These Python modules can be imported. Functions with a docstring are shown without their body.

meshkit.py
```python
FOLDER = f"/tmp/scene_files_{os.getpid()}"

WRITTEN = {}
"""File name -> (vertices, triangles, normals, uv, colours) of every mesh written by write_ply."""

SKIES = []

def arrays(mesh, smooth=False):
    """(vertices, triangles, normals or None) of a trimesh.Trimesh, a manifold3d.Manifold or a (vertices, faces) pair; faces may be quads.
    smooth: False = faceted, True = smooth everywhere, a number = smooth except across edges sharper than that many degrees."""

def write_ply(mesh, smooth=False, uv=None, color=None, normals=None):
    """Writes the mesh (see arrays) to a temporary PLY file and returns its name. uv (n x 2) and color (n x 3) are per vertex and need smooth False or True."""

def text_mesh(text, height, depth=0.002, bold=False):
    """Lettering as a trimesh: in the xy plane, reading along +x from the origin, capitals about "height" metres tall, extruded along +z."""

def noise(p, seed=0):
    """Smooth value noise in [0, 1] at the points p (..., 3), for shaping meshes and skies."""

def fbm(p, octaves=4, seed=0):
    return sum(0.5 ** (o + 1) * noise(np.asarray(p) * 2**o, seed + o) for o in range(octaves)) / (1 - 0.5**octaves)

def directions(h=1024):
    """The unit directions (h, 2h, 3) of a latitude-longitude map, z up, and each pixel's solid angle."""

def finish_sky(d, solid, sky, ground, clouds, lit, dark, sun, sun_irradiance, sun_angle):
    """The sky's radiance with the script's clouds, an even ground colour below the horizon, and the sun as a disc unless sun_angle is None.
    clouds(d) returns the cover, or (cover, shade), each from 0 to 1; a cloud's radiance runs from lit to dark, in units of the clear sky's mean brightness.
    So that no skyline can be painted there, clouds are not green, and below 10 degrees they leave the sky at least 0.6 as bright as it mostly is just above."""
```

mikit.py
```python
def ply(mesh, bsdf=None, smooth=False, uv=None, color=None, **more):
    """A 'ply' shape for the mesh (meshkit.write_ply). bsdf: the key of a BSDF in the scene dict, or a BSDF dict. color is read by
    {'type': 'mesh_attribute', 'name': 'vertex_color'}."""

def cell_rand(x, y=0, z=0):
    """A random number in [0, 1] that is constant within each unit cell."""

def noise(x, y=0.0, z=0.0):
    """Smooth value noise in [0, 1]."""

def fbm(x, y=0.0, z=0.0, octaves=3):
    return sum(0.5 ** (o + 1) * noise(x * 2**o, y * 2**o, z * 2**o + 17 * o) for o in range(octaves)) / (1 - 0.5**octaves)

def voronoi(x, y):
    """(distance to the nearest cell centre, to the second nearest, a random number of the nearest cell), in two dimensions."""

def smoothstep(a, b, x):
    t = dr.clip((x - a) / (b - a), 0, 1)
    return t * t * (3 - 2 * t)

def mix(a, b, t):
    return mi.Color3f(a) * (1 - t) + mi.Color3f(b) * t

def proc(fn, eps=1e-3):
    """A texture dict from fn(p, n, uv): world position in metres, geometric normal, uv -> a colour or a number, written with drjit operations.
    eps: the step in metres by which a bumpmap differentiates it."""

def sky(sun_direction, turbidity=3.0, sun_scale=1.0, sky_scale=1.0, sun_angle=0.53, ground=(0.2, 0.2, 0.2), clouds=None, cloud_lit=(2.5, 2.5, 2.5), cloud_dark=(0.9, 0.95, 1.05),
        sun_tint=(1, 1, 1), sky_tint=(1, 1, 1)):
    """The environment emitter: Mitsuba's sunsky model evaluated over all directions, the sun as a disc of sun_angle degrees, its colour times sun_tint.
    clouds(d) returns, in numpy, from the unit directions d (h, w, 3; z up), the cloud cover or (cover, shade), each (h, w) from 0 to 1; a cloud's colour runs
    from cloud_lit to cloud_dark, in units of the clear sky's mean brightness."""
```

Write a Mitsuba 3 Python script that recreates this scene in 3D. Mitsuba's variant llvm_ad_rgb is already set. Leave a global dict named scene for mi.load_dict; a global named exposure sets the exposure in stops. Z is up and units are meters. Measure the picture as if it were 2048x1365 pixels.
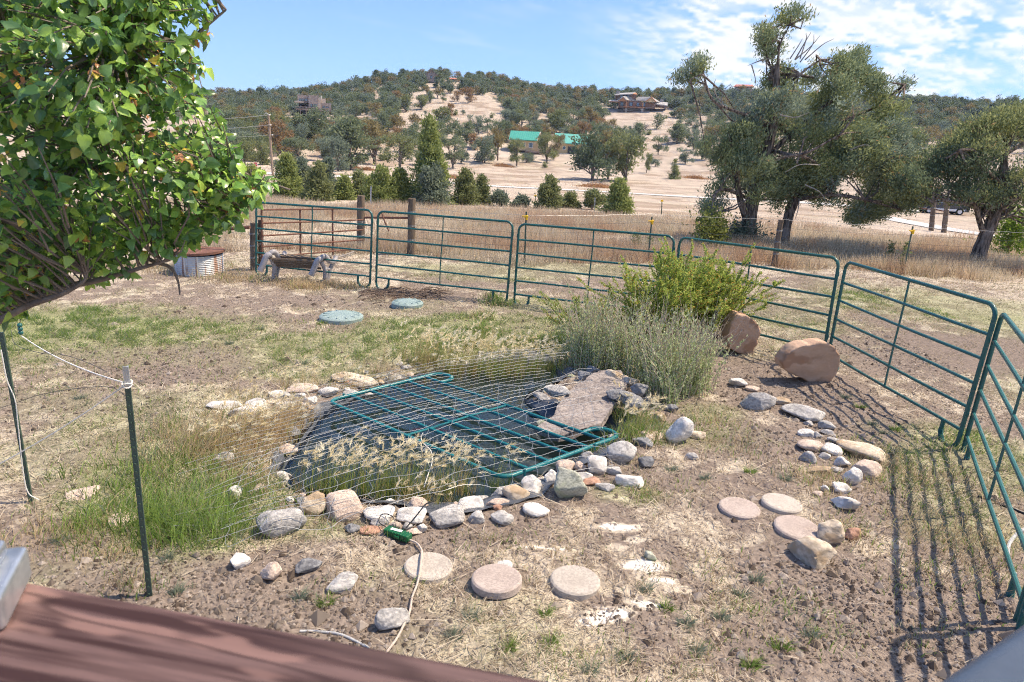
import math
import numpy as np
import trimesh
import manifold3d as m3
import drjit as dr
import mitsuba as mi
import mikit
import meshkit
from mikit import noise as tnoise, fbm as tfbm, smoothstep, mix
from shapely.geometry import Polygon, Point

T = mi.ScalarTransform4f
scene, labels = {}, {}

# ------------------------------------------------------------------ camera, sky, exposure
CAM_H = 2.95
PITCH, ROLL, FOC = math.radians(16.0174), math.radians(2.87717), 1378.26
_c, _s = math.cos(PITCH), math.sin(PITCH)
FW = np.array([0, _c, -_s])
_r0, _u0 = np.array([1.0, 0, 0]), np.array([0, _s, _c])
CR = _r0 * math.cos(ROLL) + _u0 * math.sin(ROLL)
CU = _u0 * math.cos(ROLL) - _r0 * math.sin(ROLL)
EYE = np.array([0, 0, CAM_H])
scene['camera'] = {
    'type': 'thinlens', 'fov': 2 * math.degrees(math.atan(1024 / FOC)), 'fov_axis': 'x',
    'near_clip': 0.05, 'far_clip': 3000.0, 'aperture_radius': 0.0016, 'focus_distance': 8.5,
    'to_world': T().look_at(origin=EYE.tolist(), target=(EYE + FW).tolist(), up=CU.tolist())}


def sky_clouds(d):
    x, y, z = d[..., 0], d[..., 1], np.maximum(d[..., 2], 0.03)
    az = np.degrees(np.arctan2(x, np.maximum(y, 1e-6) * (y > 0) + 1e-6))
    az = np.degrees(np.arctan2(x, y))
    el = np.degrees(np.arcsin(np.clip(d[..., 2], -1, 1)))
    h = 1 / (z + 0.10)
    u, v = x * h, y * h
    a = math.radians(38)
    p, q = u * math.cos(a) + v * math.sin(a), -u * math.sin(a) + v * math.cos(a)
    big = meshkit.fbm(np.stack([p * 0.9 + 3, q * 1.6, 0 * p], -1), 4, seed=5)
    cell = meshkit.fbm(np.stack([p * 9.0, q * 21.0 + 3.0 * big, 0 * p + 4], -1), 4, seed=11)
    veil = meshkit.fbm(np.stack([p * 2.2, q * 6.0, 0 * p + 9], -1), 5, seed=23)
    side = np.clip((az - 3 + (el - 6) * 0.5) / 16, 0, 1)
    side = side * side * (3 - 2 * side)
    cov = side * (0.25 + 0.75 * np.clip((big - 0.30) * 4.0, 0, 1)) * (np.clip((cell - 0.42) * 5.0, 0, 1) * 0.85 + np.clip((veil - 0.34) * 1.8, 0, 0.55))
    cov = np.maximum(cov, 0.25 * np.clip((veil - 0.62) * 3, 0, 1) * np.clip(1 - np.abs(az + 4) / 14, 0, 1))
    # two small cumulus heads low above the right-hand ridge
    for (ca, ce, r) in ((13.6, 7.0, 0.9), (15.2, 7.5, 1.1), (14.6, 6.6, 1.0)):
        dd = np.hypot((az - ca) / 1.3, el - ce) / r
        cov = np.maximum(cov, 0.95 * np.clip((1.1 - dd + 0.5 * (cell - 0.5)) * 4, 0, 1))
    cov = np.clip(cov * 1.15, 0, 0.92) * np.clip(el / 2.0, 0, 1)
    return cov, np.clip(0.25 * (1 - cell), 0, 1)


scene['sky'] = mikit.sky((0.50, 0.07, 0.866), turbidity=3.0, clouds=sky_clouds, cloud_lit=(2.3, 2.35, 2.4), cloud_dark=(1.5, 1.6, 1.75),
                         sky_tint=(0.70, 0.85, 1.12), sun_scale=0.86, sun_tint=(1.0, .985, .96), ground=(0.28, 0.24, 0.19))
exposure = 2.35

# ------------------------------------------------------------------ general helpers


def ray(px, py):
    """Direction through a point given in the photograph's own pixels (2048 x 1365)."""
    return FW + CR * ((px - 1024) / FOC) - CU * ((py - 682.5) / FOC)


def numbered(name):
    if name not in used:
        used.add(name)
        return name
    k = counts.get(name, 0) + 1
    while f'{name}_{k:03d}' in used:
        k += 1
    counts[name] = k
    used.add(f'{name}_{k:03d}')
    return f'{name}_{k:03d}'


used, counts = set(), {}


def thing(name, label, cat, group=None):
    k = numbered(name)
    labels[k] = {'label': label, 'category': cat}
    if group:
        labels[k]['group'] = group
    return k


def part(parent, name, mesh, bsdf, smooth=False, color=None, uv=None, **kw):
    k = numbered(f'{parent}__{name}' if parent else name)
    scene[k] = mikit.ply(mesh, bsdf, smooth=smooth, color=color, uv=uv, **kw)
    return k


def single(name, label, cat, mesh, bsdf, group=None, smooth=False, color=None, **kw):
    k = thing(name, label, cat, group)
    scene[k] = mikit.ply(mesh, bsdf, smooth=smooth, color=color, **kw)
    return k


def stuff(name, label, cat, mesh, bsdf, color=None):
    k = single(name, label, cat, mesh, bsdf, color=color)
    labels[k]['kind'] = 'stuff'
    return k


def tm(v, f):
    return trimesh.Trimesh(np.asarray(v, float), np.asarray(f, int), process=False)


def cat(meshes):
    vs, fs, o = [], [], 0
    for m in meshes:
        v, f = (m.vertices, m.faces) if hasattr(m, 'vertices') else m
        vs.append(np.asarray(v))
        fs.append(np.asarray(f) + o)
        o += len(v)
    return tm(np.vstack(vs), np.vstack(fs))


def tube(pts, r, n=8, caps=True):
    """A round bar along a polyline; r one radius or one for each point."""
    P = np.asarray(pts, float)
    r = np.broadcast_to(np.asarray(r, float), (len(P),))
    t = np.gradient(P, axis=0)
    t /= np.linalg.norm(t, axis=1, keepdims=True) + 1e-12
    a = np.cross(t[0], [0, 0, 1.0])
    if np.linalg.norm(a) < 1e-3:
        a = np.cross(t[0], [1.0, 0, 0])
    a /= np.linalg.norm(a)
    ang = np.arange(n) * 2 * np.pi / n
    V = []
    for i in range(len(P)):
        a = a - t[i] * (a @ t[i])
        a /= np.linalg.norm(a) + 1e-12
        b = np.cross(t[i], a)
        V.append(P[i] + r[i] * (np.cos(ang)[:, None] * a + np.sin(ang)[:, None] * b))
    V = np.vstack(V)
    F = []
    k = np.arange(n)
    for i in range(len(P) - 1):
        A, B = i * n + k, i * n + (k + 1) % n
        F.append(np.stack([A, B, B + n], 1))
        F.append(np.stack([A, B + n, A + n], 1))
    F = np.vstack(F)
    if caps:
        V = np.vstack([V, P[0], P[-1]])
        c0, c1 = len(V) - 2, len(V) - 1
        e = (len(P) - 1) * n
        F = np.vstack([F, np.stack([k * 0 + c0, (k + 1) % n, k], 1), np.stack([k * 0 + c1, e + k, e + (k + 1) % n], 1)])
    return tm(V, F)


def spline(pts, n=12):
    """Catmull-Rom through the points."""
    P = np.asarray(pts, float)
    P = np.vstack([2 * P[0] - P[1], P, 2 * P[-1] - P[-2]])
    out = []
    for i in range(1, len(P) - 2):
        for t in np.linspace(0, 1, n, endpoint=False):
            a, b, c, d = P[i - 1:i + 3]
            out.append(0.5 * (2 * b + (c - a) * t + (2 * a - 5 * b + 4 * c - d) * t * t + (3 * b - a - 3 * c + d) * t ** 3))
    out.append(P[-2])
    return np.array(out)


def box(x0, x1, y0, y1, z0, z1):
    m = trimesh.creation.box((x1 - x0, y1 - y0, z1 - z0))
    m.apply_translation(((x0 + x1) / 2, (y0 + y1) / 2, (z0 + z1) / 2))
    return m


def rbox(sx, sy, sz, r):
    """A box with rounded edges, centred on the origin."""
    r = min(r, sx / 2.01, sy / 2.01, sz / 2.01)
    s = m3.Manifold.sphere(r, 12)
    m = m3.Manifold.batch_hull([s.translate([i * (sx / 2 - r), j * (sy / 2 - r), k * (sz / 2 - r)]) for i in (-1, 1) for j in (-1, 1) for k in (-1, 1)])
    q = m.to_mesh()
    return tm(q.vert_properties[:, :3], q.tri_verts)


def move(m, M):
    m = m.copy()
    m.apply_transform(M)
    return m


def frame(origin, yaw=0.0):
    M = trimesh.transformations.rotation_matrix(yaw, [0, 0, 1])
    M[:3, 3] = origin
    return M


# ------------------------------------------------------------------ terrain
_AZ = np.array([-60, -40, -21, -15, -11, -7, -3, 3, 7, 15, 18, 22, 27, 32, 36, 45, 60.0])
_EL = np.array([1.4, 1.8, 2.1, 2.9, 4.1, 4.6, 4.6, 3.8, 3.75, 4.1, 4.1, 4.0, 3.8, 3.6, 3.8, 3.8, 3.3])
_RD = np.array([0, 25, 40, 60, 80, 100, 125, 153, 400.0])
_RZ = np.array([0, 0, -0.5, -1.2, -1.7, -1.7, -1.0, 0.5, 2.0])


def land(x, y):
    """Height of the land without the pond, from world x and y in metres."""
    x, y = np.asarray(x, float), np.asarray(y, float)
    d = np.hypot(x, y) + 1e-9
    az = np.degrees(np.arctan2(x, y))
    base = 0.017 * np.clip(x, -8, 8) * np.clip((30 - d) / 10, 0, 1) + np.interp(d, _RD, _RZ)
    crest = np.interp(az, _AZ, _EL)
    hc = 290 * np.tan(np.radians(crest)) + CAM_H
    t = np.clip((d - 120) / 170, 0, 1)
    hill = (hc - 1.3) * t ** 1.75
    fall = np.clip((d - 300) / 200, 0, 1)
    if np.max(d) < 22:
        return base
    bump = (meshkit.fbm(np.stack([x * 0.02, y * 0.02, 0 * x], -1), 3, seed=3) - 0.5) * 5 * np.clip((d - 60) / 120, 0, 1) * np.clip(1.6 - d / 240, .35, 1)
    bump += (meshkit.fbm(np.stack([x * 0.15, y * 0.15, 0 * x + 2], -1), 2, seed=4) - 0.5) * 0.5 * np.clip((d - 22) / 30, 0, 1)
    return base + hill * (1 - 0.35 * fall) + bump * np.where(d < 110, np.clip((d - 60) / 200, 0, 1), 1)


def at(px, py, h=0.0):
    """The point of the land (raised by h) seen at a pixel of the photograph."""
    v = ray(px, py)
    for ts in (np.linspace(1.0, 24, 60), np.concatenate([np.linspace(20, 80, 160), np.linspace(81, 420, 700)])):
        p = EYE + v * ts[:, None]
        below = p[:, 2] < land(p[:, 0], p[:, 1]) + h
        if below.any():
            break
    else:
        k = len(ts) // 4
        return p[np.argmin(p[k:, 2] - land(p[k:, 0], p[k:, 1])) + k]
    i = max(int(np.argmax(below)), 1)
    a, b = ts[i - 1], ts[i]
    for _ in range(4):
        t = np.linspace(a, b, 16)
        q = EYE + v * t[:, None]
        k = max(int(np.argmax(q[:, 2] < land(q[:, 0], q[:, 1]) + h)), 1)
        a, b = t[k - 1], t[k]
    return EYE + v * b


def atz(px, py, z):
    v = ray(px, py)
    return EYE + v * ((z - CAM_H) / v[2])


def atd(px, py, dist):
    """The point at a horizontal distance (world y) along a pixel's ray."""
    v = ray(px, py)
    return EYE + v * (dist / v[1])


def ppm(p):
    """Photograph pixels per metre at a point."""
    return FOC / ((np.asarray(p) - EYE) @ FW)


def project(p):
    v = np.asarray(p, float) - EYE
    d = v @ FW
    return 1024 + FOC * (v @ CR) / d, 682.5 - FOC * (v @ CU) / d


# the pond's outline on the ground
WATER_Z = -0.13
_pond_px = [(560, 945), (600, 885), (640, 835), (700, 800), (790, 765), (900, 735), (1010, 722), (1110, 725), (1120, 760), (1050, 800), (1090, 838), (1200, 852),
            (1245, 875), (1190, 900), (1100, 945), (1020, 990), (930, 1010), (830, 1005), (720, 1003), (620, 985)]
POND = Polygon([atz(a, b, WATER_Z)[:2] for a, b in _pond_px]).buffer(0.12).buffer(-0.04)
_ring = np.array(POND.exterior.coords)


def pond_dist(x, y):
    """Signed distance to the shore: negative inside the pond."""
    x, y = np.asarray(x, float), np.asarray(y, float)
    out = np.full(x.shape, 9.0)
    near = (x > -4.5) & (x < 3.5) & (y > 4) & (y < 11)
    px, py = x[near], y[near]
    best, inside = np.full(px.shape, 1e9), np.zeros(px.shape, bool)
    for (ax, ay), (bx, by) in zip(_ring[:-1], _ring[1:]):
        ex, ey = bx - ax, by - ay
        t = np.clip(((px - ax) * ex + (py - ay) * ey) / (ex * ex + ey * ey + 1e-12), 0, 1)
        best = np.minimum(best, np.hypot(px - ax - t * ex, py - ay - t * ey))
        cross = ((ay > py) != (by > py)) & (px < (bx - ax) * (py - ay) / (by - ay + 1e-12) + ax)
        inside ^= cross
    out[near] = np.where(inside, -best, best)
    return out


def blobs(x, y, items, wob=0.35, seed=1):
    """Strongest of some soft elliptical patches given at photograph pixels with radii in metres."""
    n = meshkit.fbm(np.stack([x * 1.1, y * 1.1, 0 * x], -1), 3, seed=seed) - 0.5
    out = np.zeros(np.shape(x))
    for px, py, rx, ry, s in items:
        c = atz(px, py, 0)
        r = np.hypot((x - c[0]) / rx, (y - c[1]) / ry) + n * 2 * wob
        out = np.maximum(out, s * np.clip(1.35 - r, 0, 0.6) / 0.6)
    return out


GREEN = [(100, 650, 3.2, 1.6, .95), (330, 640, 1.6, .8, .65), (560, 700, 1.3, .7, .65), (700, 690, 1.9, .8, .85), (900, 665, 1.5, 1.0, .95), (1050, 655, 1.0, .9, .75), (620, 735, 1.0, .45, .65),
         (350, 830, 1.0, .9, .45), (330, 940, .8, .7, .75), (380, 1050, .45, .45, 1.0), (300, 1000, .5, .5, .8), (470, 985, .45, .45, .8), (960, 545, 2.0, 1.0, .45), (1150, 540, 2.2, .9, .5),
         (1850, 620, 2.4, 2.0, .45), (1560, 640, 1.4, 1.2, .4), (1950, 930, .9, .8, .6), (1840, 960, .5, .6, .5), (1930, 1060, .5, .4, .5), (1300, 870, .35, .3, .8), (1120, 700, .5, .5, .7),
         (1060, 610, .8, .6, .6), (1250, 990, .3, .2, .5), (1420, 830, .4, .3, .5), (1450, 880, .5, .3, .4), (600, 1050, .4, .2, .5), (1780, 870, .4, .3, .5), (150, 900, .8, .6, .35)]
SOIL = [(330, 715, 1.2, .7, .95), (240, 700, .9, .6, .8), (480, 625, 1.6, .45, .5), (650, 600, 1.6, .45, .7), (800, 585, 1.3, .5, .9), (1580, 790, .9, .7, 1), (1680, 850, .6, .6, .9), (1700, 1200, .55, .45, 1),
        (350, 1170, .7, .4, .9), (620, 1230, .7, .3, .85), (1850, 1260, .7, .6, 1), (1900, 720, 2.2, 1.0, .75), (100, 790, .8, .5, .5), (1540, 890, .4, .4, .7), (1270, 1245, .3, .2, .5), (500, 1150, .5, .3, .6),
        (880, 1080, .5, .2, .6), (1600, 1310, .5, .3, .6), (1740, 1000, .25, .5, .6), (1480, 740, .7, .4, .6), (230, 1100, .5, .3, .6)]
STRAW = [(1250, 1130, .9, .7, .5), (650, 560, 2.0, .8, .6), (430, 900, .6, .7, .8), (530, 880, .45, .5, .9), (470, 800, .6, .4, .6), (640, 1100, .8, .25, .5), (1460, 960, .6, .5, .5), (1900, 1010, .5, .9, .4)]
WHITE = [(1225, 1232, .17, .10, 1), (1190, 1245, .14, .05, .9), (1290, 1135, .17, .07, 1), (1330, 1165, .12, .05, .8), (1240, 1060, .17, .06, 1), (1290, 1210, .14, .06, .8), (1275, 1085, .10, .04, .7),
         (1010, 1130, .06, .04, .6), (1240, 1000, .10, .03, .6), (1360, 1180, .10, .05, .6), (1090, 1100, .20, .02, .7), (1230, 1097, .12, .02, .8)]


def ground_masks(x, y):
    x, y = np.asarray(x, float), np.asarray(y, float)
    d = np.hypot(x, y)
    n1 = meshkit.fbm(np.stack([x * 0.55, y * 0.55, 0 * x], -1), 4, seed=31)
    n2 = meshkit.fbm(np.stack([x * 3.1, y * 3.1, 0 * x + 5], -1), 3, seed=33)
    g = np.clip((n1 - 0.55) * 1.6, 0, .5) + np.maximum(0, blobs(x, y, GREEN, seed=41)) * (0.55 + 0.8 * n2)
    soil = blobs(x, y, SOIL, seed=42)
    straw = np.clip(0.30 + (n2 - 0.5) * 1.5 + (n1 - .5) * .9 + blobs(x, y, STRAW, seed=43) * 0.5 - soil * 0.75, 0, 1)
    g = np.clip(g * (1 - 0.75 * soil), 0, 1)
    far = np.clip((d - 15) / 8, 0, 1)
    straw = straw * (1 - far) + far * np.clip(0.78 + (n1 - 0.5) * .9, 0.2, 1)
    g = np.where(d > 22, np.clip((n1 - 0.62) * 1.5, 0, .3), g)
    return g, straw, soil


# one sheet, fine in the yard and coarser towards the hills
def axis(fine0, fine1, step, lo, hi, grow):
    a = list(np.arange(fine0, fine1, step))
    s = step
    up = [a[-1]]
    while up[-1] < hi:
        s *= grow
        up.append(up[-1] + s)
    s, dn = step, [a[0]]
    while dn[-1] > lo:
        s *= grow
        dn.append(dn[-1] - s)
    return np.array(dn[:0:-1] + a + up[1:])


gx = axis(-6.5, 5.5, 0.04, -420, 420, 1.055)
gy = axis(3.0, 12.5, 0.04, -60, 620, 1.045)
X, Y = np.meshgrid(gx, gy)
gpd = pond_dist(X, Y)
gd = np.hypot(X, Y)
rough = (meshkit.fbm(np.stack([X * 2.2, Y * 2.2, 0 * X], -1), 3, seed=8) - .5) * .07 + (meshkit.fbm(np.stack([X * 9, Y * 9, 0 * X + 3], -1), 3, seed=9) - .5) * .035
Z = land(X, Y) + rough * np.clip((40 - gd) / 20, 0, 1) - 0.5 * np.clip(-gpd / 0.55 + 0.12, 0, 1) - 0.05 * np.clip(1 - np.abs(gpd) / .3, 0, 1)
gg, gst, gsoil = ground_masks(X, Y)
gwhite = blobs(X, Y, WHITE, wob=.6, seed=44)
bed = np.clip(-gpd / 0.06, 0, 1)
uvw = np.stack([np.where(bed > .5, -1.0, gg), gst + 2.0 * (gwhite > 0.25) * np.clip(gwhite, 0, 1) * (bed < .1)], -1).reshape(-1, 2)
nx, ny = len(gx), len(gy)
ii = (np.arange(ny - 1)[:, None] * nx + np.arange(nx - 1)).ravel()
GF = np.vstack([np.stack([ii, ii + 1, ii + nx + 1], 1), np.stack([ii, ii + nx + 1, ii + nx], 1)])


def ground_color(p, n, uv):
    fine = tfbm(p.x * 38, p.y * 38, p.z * 20, 3)
    mid = tfbm(p.x * 7, p.y * 7, 2.0, 3)
    streak = tfbm(p.x * 60 + 20 * mid, p.y * 14, 5.0, 2)
    d = dr.sqrt(p.x * p.x + p.y * p.y)
    soil = mix((0.135, 0.106, 0.090), (0.33, 0.28, 0.245), fine)
    straw = mix((0.37, 0.32, 0.26), (0.68, 0.62, 0.52), streak)
    green = mix((0.17, 0.20, 0.085), (0.36, 0.40, 0.20), fine)
    dry = smoothstep(0.25, 0.75, dr.clip(uv.y, 0, 1) + (mid - 0.5) * 0.9 + (fine - .5) * 0.5)
    c = mix(soil, straw, dry * 0.85)
    c = mix(c, green, dr.clip(uv.x * 0.75 + (mid - .5) * .3 * (uv.x > 0.05), 0, 0.8))
    farc = mix((0.36, 0.305, 0.255), (0.60, 0.525, 0.45), tfbm(p.x * .6, p.y * .6, 1.0, 4))
    farc = mix(farc, (0.27, 0.20, 0.15), 0.6 * smoothstep(0.52, 0.70, tfbm(p.x * .22, p.y * .22, 7.0, 4)))
    farc = mix(farc, green, dr.clip(uv.x, 0, 1) * 0.6)
    c = mix(c, farc, smoothstep(16, 30, d))
    w = smoothstep(0.25, 0.75, dr.clip((uv.y - 1.0) * .8, 0, 1) + (fine - .5) * 1.1)
    c = mix(c, (0.76, 0.74, 0.70), w * .9 * (uv.y > 1.0))
    bedc = mix((0.20, 0.20, 0.13), (0.42, 0.40, 0.27), mid)
    return mix(c, bedc, smoothstep(-0.2, -0.8, uv.x))


def ground_bump(p, n, uv):
    return 0.022 * tfbm(p.x * 26, p.y * 26, 1.0, 4) + 0.005 * tnoise(p.x * 120, p.y * 120, 1.0)


scene['mat_ground'] = {'type': 'bumpmap', 'scale': 1.0, 'bump': mikit.proc(ground_bump, eps=0.004),
                       'nested': {'type': 'twosided', 'nested': {'type': 'diffuse', 'reflectance': mikit.proc(ground_color)}}}
part(None, 'ground', tm(np.stack([X, Y, Z], -1).reshape(-1, 3), GF), 'mat_ground', smooth=True, uv=uvw)
labels['ground'] = {'kind': 'structure', 'label': 'yard, meadow and hillside of brown soil and dry grass'}


def gz(x, y):
    """Height of the finished sheet at points (bilinear)."""
    x, y = np.atleast_1d(x).astype(float), np.atleast_1d(y).astype(float)
    i = np.clip(np.searchsorted(gx, x) - 1, 0, nx - 2)
    j = np.clip(np.searchsorted(gy, y) - 1, 0, ny - 2)
    a, b = (x - gx[i]) / (gx[i + 1] - gx[i]), (y - gy[j]) / (gy[j + 1] - gy[j])
    a, b = np.clip(a, 0, 1), np.clip(b, 0, 1)
    return (Z[j, i] * (1 - a) + Z[j, i + 1] * a) * (1 - b) + (Z[j + 1, i] * (1 - a) + Z[j + 1, i + 1] * a) * b


def gpt(px, py, h=0.0):
    p = at(px, py, 0)
    return np.array([p[0], p[1], gz(p[0], p[1])[0] + h])


# ------------------------------------------------------------------ materials
def mat(key, **k):
    scene[key] = k


def solid(key, color, rough=0.6, spec=0.4, metallic=0.0, **k):
    scene[key] = {'type': 'twosided', 'nested': {'type': 'principled', 'base_color': mikit.proc(color) if callable(color) else {'type': 'rgb', 'value': list(color)},
                                                 'roughness': rough, 'specular': spec, 'metallic': metallic, **k}}


def bumped(key, height, scale=1.0, eps=2e-3):
    scene[key] = {'type': 'bumpmap', 'scale': scale, 'bump': mikit.proc(height, eps=eps), 'nested': scene[key]}


def speckle(dark, light, grain=55, stain=None):
    def fn(p, n, uv):
        a = tfbm(p.x * grain, p.y * grain, p.z * grain, 3)
        b = tfbm(p.x * 6, p.y * 6, p.z * 6, 3)
        c = mix(dark, light, smoothstep(0.25, 0.75, a * 0.6 + b * 0.4))
        if stain is not None:
            c = mix(c, stain, 0.8 * smoothstep(0.52, 0.66, tfbm(p.x * 9, p.y * 9, p.z * 9 + 4, 3)))
        return c
    return fn


solid('mat_rock_grey', speckle((0.20, 0.20, 0.205), (0.52, 0.51, 0.50)), 0.85, 0.2)
solid('mat_rock_dark', speckle((0.10, 0.105, 0.12), (0.30, 0.31, 0.33)), 0.8, 0.25)
solid('mat_rock_pale', speckle((0.44, 0.43, 0.42), (0.78, 0.76, 0.73), stain=(0.36, 0.35, 0.34)), 0.85, 0.2)
solid('mat_rock_pink', speckle((0.34, 0.27, 0.23), (0.62, 0.52, 0.45), 90), 0.85, 0.2)
solid('mat_rock_tan', speckle((0.33, 0.275, 0.21), (0.62, 0.54, 0.44), 30, stain=(0.38, 0.28, 0.18)), 0.88, 0.2)
solid('mat_rock_lichen', speckle((0.20, 0.22, 0.18), (0.50, 0.51, 0.44), 70, stain=(0.30, 0.34, 0.22)), 0.9, 0.15)
solid('mat_rock_red', speckle((0.30, 0.17, 0.12), (0.52, 0.33, 0.25), 40), 0.88, 0.2)


def rock_bump(p, n, uv):
    return 0.010 * tfbm(p.x * 22, p.y * 22, p.z * 22, 3) + 0.003 * tnoise(p.x * 130, p.y * 130, p.z * 130)


for k in ('grey', 'dark', 'pale', 'pink', 'tan', 'lichen', 'red'):
    bumped('mat_rock_' + k, rock_bump)


def boulder_col(p, n, uv):
    a = tfbm(p.x * 3, p.y * 3, p.z * 9, 4)
    b = tfbm(p.x * 45, p.y * 45, p.z * 45, 2)
    c = mix((0.36, 0.235, 0.165), (0.60, 0.44, 0.33), a * 0.75 + b * 0.25)
    return mix(c, (0.30, 0.17, 0.11), 0.7 * smoothstep(0.55, 0.7, tfbm(p.x * 5, p.y * 5, p.z * 5 + 9, 3)))


solid('mat_boulder', boulder_col, 0.9, 0.15)
bumped('mat_boulder', lambda p, n, uv: 0.02 * tfbm(p.x * 12, p.y * 12, p.z * 12, 4))


def teal_col(p, n, uv):
    a = tfbm(p.x * 5, p.y * 5, p.z * 5, 3)
    c = mix((0.012, 0.085, 0.082), (0.022, 0.130, 0.122), a)
    return mix(c, (0.16, 0.19, 0.17), 0.35 * smoothstep(0.62, 0.78, tfbm(p.x * 28, p.y * 28, p.z * 28, 3)))


solid('mat_teal', teal_col, 0.33, 0.5)
solid('mat_teal_bright', lambda p, n, uv: mix((0.010, 0.130, 0.150), (0.02, 0.20, 0.225), tfbm(p.x * 6, p.y * 6, p.z * 6, 3)), 0.35, 0.5)
solid('mat_rust', lambda p, n, uv: mix((0.085, 0.045, 0.036), (0.22, 0.115, 0.085), tfbm(p.x * 14, p.y * 14, p.z * 14, 4)), 0.8, 0.2)
solid('mat_galv', lambda p, n, uv: mix((0.42, 0.45, 0.48), (0.68, 0.70, 0.72), tfbm(p.x * 16, p.y * 16, p.z * 5, 3)), 0.45, 0.5, metallic=0.55)
solid('mat_wire', (0.42, 0.44, 0.46), 0.4, 0.5, metallic=0.6)
solid('mat_wire_dark', (0.055, 0.06, 0.07), 0.6, 0.4)
solid('mat_tpost', lambda p, n, uv: mix((0.030, 0.055, 0.044), (0.085, 0.135, 0.105), tfbm(p.x * 30, p.y * 30, p.z * 6, 3)), 0.45, 0.5)
solid('mat_tpost_tip', lambda p, n, uv: mix((0.40, 0.43, 0.46), (0.66, 0.68, 0.70), tfbm(p.x * 60, p.y * 60, p.z * 20, 3)), 0.35, 0.5, metallic=0.5)
solid('mat_rope', (0.72, 0.71, 0.68), 0.9, 0.1)
solid('mat_yellow', (0.80, 0.50, 0.02), 0.5, 0.4)
solid('mat_black_plastic', (0.02, 0.021, 0.024), 0.4, 0.5)


def oldwood(p, n, uv):
    a = tfbm(p.x * 40, p.y * 40, p.z * 3, 4)
    return mix((0.06, 0.045, 0.034), (0.25, 0.20, 0.155), a)


solid('mat_oldwood', oldwood, 0.9, 0.1)
bumped('mat_oldwood', lambda p, n, uv: 0.012 * tfbm(p.x * 45, p.y * 45, p.z * 4, 3))


def bark(p, n, uv):
    a = tfbm(p.x * 24, p.y * 24, p.z * 3.5, 4)
    return mix((0.05, 0.040, 0.034), (0.27, 0.225, 0.195), smoothstep(.25, .75, a))


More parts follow.
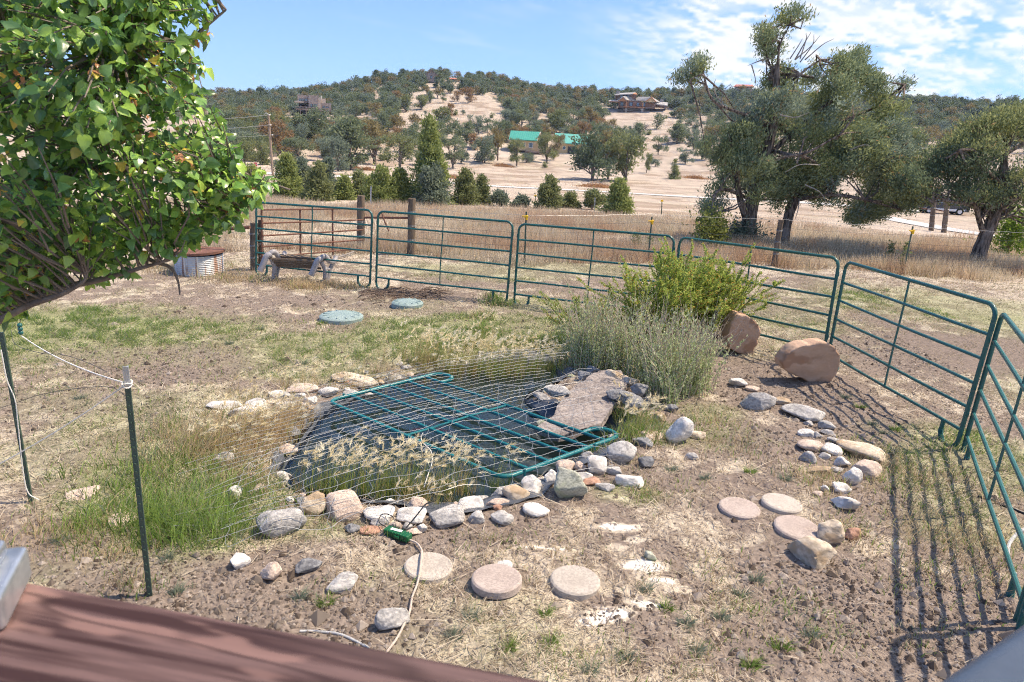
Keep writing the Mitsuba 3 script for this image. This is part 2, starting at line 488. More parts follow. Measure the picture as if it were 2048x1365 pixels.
solid('mat_bark', bark, 0.95, 0.1)
bumped('mat_bark', lambda p, n, uv: 0.035 * tfbm(p.x * 22, p.y * 22, p.z * 3, 3), eps=5e-3)
solid('mat_deadwood', lambda p, n, uv: mix((0.20, 0.18, 0.165), (0.42, 0.39, 0.36), tfbm(p.x * 10, p.y * 10, p.z * 3, 3)), 0.9, 0.1)
solid('mat_twig', lambda p, n, uv: mix((0.10, 0.07, 0.05), (0.30, 0.23, 0.18), tfbm(p.x * 60, p.y * 60, p.z * 20, 3)), 0.85, 0.15)
VC = {'type': 'mesh_attribute', 'name': 'vertex_color'}
mat('mat_grass', type='principledthin', base_color=VC, roughness=0.75, diff_trans=1.0, eta=1.3, spec_trans=0.0)
mat('mat_needles', type='principledthin', base_color=VC, roughness=0.7, diff_trans=0.8, eta=1.3, spec_trans=0.0)


def leaf_bsdf(thin, face):
    return {'type': 'blendbsdf', 'weight': 0.5, 'thin': {'type': 'principledthin', 'base_color': thin, 'roughness': 0.4, 'diff_trans': 1.35, 'eta': 1.4, 'spec_trans': 0.0},
            'face': {'type': 'twosided', 'nested': {'type': 'principled', 'base_color': face, 'roughness': 0.30, 'specular': 0.9}}}


scene['mat_leaf_thin'] = leaf_bsdf(VC, VC)
mat('mat_bushleaf', type='principledthin', base_color=VC, roughness=0.5, diff_trans=1.0, eta=1.4, spec_trans=0.0)

# ------------------------------------------------------------------ pond water and liner
wv = POND.buffer(0.10)
wm = trimesh.creation.triangulate_polygon(wv, engine='earcut')
wm = tm(np.c_[wm[0], np.full(len(wm[0]), WATER_Z)], wm[1])
if wm.face_normals[:, 2].mean() < 0:
    wm.invert()
scene['mat_water'] = {'type': 'bumpmap', 'scale': 1.0, 'bump': mikit.proc(lambda p, n, uv: 0.0022 * tfbm(p.x * 9, p.y * 9, 2.0, 3), eps=4e-3),
                      'nested': {'type': 'dielectric', 'int_ior': 1.36, 'ext_ior': 1.0, 'specular_transmittance': {'type': 'rgb', 'value': [0.82, 0.90, 0.86]}}}
part(None, 'pond_water', wm, 'mat_water', uv=np.array(wm.vertices)[:, :2])
labels['pond_water'] = {'kind': 'structure', 'label': 'dark still water of the small garden pond'}

solid('mat_liner', lambda p, n, uv: mix((0.03, 0.036, 0.047), (0.115, 0.13, 0.16), tfbm(p.x * 14, p.y * 14, p.z * 14, 3)), 0.42, 0.5)
rg = np.random.default_rng(7)
lv, lf = [], []
ring0 = np.array(POND.buffer(-0.12).exterior.coords)
NL = 260
cum = np.r_[0, np.cumsum(np.linalg.norm(np.diff(ring0, axis=0), axis=1))]
rs = np.stack([np.interp(np.linspace(0, cum[-1], NL, endpoint=False), cum, ring0[:, k]) for k in (0, 1)], 1)
cen = np.array(POND.centroid.coords[0])
nr = rs - np.roll(rs, 1, 0)
nr = np.stack([nr[:, 1], -nr[:, 0]], 1)
nr /= np.linalg.norm(nr, axis=1, keepdims=True) + 1e-9
if ((rs - cen) * nr).sum() < 0:
    nr = -nr
for i in range(60):
    nr = (np.roll(nr, 1, 0) + nr + np.roll(nr, -1, 0)) / 3
nr /= np.linalg.norm(nr, axis=1, keepdims=True)
back_ = np.clip((rs[:, 1] - cen[1]) / .6, 0, 1)
left_ = np.clip((cen[0] - .3 - rs[:, 0]) / .7, 0, 1)
wid = (1 - .5 * np.maximum(back_, left_)) * 0.34 + 0.35 * (meshkit.fbm(np.c_[rs * 1.7, rs[:, 0] * 0], 3, seed=4) - 0.5)
hh = [-.13, -.06, .0, .012, .016, .012]
for k in range(6):
    q = rs + nr * (wid * k / 5)[:, None]
    z = (-0.24, -0.10, None, None, None, None)[k]
    zz = gz(q[:, 0], q[:, 1]) + 0.03 if z is None else np.full(NL, z)
    cr = (meshkit.fbm(np.c_[q * 9, 0 * q[:, 0]], 3, seed=3) - 0.5) * 0.07
    lv.append(np.c_[q, zz + cr])
lv = np.vstack(lv)
for k in range(5):
    a = k * NL + np.arange(NL)
    b = k * NL + (np.arange(NL) + 1) % NL
    lf += [np.stack([a, b, b + NL], 1), np.stack([a, b + NL, a + NL], 1)]
single('pond_liner', 'crumpled black pond liner showing between the rim rocks', 'pond liner', tm(lv, np.vstack(lf)), 'mat_liner', smooth=50)

# koi near the surface
solid('mat_koi', lambda p, n, uv: mix((0.75, 0.06, 0.03), (0.85, 0.22, 0.06), tnoise(p.x * 30, p.y * 30, 1.0)), .4, .5)
for (px, py, L_, yaw_, lab) in ((842, 862, .20, .3, 'red koi left of the middle of the pond under the panel rails'), (884, 864, .18, -.2, 'red koi right of the other one under the panel rails'), (716, 868, .11, .6, 'small orange fish at the left of the pond')):
    q = atz(px, py, WATER_Z - .035)
    a = np.linspace(0, 1, 14)
    m = tube(np.c_[(a - .5) * L_, .02 * L_ * np.sin(a * 6), 0 * a], L_ * .13 * np.sin(np.clip(a * 1.02 + .02, 0, 1) * np.pi) ** .7 + .002, 10)
    m.vertices[:, 1] *= .7
    tail = tm(np.array([[.47, 0, 0], [.66, .03, .13], [.60, 0, 0], [.66, -.03, -.13]]) * L_ * [1, 1, .6], [[0, 1, 2], [0, 2, 3]])
    t = thing('koi', lab, 'fish')
    part(t, 'body', move(m, frame(q, yaw_)), 'mat_koi', smooth=50)
    part(t, 'tail', move(tail, frame(q, yaw_)), 'mat_koi')

# ------------------------------------------------------------------ steel corral panels
SPAN, K = 1.342, 1.1
# top-left and top-right corners (world, relative to the eye) and the lean of each end, solved from the photograph's perspective
PANELS = [
    ((-5.101, 13.553, -1.349, .053, .015), (-2.652, 12.641, -1.297, .037, .008)),
    ((-2.546, 12.647, -1.307, .033, .005), (-0.082, 11.776, -1.284, .033, .004)),
    ((0.022, 11.786, -1.311, .014, .002), (2.459, 10.850, -1.281, .004, -.001)),
    ((2.542, 10.836, -1.290, -.016, .002), (4.090, 8.732, -1.201, -.013, -.001)),
    ((4.163, 8.688, -1.232, .008, -.001), (4.333, 6.081, -1.191, .028, -.022)),
    ((4.393, 6.092, -1.251, .024, -.012), (3.14, 3.560, -1.27, .01, -.01)),
    ((3.09, 3.50, -1.27, .0, -.0), (1.95, 1.15, -1.27, .0, 0))]
OFFS = np.array([0, .294, .556, .818, 1.080, SPAN])


def corral_panel(A, B, da, db, label, mat_='mat_teal', legs='u', group=None, offs=OFFS):
    """A six-rail panel: A, B the top corners, da, db the downward directions of its ends."""
    t = thing('corral_panel', label, 'fence panel', group)
    A, B, da, db = (np.asarray(v, float) for v in (A, B, da, db))
    L = np.linalg.norm(B - A)
    u = (B - A) / L

    def P(s, o):
        w = s / L
        return A + u * s + (da * (1 - w) + db * w) * o
    R = 0.13
    foot = offs[-1] + 0.235
    leg = 0.29
    path = []
    a = np.linspace(0, np.pi / 2, 7)
    # left foot, left post, top rail, right post, right foot
    path += [P(leg, offs[-1]), P(leg, foot - .13)]
    path += [P(leg / 2 + leg / 2 * math.cos(x), foot - .13 + .13 * math.sin(x)) for x in np.linspace(0.3, np.pi, 9)]
    path += [P(0, s) for s in np.linspace(foot - .2, R + .02, 8)]
    path += [P(R - R * math.cos(x), R - R * math.sin(x)) for x in a]
    path += [P(s, 0) for s in np.linspace(R + .05, L - R - .05, 24)]
    path += [P(L - R + R * math.sin(x), R - R * math.cos(x)) for x in a]
    path += [P(L, s) for s in np.linspace(R + .02, foot - .2, 8)]
    path += [P(L - leg / 2 + leg / 2 * math.cos(x), foot - .13 + .13 * math.sin(x)) for x in np.linspace(0, np.pi - .3, 9)]
    path += [P(L - leg, foot - .13), P(L - leg, offs[-1])]
    part(t, 'frame', tube(path, 0.0225, 9), mat_, smooth=40)
    for o in offs[1:]:
        part(t, 'rail', tube([P(s, o + 0.004 * math.sin(s * 2 + o * 9)) for s in np.linspace(0.01, L - 0.01, 14)], 0.0185, 8), mat_, smooth=40)
    n = np.cross(u, da)
    n /= np.linalg.norm(n)
    st = [P(L / 2 + .006 * math.sin(o * 5), o) for o in np.linspace(0, offs[-1], 12)]
    part(t, 'stile', tube(st, 0.0125, 6), mat_, smooth=40)
    for s in (leg, L - leg):          # ribbed rubber sleeves on the short feet
        for k in range(1):
            zz = np.linspace(foot - .13, foot - .015, 26)
            ss = s + (0.0 if s > 1 else 0.0) * zz
            pts = []
            for q in zz:
                ph = (q - (foot - .13)) / .13
                x = (1 - math.sqrt(max(0, 1 - min(ph, .98) ** 2))) * leg / 2
                pts.append(P(s + (x if s > 1 else -x), q))
            part(t, 'sleeve', tube(pts, 0.0245 + 0.0035 * (np.arange(26) % 2), 8), mat_, smooth=False)
    for s in (-.02, L + .02):
        for o in (.22, offs[4] + .06):
            part(t, 'pin_bracket', move(tube([[0, 0, -.035], [0, 0, .035]], .012, 6), frame(P(s, o))), mat_, smooth=40)
    return t


names = ['leftmost teal corral panel, behind the overturned bench', 'second teal corral panel from the left, in front of the right-hand of two wooden posts',
         'third teal corral panel from the left, its right part behind the yellow-green bush', 'teal corral panel directly right of and behind the yellow-green bush',
         'teal corral panel standing behind the upright tan boulder', 'nearest tall teal corral panel running off the right edge of the photo',
         'teal corral panel whose foot touches the lower right corner of the photo']
for (a, b), nm in zip(PANELS, names):
    pa, pb = EYE + K * np.array(a[:3]), EYE + K * np.array(b[:3])
    corral_panel(pa, pb, np.array([-a[3], -a[4], -1]), np.array([-b[3], -b[4], -1]), nm, group=None)

# the panel lying over the pond: its two ends and sides as seen at about the rim's height
c_nl, c_nr, c_fr, c_fl = atz(1008, 958, .03), atz(1216, 881, .06), atz(852, 753, .05), atz(654, 803, .02)
corral_panel(c_fl, c_nl, (c_fr - c_fl) / SPAN, (c_nr - c_nl) / SPAN, 'bright teal corral panel lying flat across the pond under the wire', 'mat_teal_bright', offs=OFFS * 0.985)


# ------------------------------------------------------------------ wire sheets draped over the pond
def wire_sheet(label, NL, NR, FR, FL, n, m, r, kink, seed, sag, mat2='mat_wire_dark', tails=0.1):
    t = thing('wire_sheet', label, 'wire mesh')
    rg = np.random.default_rng(seed)

    def S(u, v):
        p = (NL * (1 - u) + NR * u) * (1 - v) + (FL * (1 - u) + FR * u) * v
        p = np.array(p)
        p[2] += sag * (4 * u * (1 - u)) * (0.5 + v) + kink * (meshkit.noise(np.array([u * 9, v * 7, 1.0]), seed) - .5) * 2.2
        p[:2] += (np.array([meshkit.noise(np.array([u * 22, v * 19, 3.0]), seed), meshkit.noise(np.array([u * 22, v * 19, 8.0]), seed)]) - .5) * kink * 1.2
        g = gz(p[0], p[1])[0] + .03
        p[2] = max(p[2], g)
        return p
    vs = np.linspace(0, 1, n) ** 1.0
    for v in vs:
        e0, e1 = rg.uniform(-tails, tails * .4), 1 + rg.uniform(-tails * .3, tails * .5)
        part(t, 'long_wire', tube([S(u, v) for u in np.linspace(e0, e1, 46)], r, 5), 'mat_wire', smooth=40)
    for u in np.linspace(0.02, 0.98, m):
        part(t, 'stay_wire', tube([S(u + .004 * math.sin(v * 50 + u * 90) + .02 * (meshkit.noise(np.array([v * 5, u * 30, 0.]), seed) - .5), v) for v in np.linspace(0, 1, 2 * n)], r * 0.85, 5), mat2, smooth=40)
    return t


def pz(px, py, z):
    return atz(px, py, z)


wire_sheet('tight grey wire sheet of close straight strands over the far half of the pond', pz(415, 950, .06), pz(1040, 800, .16), pz(1130, 690, .42), pz(520, 800, .12), 17, 13, 0.0019, 0.012, 5, 0.05)
wire_sheet('slack kinked wire sheet over the near half of the pond and its rim rocks', pz(430, 1095, .05), pz(1235, 925, .12), pz(1165, 745, .26), pz(470, 935, .08), 13, 14, 0.0022, 0.05, 9, 0.07, mat2='mat_wire')


# ------------------------------------------------------------------ rocks
def rock_mesh(kind, seed, sub=3):
    rg = np.random.default_rng(seed)
    m = trimesh.creation.icosphere(subdivisions=sub)
    v = np.array(m.vertices)
    if kind != 'round':
        k = {'angular': 16, 'slab': 10}[kind]
        nrm = rg.normal(size=(k, 3))
        nrm /= np.linalg.norm(nrm, axis=1, keepdims=True)
        dd = rg.uniform(0.55, 0.9, k)
        q = np.maximum(v @ nrm.T, 1e-3) / dd
        # soft maximum: facets with slightly worn edges
        s = (q ** 22).sum(1) ** (1 / 22)
        v = v / np.maximum(s, 0.8)[:, None]
        v *= 1.05
    else:
        w = rg.normal(size=(3, 3))
        v = v * (1 + 0.10 * np.sin(v @ w[0] * 1.3 + rg.uniform(0, 6)) + 0.06 * np.sin(v @ w[1] * 2.2 + rg.uniform(0, 6)))[:, None]
        v = np.sign(v) * np.abs(v) ** 0.88
        nrm = rg.normal(size=(9, 3))
        nrm /= np.linalg.norm(nrm, axis=1, keepdims=True)
        q = np.maximum(v @ nrm.T, 1e-3) / rg.uniform(.72, .95, 9)
        v = v / np.maximum((q ** 12).sum(1) ** (1 / 12), 0.9)[:, None]
    n1 = meshkit.fbm(v * 1.6 + seed, 3, seed=seed % 97) - .5
    n2 = meshkit.fbm(v * 6 + seed, 2, seed=seed % 89) - .5
    v = v * (1 + (0.22 if kind != 'round' else 0.17) * n1 + (0.08 if kind != 'round' else 0.05) * n2)[:, None]
    return tm(v, m.faces)


rock_seed = [100]


def rock(px, py, w, h, kind, tone, label, name='rock', group=None, rot=None, sink=0.55, lift=0.0, tilt=0.0, depth=0.8, sub=3, z=None):
    """A rock whose middle is seen at (px, py), w by h photograph pixels."""
    rock_seed[0] += 1
    rg = np.random.default_rng(rock_seed[0])
    p = gpt(px, py)
    for _ in range(2):
        s = ppm(p)
        a = w / s / 2
        b = a * depth
        th = math.asin(np.clip((CAM_H - p[2]) / np.linalg.norm(p - EYE), 0, 1))
        cc = max(((h / s / 2) ** 2 - (b * math.sin(th)) ** 2), 0) ** .5 / math.cos(th)
        cc = max(cc, 0.30 * a)
        if cc == 0.30 * a:
            b = min(b, max((h / s / 2) / math.sin(th), .35 * a))
        p = at(px, py, cc * sink + lift)
        if z is None:
            p[2] = gz(p[0], p[1])[0] + cc * sink + lift
    m = rock_mesh(kind, rock_seed[0], sub)
    M = np.eye(4)
    M[:3, :3] = np.diag([a, b, cc])
    yaw = math.atan2(-p[0], p[1]) * 1 + (rg.uniform(-.25, .25) if rot is None else rot)
    m.apply_transform(M)
    m.apply_transform(trimesh.transformations.rotation_matrix(tilt, [0, 1, 0]))
    m.apply_transform(frame(p, yaw))
    return single(name, label, 'rock', m, 'mat_rock_' + tone, group=group, smooth=35 if kind != 'round' else True)


RIM = 'rounded cobbles in the near rock rim of the pond'
ROCKS = [
    # near rim, from the left
    (568, 1042, 95, 62, 'round', 'grey', 'large smooth grey rim rock under the slack wire, nearest to the green T-post'),
    (622, 1008, 62, 52, 'angular', 'tan', 'rough brown rim rock with a dark side between the two largest wire-covered rocks'),
    (688, 1012, 92, 54, 'round', 'pink', 'large speckled pinkish egg-shaped rim rock under the wire'),
    (760, 1030, 62, 26, 'round', 'pale', 'flat pale rim rock just right of the large speckled pinkish rock'),
    (822, 1032, 70, 32, 'round', 'pale', 'long pale rounded rim rock above the green cord cover'),
    (893, 1032, 84, 34, 'round', 'grey', 'long dark grey speckled rim rock, right neighbour of the long pale one'),
    (833, 1003, 44, 28, 'round', 'pink', 'small pinkish rim rock at the water edge above the long pale one'),
    (708, 1056, 38, 24, 'angular', 'dark', 'small dark blue-grey stone below the speckled pinkish rock'),
    (740, 1058, 40, 18, 'round', 'red', 'small reddish flat stone beside the small dark blue-grey one'),
    (762, 1043, 38, 20, 'round', 'grey', 'small grey stone over the green cord cover'),
    (790, 1053, 20, 16, 'round', 'pink', 'tiny pink stone right of the cord cover'), (815, 1053, 22, 16, 'angular', 'grey', 'tiny grey stone under the long pale rim rock'),
    (845, 1054, 26, 18, 'angular', 'pale', 'tiny pale stone under the left end of the dark speckled rim rock'), (828, 1062, 30, 14, 'round', 'pink', 'flat tiny pink stone nearest to the end of the cord cover'),
    (955, 1036, 34, 24, 'round', 'grey', 'small grey stone right of the long dark speckled rim rock'),
    (1001, 1033, 46, 28, 'round', 'grey', 'rounded dark grey cobble on the black liner, near edge'),
    (946, 1004, 52, 30, 'round', 'pale', 'pale rounded cobble on the rim, left of the speckled pinkish-grey cobble'),
    (996, 1002, 48, 26, 'round', 'pink', 'speckled pinkish-grey cobble left of the yellowish one'),
    (1036, 988, 56, 34, 'round', 'tan', 'smooth yellowish tan cobble below the corner of the lying panel'),
    (995, 1016, 20, 13, 'round', 'red', 'tiny reddish pebble between the cobbles on the liner'),
    (962, 980, 40, 26, 'round', 'grey', 'grey stone at the waterline left of the lying panel corner'), (1008, 982, 42, 26, 'round', 'grey', 'shaded grey stone right under the lying panel corner'),
    (1064, 966, 50, 42, 'angular', 'pale', 'cracked whitish block under the edge of the lying panel'),
    (1101, 950, 38, 38, 'angular', 'pale', 'whitish grey rock between the cracked block and the pinkish one'),
    (1130, 930, 40, 30, 'angular', 'pink', 'pinkish square rock at the edge of the lying panel'), (1161, 932, 22, 22, 'round', 'pink', 'small pinkish stone right of the pinkish square rock'),
    (1174, 908, 30, 22, 'round', 'grey', 'small rough grey stone just below the right end of the lying panel'),
    (1140, 972, 80, 68, 'angular', 'lichen', 'tall pyramid-like greenish lichen rock in front of the pond'),
    (1196, 932, 48, 36, 'round', 'pale', 'speckled whitish rock left of the big grey rim rock'),
    (1240, 908, 62, 46, 'round', 'grey', 'big rounded grey rim rock at the right corner of the lying panel'),
    (1172, 948, 34, 18, 'angular', 'pale', 'flat pale stone behind the pyramid-like rock'), (1182, 962, 40, 14, 'slab', 'red', 'thin reddish flat stone right of the pyramid-like rock'),
    (1228, 942, 34, 18, 'round', 'grey', 'low grey stone below the big rounded grey rim rock'),
    (1262, 962, 56, 28, 'round', 'pale', 'white oval rock on the soil right of the pond'), (1213, 974, 36, 20, 'angular', 'grey', 'small grey stone right of the pyramid-like rock'),
    (1072, 1020, 54, 26, 'round', 'pale', 'whitish cobble on the black liner left of the pyramid-like rock'),
    (1290, 925, 34, 28, 'angular', 'dark', 'dark wedge stone below the liner fold on the right'),
    # right side of the pond
    (1355, 868, 60, 56, 'angular', 'pale', 'large pale pointed rock on the black liner at the right of the pond'),
    (1396, 872, 30, 18, 'round', 'tan', 'rounded tan stone right of the large pale pointed rock'), (1316, 836, 28, 26, 'angular', 'tan', 'tan angular stone above the liner fold'),
    (1303, 875, 44, 20, 'slab', 'pink', 'flat purple-brown stone on the liner fold'), (1288, 886, 48, 26, 'angular', 'dark', 'grey-blue flat stone beside the flat purple-brown one'),
    (1386, 912, 26, 16, 'round', 'grey', 'small half-buried grey stone right of the pond'),
    (1195, 830, 44, 24, 'angular', 'grey', 'grey stone under the near edge of the slate slab'), (1236, 846, 46, 24, 'angular', 'grey', 'mottled grey stone left of the grass tuft'),
    (1186, 853, 26, 20, 'angular', 'dark', 'dark stone at the water below the slab'), (1150, 850, 30, 16, 'angular', 'dark', 'dark wet stone by the pipe below the slab'),
    (1345, 815, 30, 20, 'angular', 'dark', 'dark stone in the shade of the sage bush'), (1295, 803, 36, 26, 'angular', 'dark', 'dark grey stone behind the grass tuft'),
    # waterfall
    (1112, 776, 54, 30, 'angular', 'grey', 'grey block at the top left of the slate slab', .15), (1076, 808, 38, 26, 'angular', 'dark', 'dark grey block at the water edge left of the slab'),
    (1085, 786, 40, 18, 'angular', 'grey', 'grey stone left of the block on the slab'), (1098, 800, 36, 14, 'slab', 'lichen', 'greenish flat stone on the left edge of the slab', .15),
    (1172, 757, 40, 30, 'angular', 'dark', 'dark grey stone under the left of the sage bush'), (1188, 745, 34, 22, 'angular', 'dark', 'shaded stone behind the dark grey one under the sage bush'),
    (1230, 752, 58, 30, 'slab', 'tan', 'orange-brown flat rock at the foot of the sage bush', .15), (1258, 760, 42, 24, 'angular', 'tan', 'brown rock right of the orange-brown flat one', .15),
    (1278, 776, 36, 28, 'round', 'dark', 'dark rounded rock right of the slab top', .15), (1236, 785, 60, 30, 'angular', 'dark', 'dark blue-grey rock on the right edge of the slab', .15), (1262, 798, 60, 26, 'angular', 'dark', 'dark blue-grey rock below the other on the slab edge', .15),
    # far rim and left shore
    (455, 808, 64, 20, 'slab', 'pale', 'flat whitish slab at the far left end of the rock rim'), (510, 812, 50, 24, 'slab', 'pale', 'pale flat stone right of the flat whitish slab'), (500, 828, 60, 18, 'slab', 'pale', 'pale sunken slab below the flat stones at the left of the rim'),
    (545, 805, 36, 18, 'slab', 'tan', 'cream flat stone on the left rim'), (572, 812, 44, 24, 'angular', 'pale', 'whitish block left of the lying panel'), (552, 788, 36, 18, 'angular', 'pale', 'pale stone behind the cream flat stone'), (570, 793, 28, 14, 'angular', 'grey', 'grey stone behind the whitish block'),
    (604, 778, 56, 20, 'round', 'pink', 'low pinkish boulder on the far left rim'), (656, 778, 36, 22, 'round', 'pale', 'whitish stone right of the low pinkish boulder'), (620, 796, 32, 18, 'round', 'pale', 'small whitish stone in front of the low pinkish boulder'),
    (700, 772, 40, 24, 'angular', 'grey', 'grey stone on the far rim right of the whitish one'), (712, 755, 76, 16, 'slab', 'tan', 'long cream ledge stone on the far rim'), (740, 764, 50, 26, 'angular', 'pale', 'whitish block right of the grey far rim stone'), (776, 753, 36, 24, 'round', 'pale', 'white speckled stone behind the far end of the lying panel'),
    (692, 762, 28, 12, 'angular', 'red', 'orange stone under the cream ledge'), (829, 744, 40, 14, 'slab', 'red', 'flat reddish stone at the far corner of the lying panel'), (884, 724, 26, 14, 'round', 'pale', 'white stone in the foxtail grass behind the pond'),
    (650, 830, 40, 36, 'angular', 'tan', 'brown stone standing at the left waterline'), (672, 836, 30, 14, 'round', 'pale', 'small white stone under the lying panel at the left waterline'), (716, 818, 40, 16, 'slab', 'pale', 'pale flat stone in the water at the left end of the panel'), (742, 802, 44, 18, 'slab', 'pink', 'pinkish stone under the panel rails'), (785, 790, 34, 16, 'angular', 'pale', 'pale stone below the third rail of the lying panel'), (838, 766, 40, 16, 'angular', 'grey', 'grey stone under the far end of the panel'),
    (580, 852, 48, 24, 'angular', 'dark', 'dark stone in the straw at the left of the pond'), (570, 880, 52, 26, 'slab', 'pink', 'pinkish flat stone at the left waterline'), (568, 928, 36, 30, 'round', 'pale', 'whitish stone at the lower left waterline'), (470, 985, 28, 34, 'angular', 'pale', 'pale stone standing in the green grass left of the pond'),
    (455, 915, 46, 22, 'angular', 'pale', 'pale stone in the straw left of the pond'), (600, 790, 22, 12, 'round', 'pale', 'tiny white stone on the left rim'),
    (975, 722, 30, 14, 'angular', 'grey', 'grey stone in the foxtail grass behind the pond'), (1020, 735, 30, 14, 'angular', 'grey', 'dark-edged grey stone behind the pond, right of the foxtails'), (1072, 742, 34, 20, 'angular', 'grey', 'grey stone at the back of the pond near the sage bush'),
    # loose rocks in front
    (480, 1122, 44, 34, 'angular', 'pale', 'pale wedge-shaped rock, first of the loose rocks before the pond'), (541, 1141, 52, 40, 'angular', 'pink', 'pinkish grey rounded wedge rock, second of the loose rocks before the pond'),
    (620, 1130, 56, 34, 'angular', 'dark', 'dark purple-grey rock partly in dry grass, third of the loose rocks'), (687, 1168, 66, 30, 'round', 'grey', 'long pale grey rock lying flat in front of the dark purple-grey one'),
    (785, 1243, 58, 44, 'round', 'grey', 'egg-shaped grey rock beside the power cord near the wooden rail'),
    (1007, 1133, 44, 24, 'angular', 'pale', 'white rock touching the back of a pink stepping stone'), (1300, 1113, 24, 18, 'angular', 'lichen', 'little olive-grey stone on the soil right of the pale stepping stone'),
    # row of rocks on the right
    (1476, 767, 36, 22, 'angular', 'pale', 'small whitish rock at the top of the right-hand row'), (1505, 779, 28, 12, 'round', 'pink', 'pinkish stone behind the big blue-grey rock of the right-hand row'),
    (1517, 804, 66, 48, 'angular', 'grey', 'big blue-grey pointed rock in the right-hand row'), (1567, 803, 42, 22, 'angular', 'tan', 'brown rock right of the big blue-grey pointed one'), (1607, 826, 80, 26, 'round', 'grey', 'long grey rock with a sunlit top in the right-hand row'),
    (1655, 850, 40, 22, 'angular', 'grey', 'pointed grey rock right of the long grey one'), (1618, 845, 22, 14, 'angular', 'grey', 'tiny grey rock below the long grey one'), (1614, 868, 36, 18, 'round', 'pale', 'pale rock in the middle of the right-hand row'), (1634, 873, 22, 14, 'angular', 'grey', 'little grey rock touching the pale one in the row'),
    (1658, 868, 26, 12, 'slab', 'grey', 'small flat grey rock behind the cream ledge rock'), (1668, 882, 28, 14, 'round', 'grey', 'small rounded grey rock left of the cream ledge rock'), (1728, 898, 88, 28, 'slab', 'tan', 'long cream ledge rock in the right-hand row'),
    (1623, 893, 54, 20, 'round', 'pink', 'flat pinkish rock of the right-hand row'), (1660, 898, 40, 26, 'round', 'pale', 'elongated pale rock beside the flat pinkish one'), (1617, 914, 32, 28, 'angular', 'grey', 'whitish angular rock left of the small pale one'), (1648, 910, 20, 14, 'round', 'pale', 'small pale rock between larger ones of the right-hand row'),
    (1683, 922, 28, 22, 'angular', 'pale', 'white rock left of the big pinkish disc-like one'), (1733, 936, 56, 34, 'round', 'pink', 'big pinkish disc-like rock of the right-hand row'), (1710, 952, 40, 46, 'angular', 'pale', 'tall blue-white pointed rock in front of the pinkish disc-like one'),
    (1640, 938, 44, 24, 'angular', 'tan', 'cream angular rock half hidden by dry grass'), (1672, 936, 22, 12, 'round', 'grey', 'tiny grey rock behind dry grass in the right-hand row'), (1683, 976, 40, 20, 'round', 'pale', 'speckled white rock in the grass below the tall pointed one'), (1648, 975, 18, 16, 'angular', 'pale', 'narrow pale stone left of the speckled white rock'),
    (1690, 1007, 54, 34, 'angular', 'pale', 'blue-white triangular rock at the lower end of the right-hand row'), (1637, 986, 20, 12, 'round', 'pink', 'tiny pink stone at the lower end of the right-hand row'),
    (1655, 1066, 48, 50, 'slab', 'tan', 'cream flat rock leaning behind a stepping stone'), (1625, 1104, 86, 66, 'slab', 'tan', 'large cream and brown rock resting on the edge of a stepping stone'), (1708, 1066, 36, 24, 'angular', 'red', 'orange crumbly rock right of the cream flat one'),
]
for r in ROCKS:
    rock(*r[:7], lift=r[7] if len(r) > 7 else 0.0)
# small cobbles wedged into the rim and along the shore
rg = np.random.default_rng(21)
ringp = np.array(POND.exterior.coords)
rp = POND.buffer(0.16).exterior
tones = ['grey', 'pale', 'pink', 'dark', 'grey', 'tan', 'lichen']
for i in range(120):
    q = np.array(rp.interpolate(rg.uniform(0, rp.length)).coords[0]) + rg.normal(0, .11, 2)
    r_ = rg.uniform(.025, .06)
    m = rock_mesh('round' if rg.random() < .5 else 'angular', 500 + i, 2)
    m.apply_transform(np.diag([r_, r_ * .8, r_ * .55, 1]))
    m.apply_transform(frame([q[0], q[1], max(gz(*q)[0], -.2) + r_ * .25], rg.uniform(0, 6)))
    tn = tones[rg.integers(7)]
    sx_, sy_ = project([q[0], q[1], 0])
    side_ = ('near' if sy_ > 930 else 'back' if sy_ < 790 else 'middle') + (' left' if sx_ < 750 else ' right' if sx_ > 1100 else '') + ' part of the pond rim'
    lb = 'small ' + {'lichen': 'greenish', 'dark': 'dark grey'}.get(tn, tn) + ' cobble wedged in the ' + side_
    single('cobble', lb, 'rock', m, 'mat_rock_' + tn, group=lb, smooth=40)


def outline_stone(pts, d0, thick, lean, name, label, seed, matk='mat_boulder', step=.03, amp=.022, yaw=0.0):
    """A standing stone: an outline in photograph pixels set up at distance d0, given thickness and weathering."""
    P = np.array([atd(a, b, d0) for a, b in pts])
    o = P.mean(0)
    q = np.c_[P[:, 0] - o[0], P[:, 2] - o[2]]
    cs = m3.CrossSection([q.tolist()])
    if cs.area() <= 0:
        cs = m3.CrossSection([q[::-1].tolist()])
    M = cs.extrude(thick).refine_to_length(step)
    k = M.to_mesh()
    m = tm(k.vert_properties[:, :3], k.tri_verts)
    m.merge_vertices()
    trimesh.smoothing.filter_taubin(m, iterations=10)
    v = np.array(m.vertices)
    nn = np.array(m.vertex_normals)
    n = meshkit.fbm(v * 3 + seed, 4, seed=seed) - .5
    n2 = meshkit.fbm(v * 14 + seed, 3, seed=seed + 1) - .5
    v = v + nn * (n * amp * 1.6 + n2 * amp * .5)[:, None]
    # outline plane is (x, y) of the extrusion: turn to x, z with thickness away from the viewer
    w = np.stack([v[:, 0], v[:, 2] + lean * v[:, 1], v[:, 1]], -1)
    m = tm(w, m.faces[:, ::-1])
    m.apply_transform(frame(o, yaw))
    return single(name, label, 'boulder', m, matk, smooth=45)


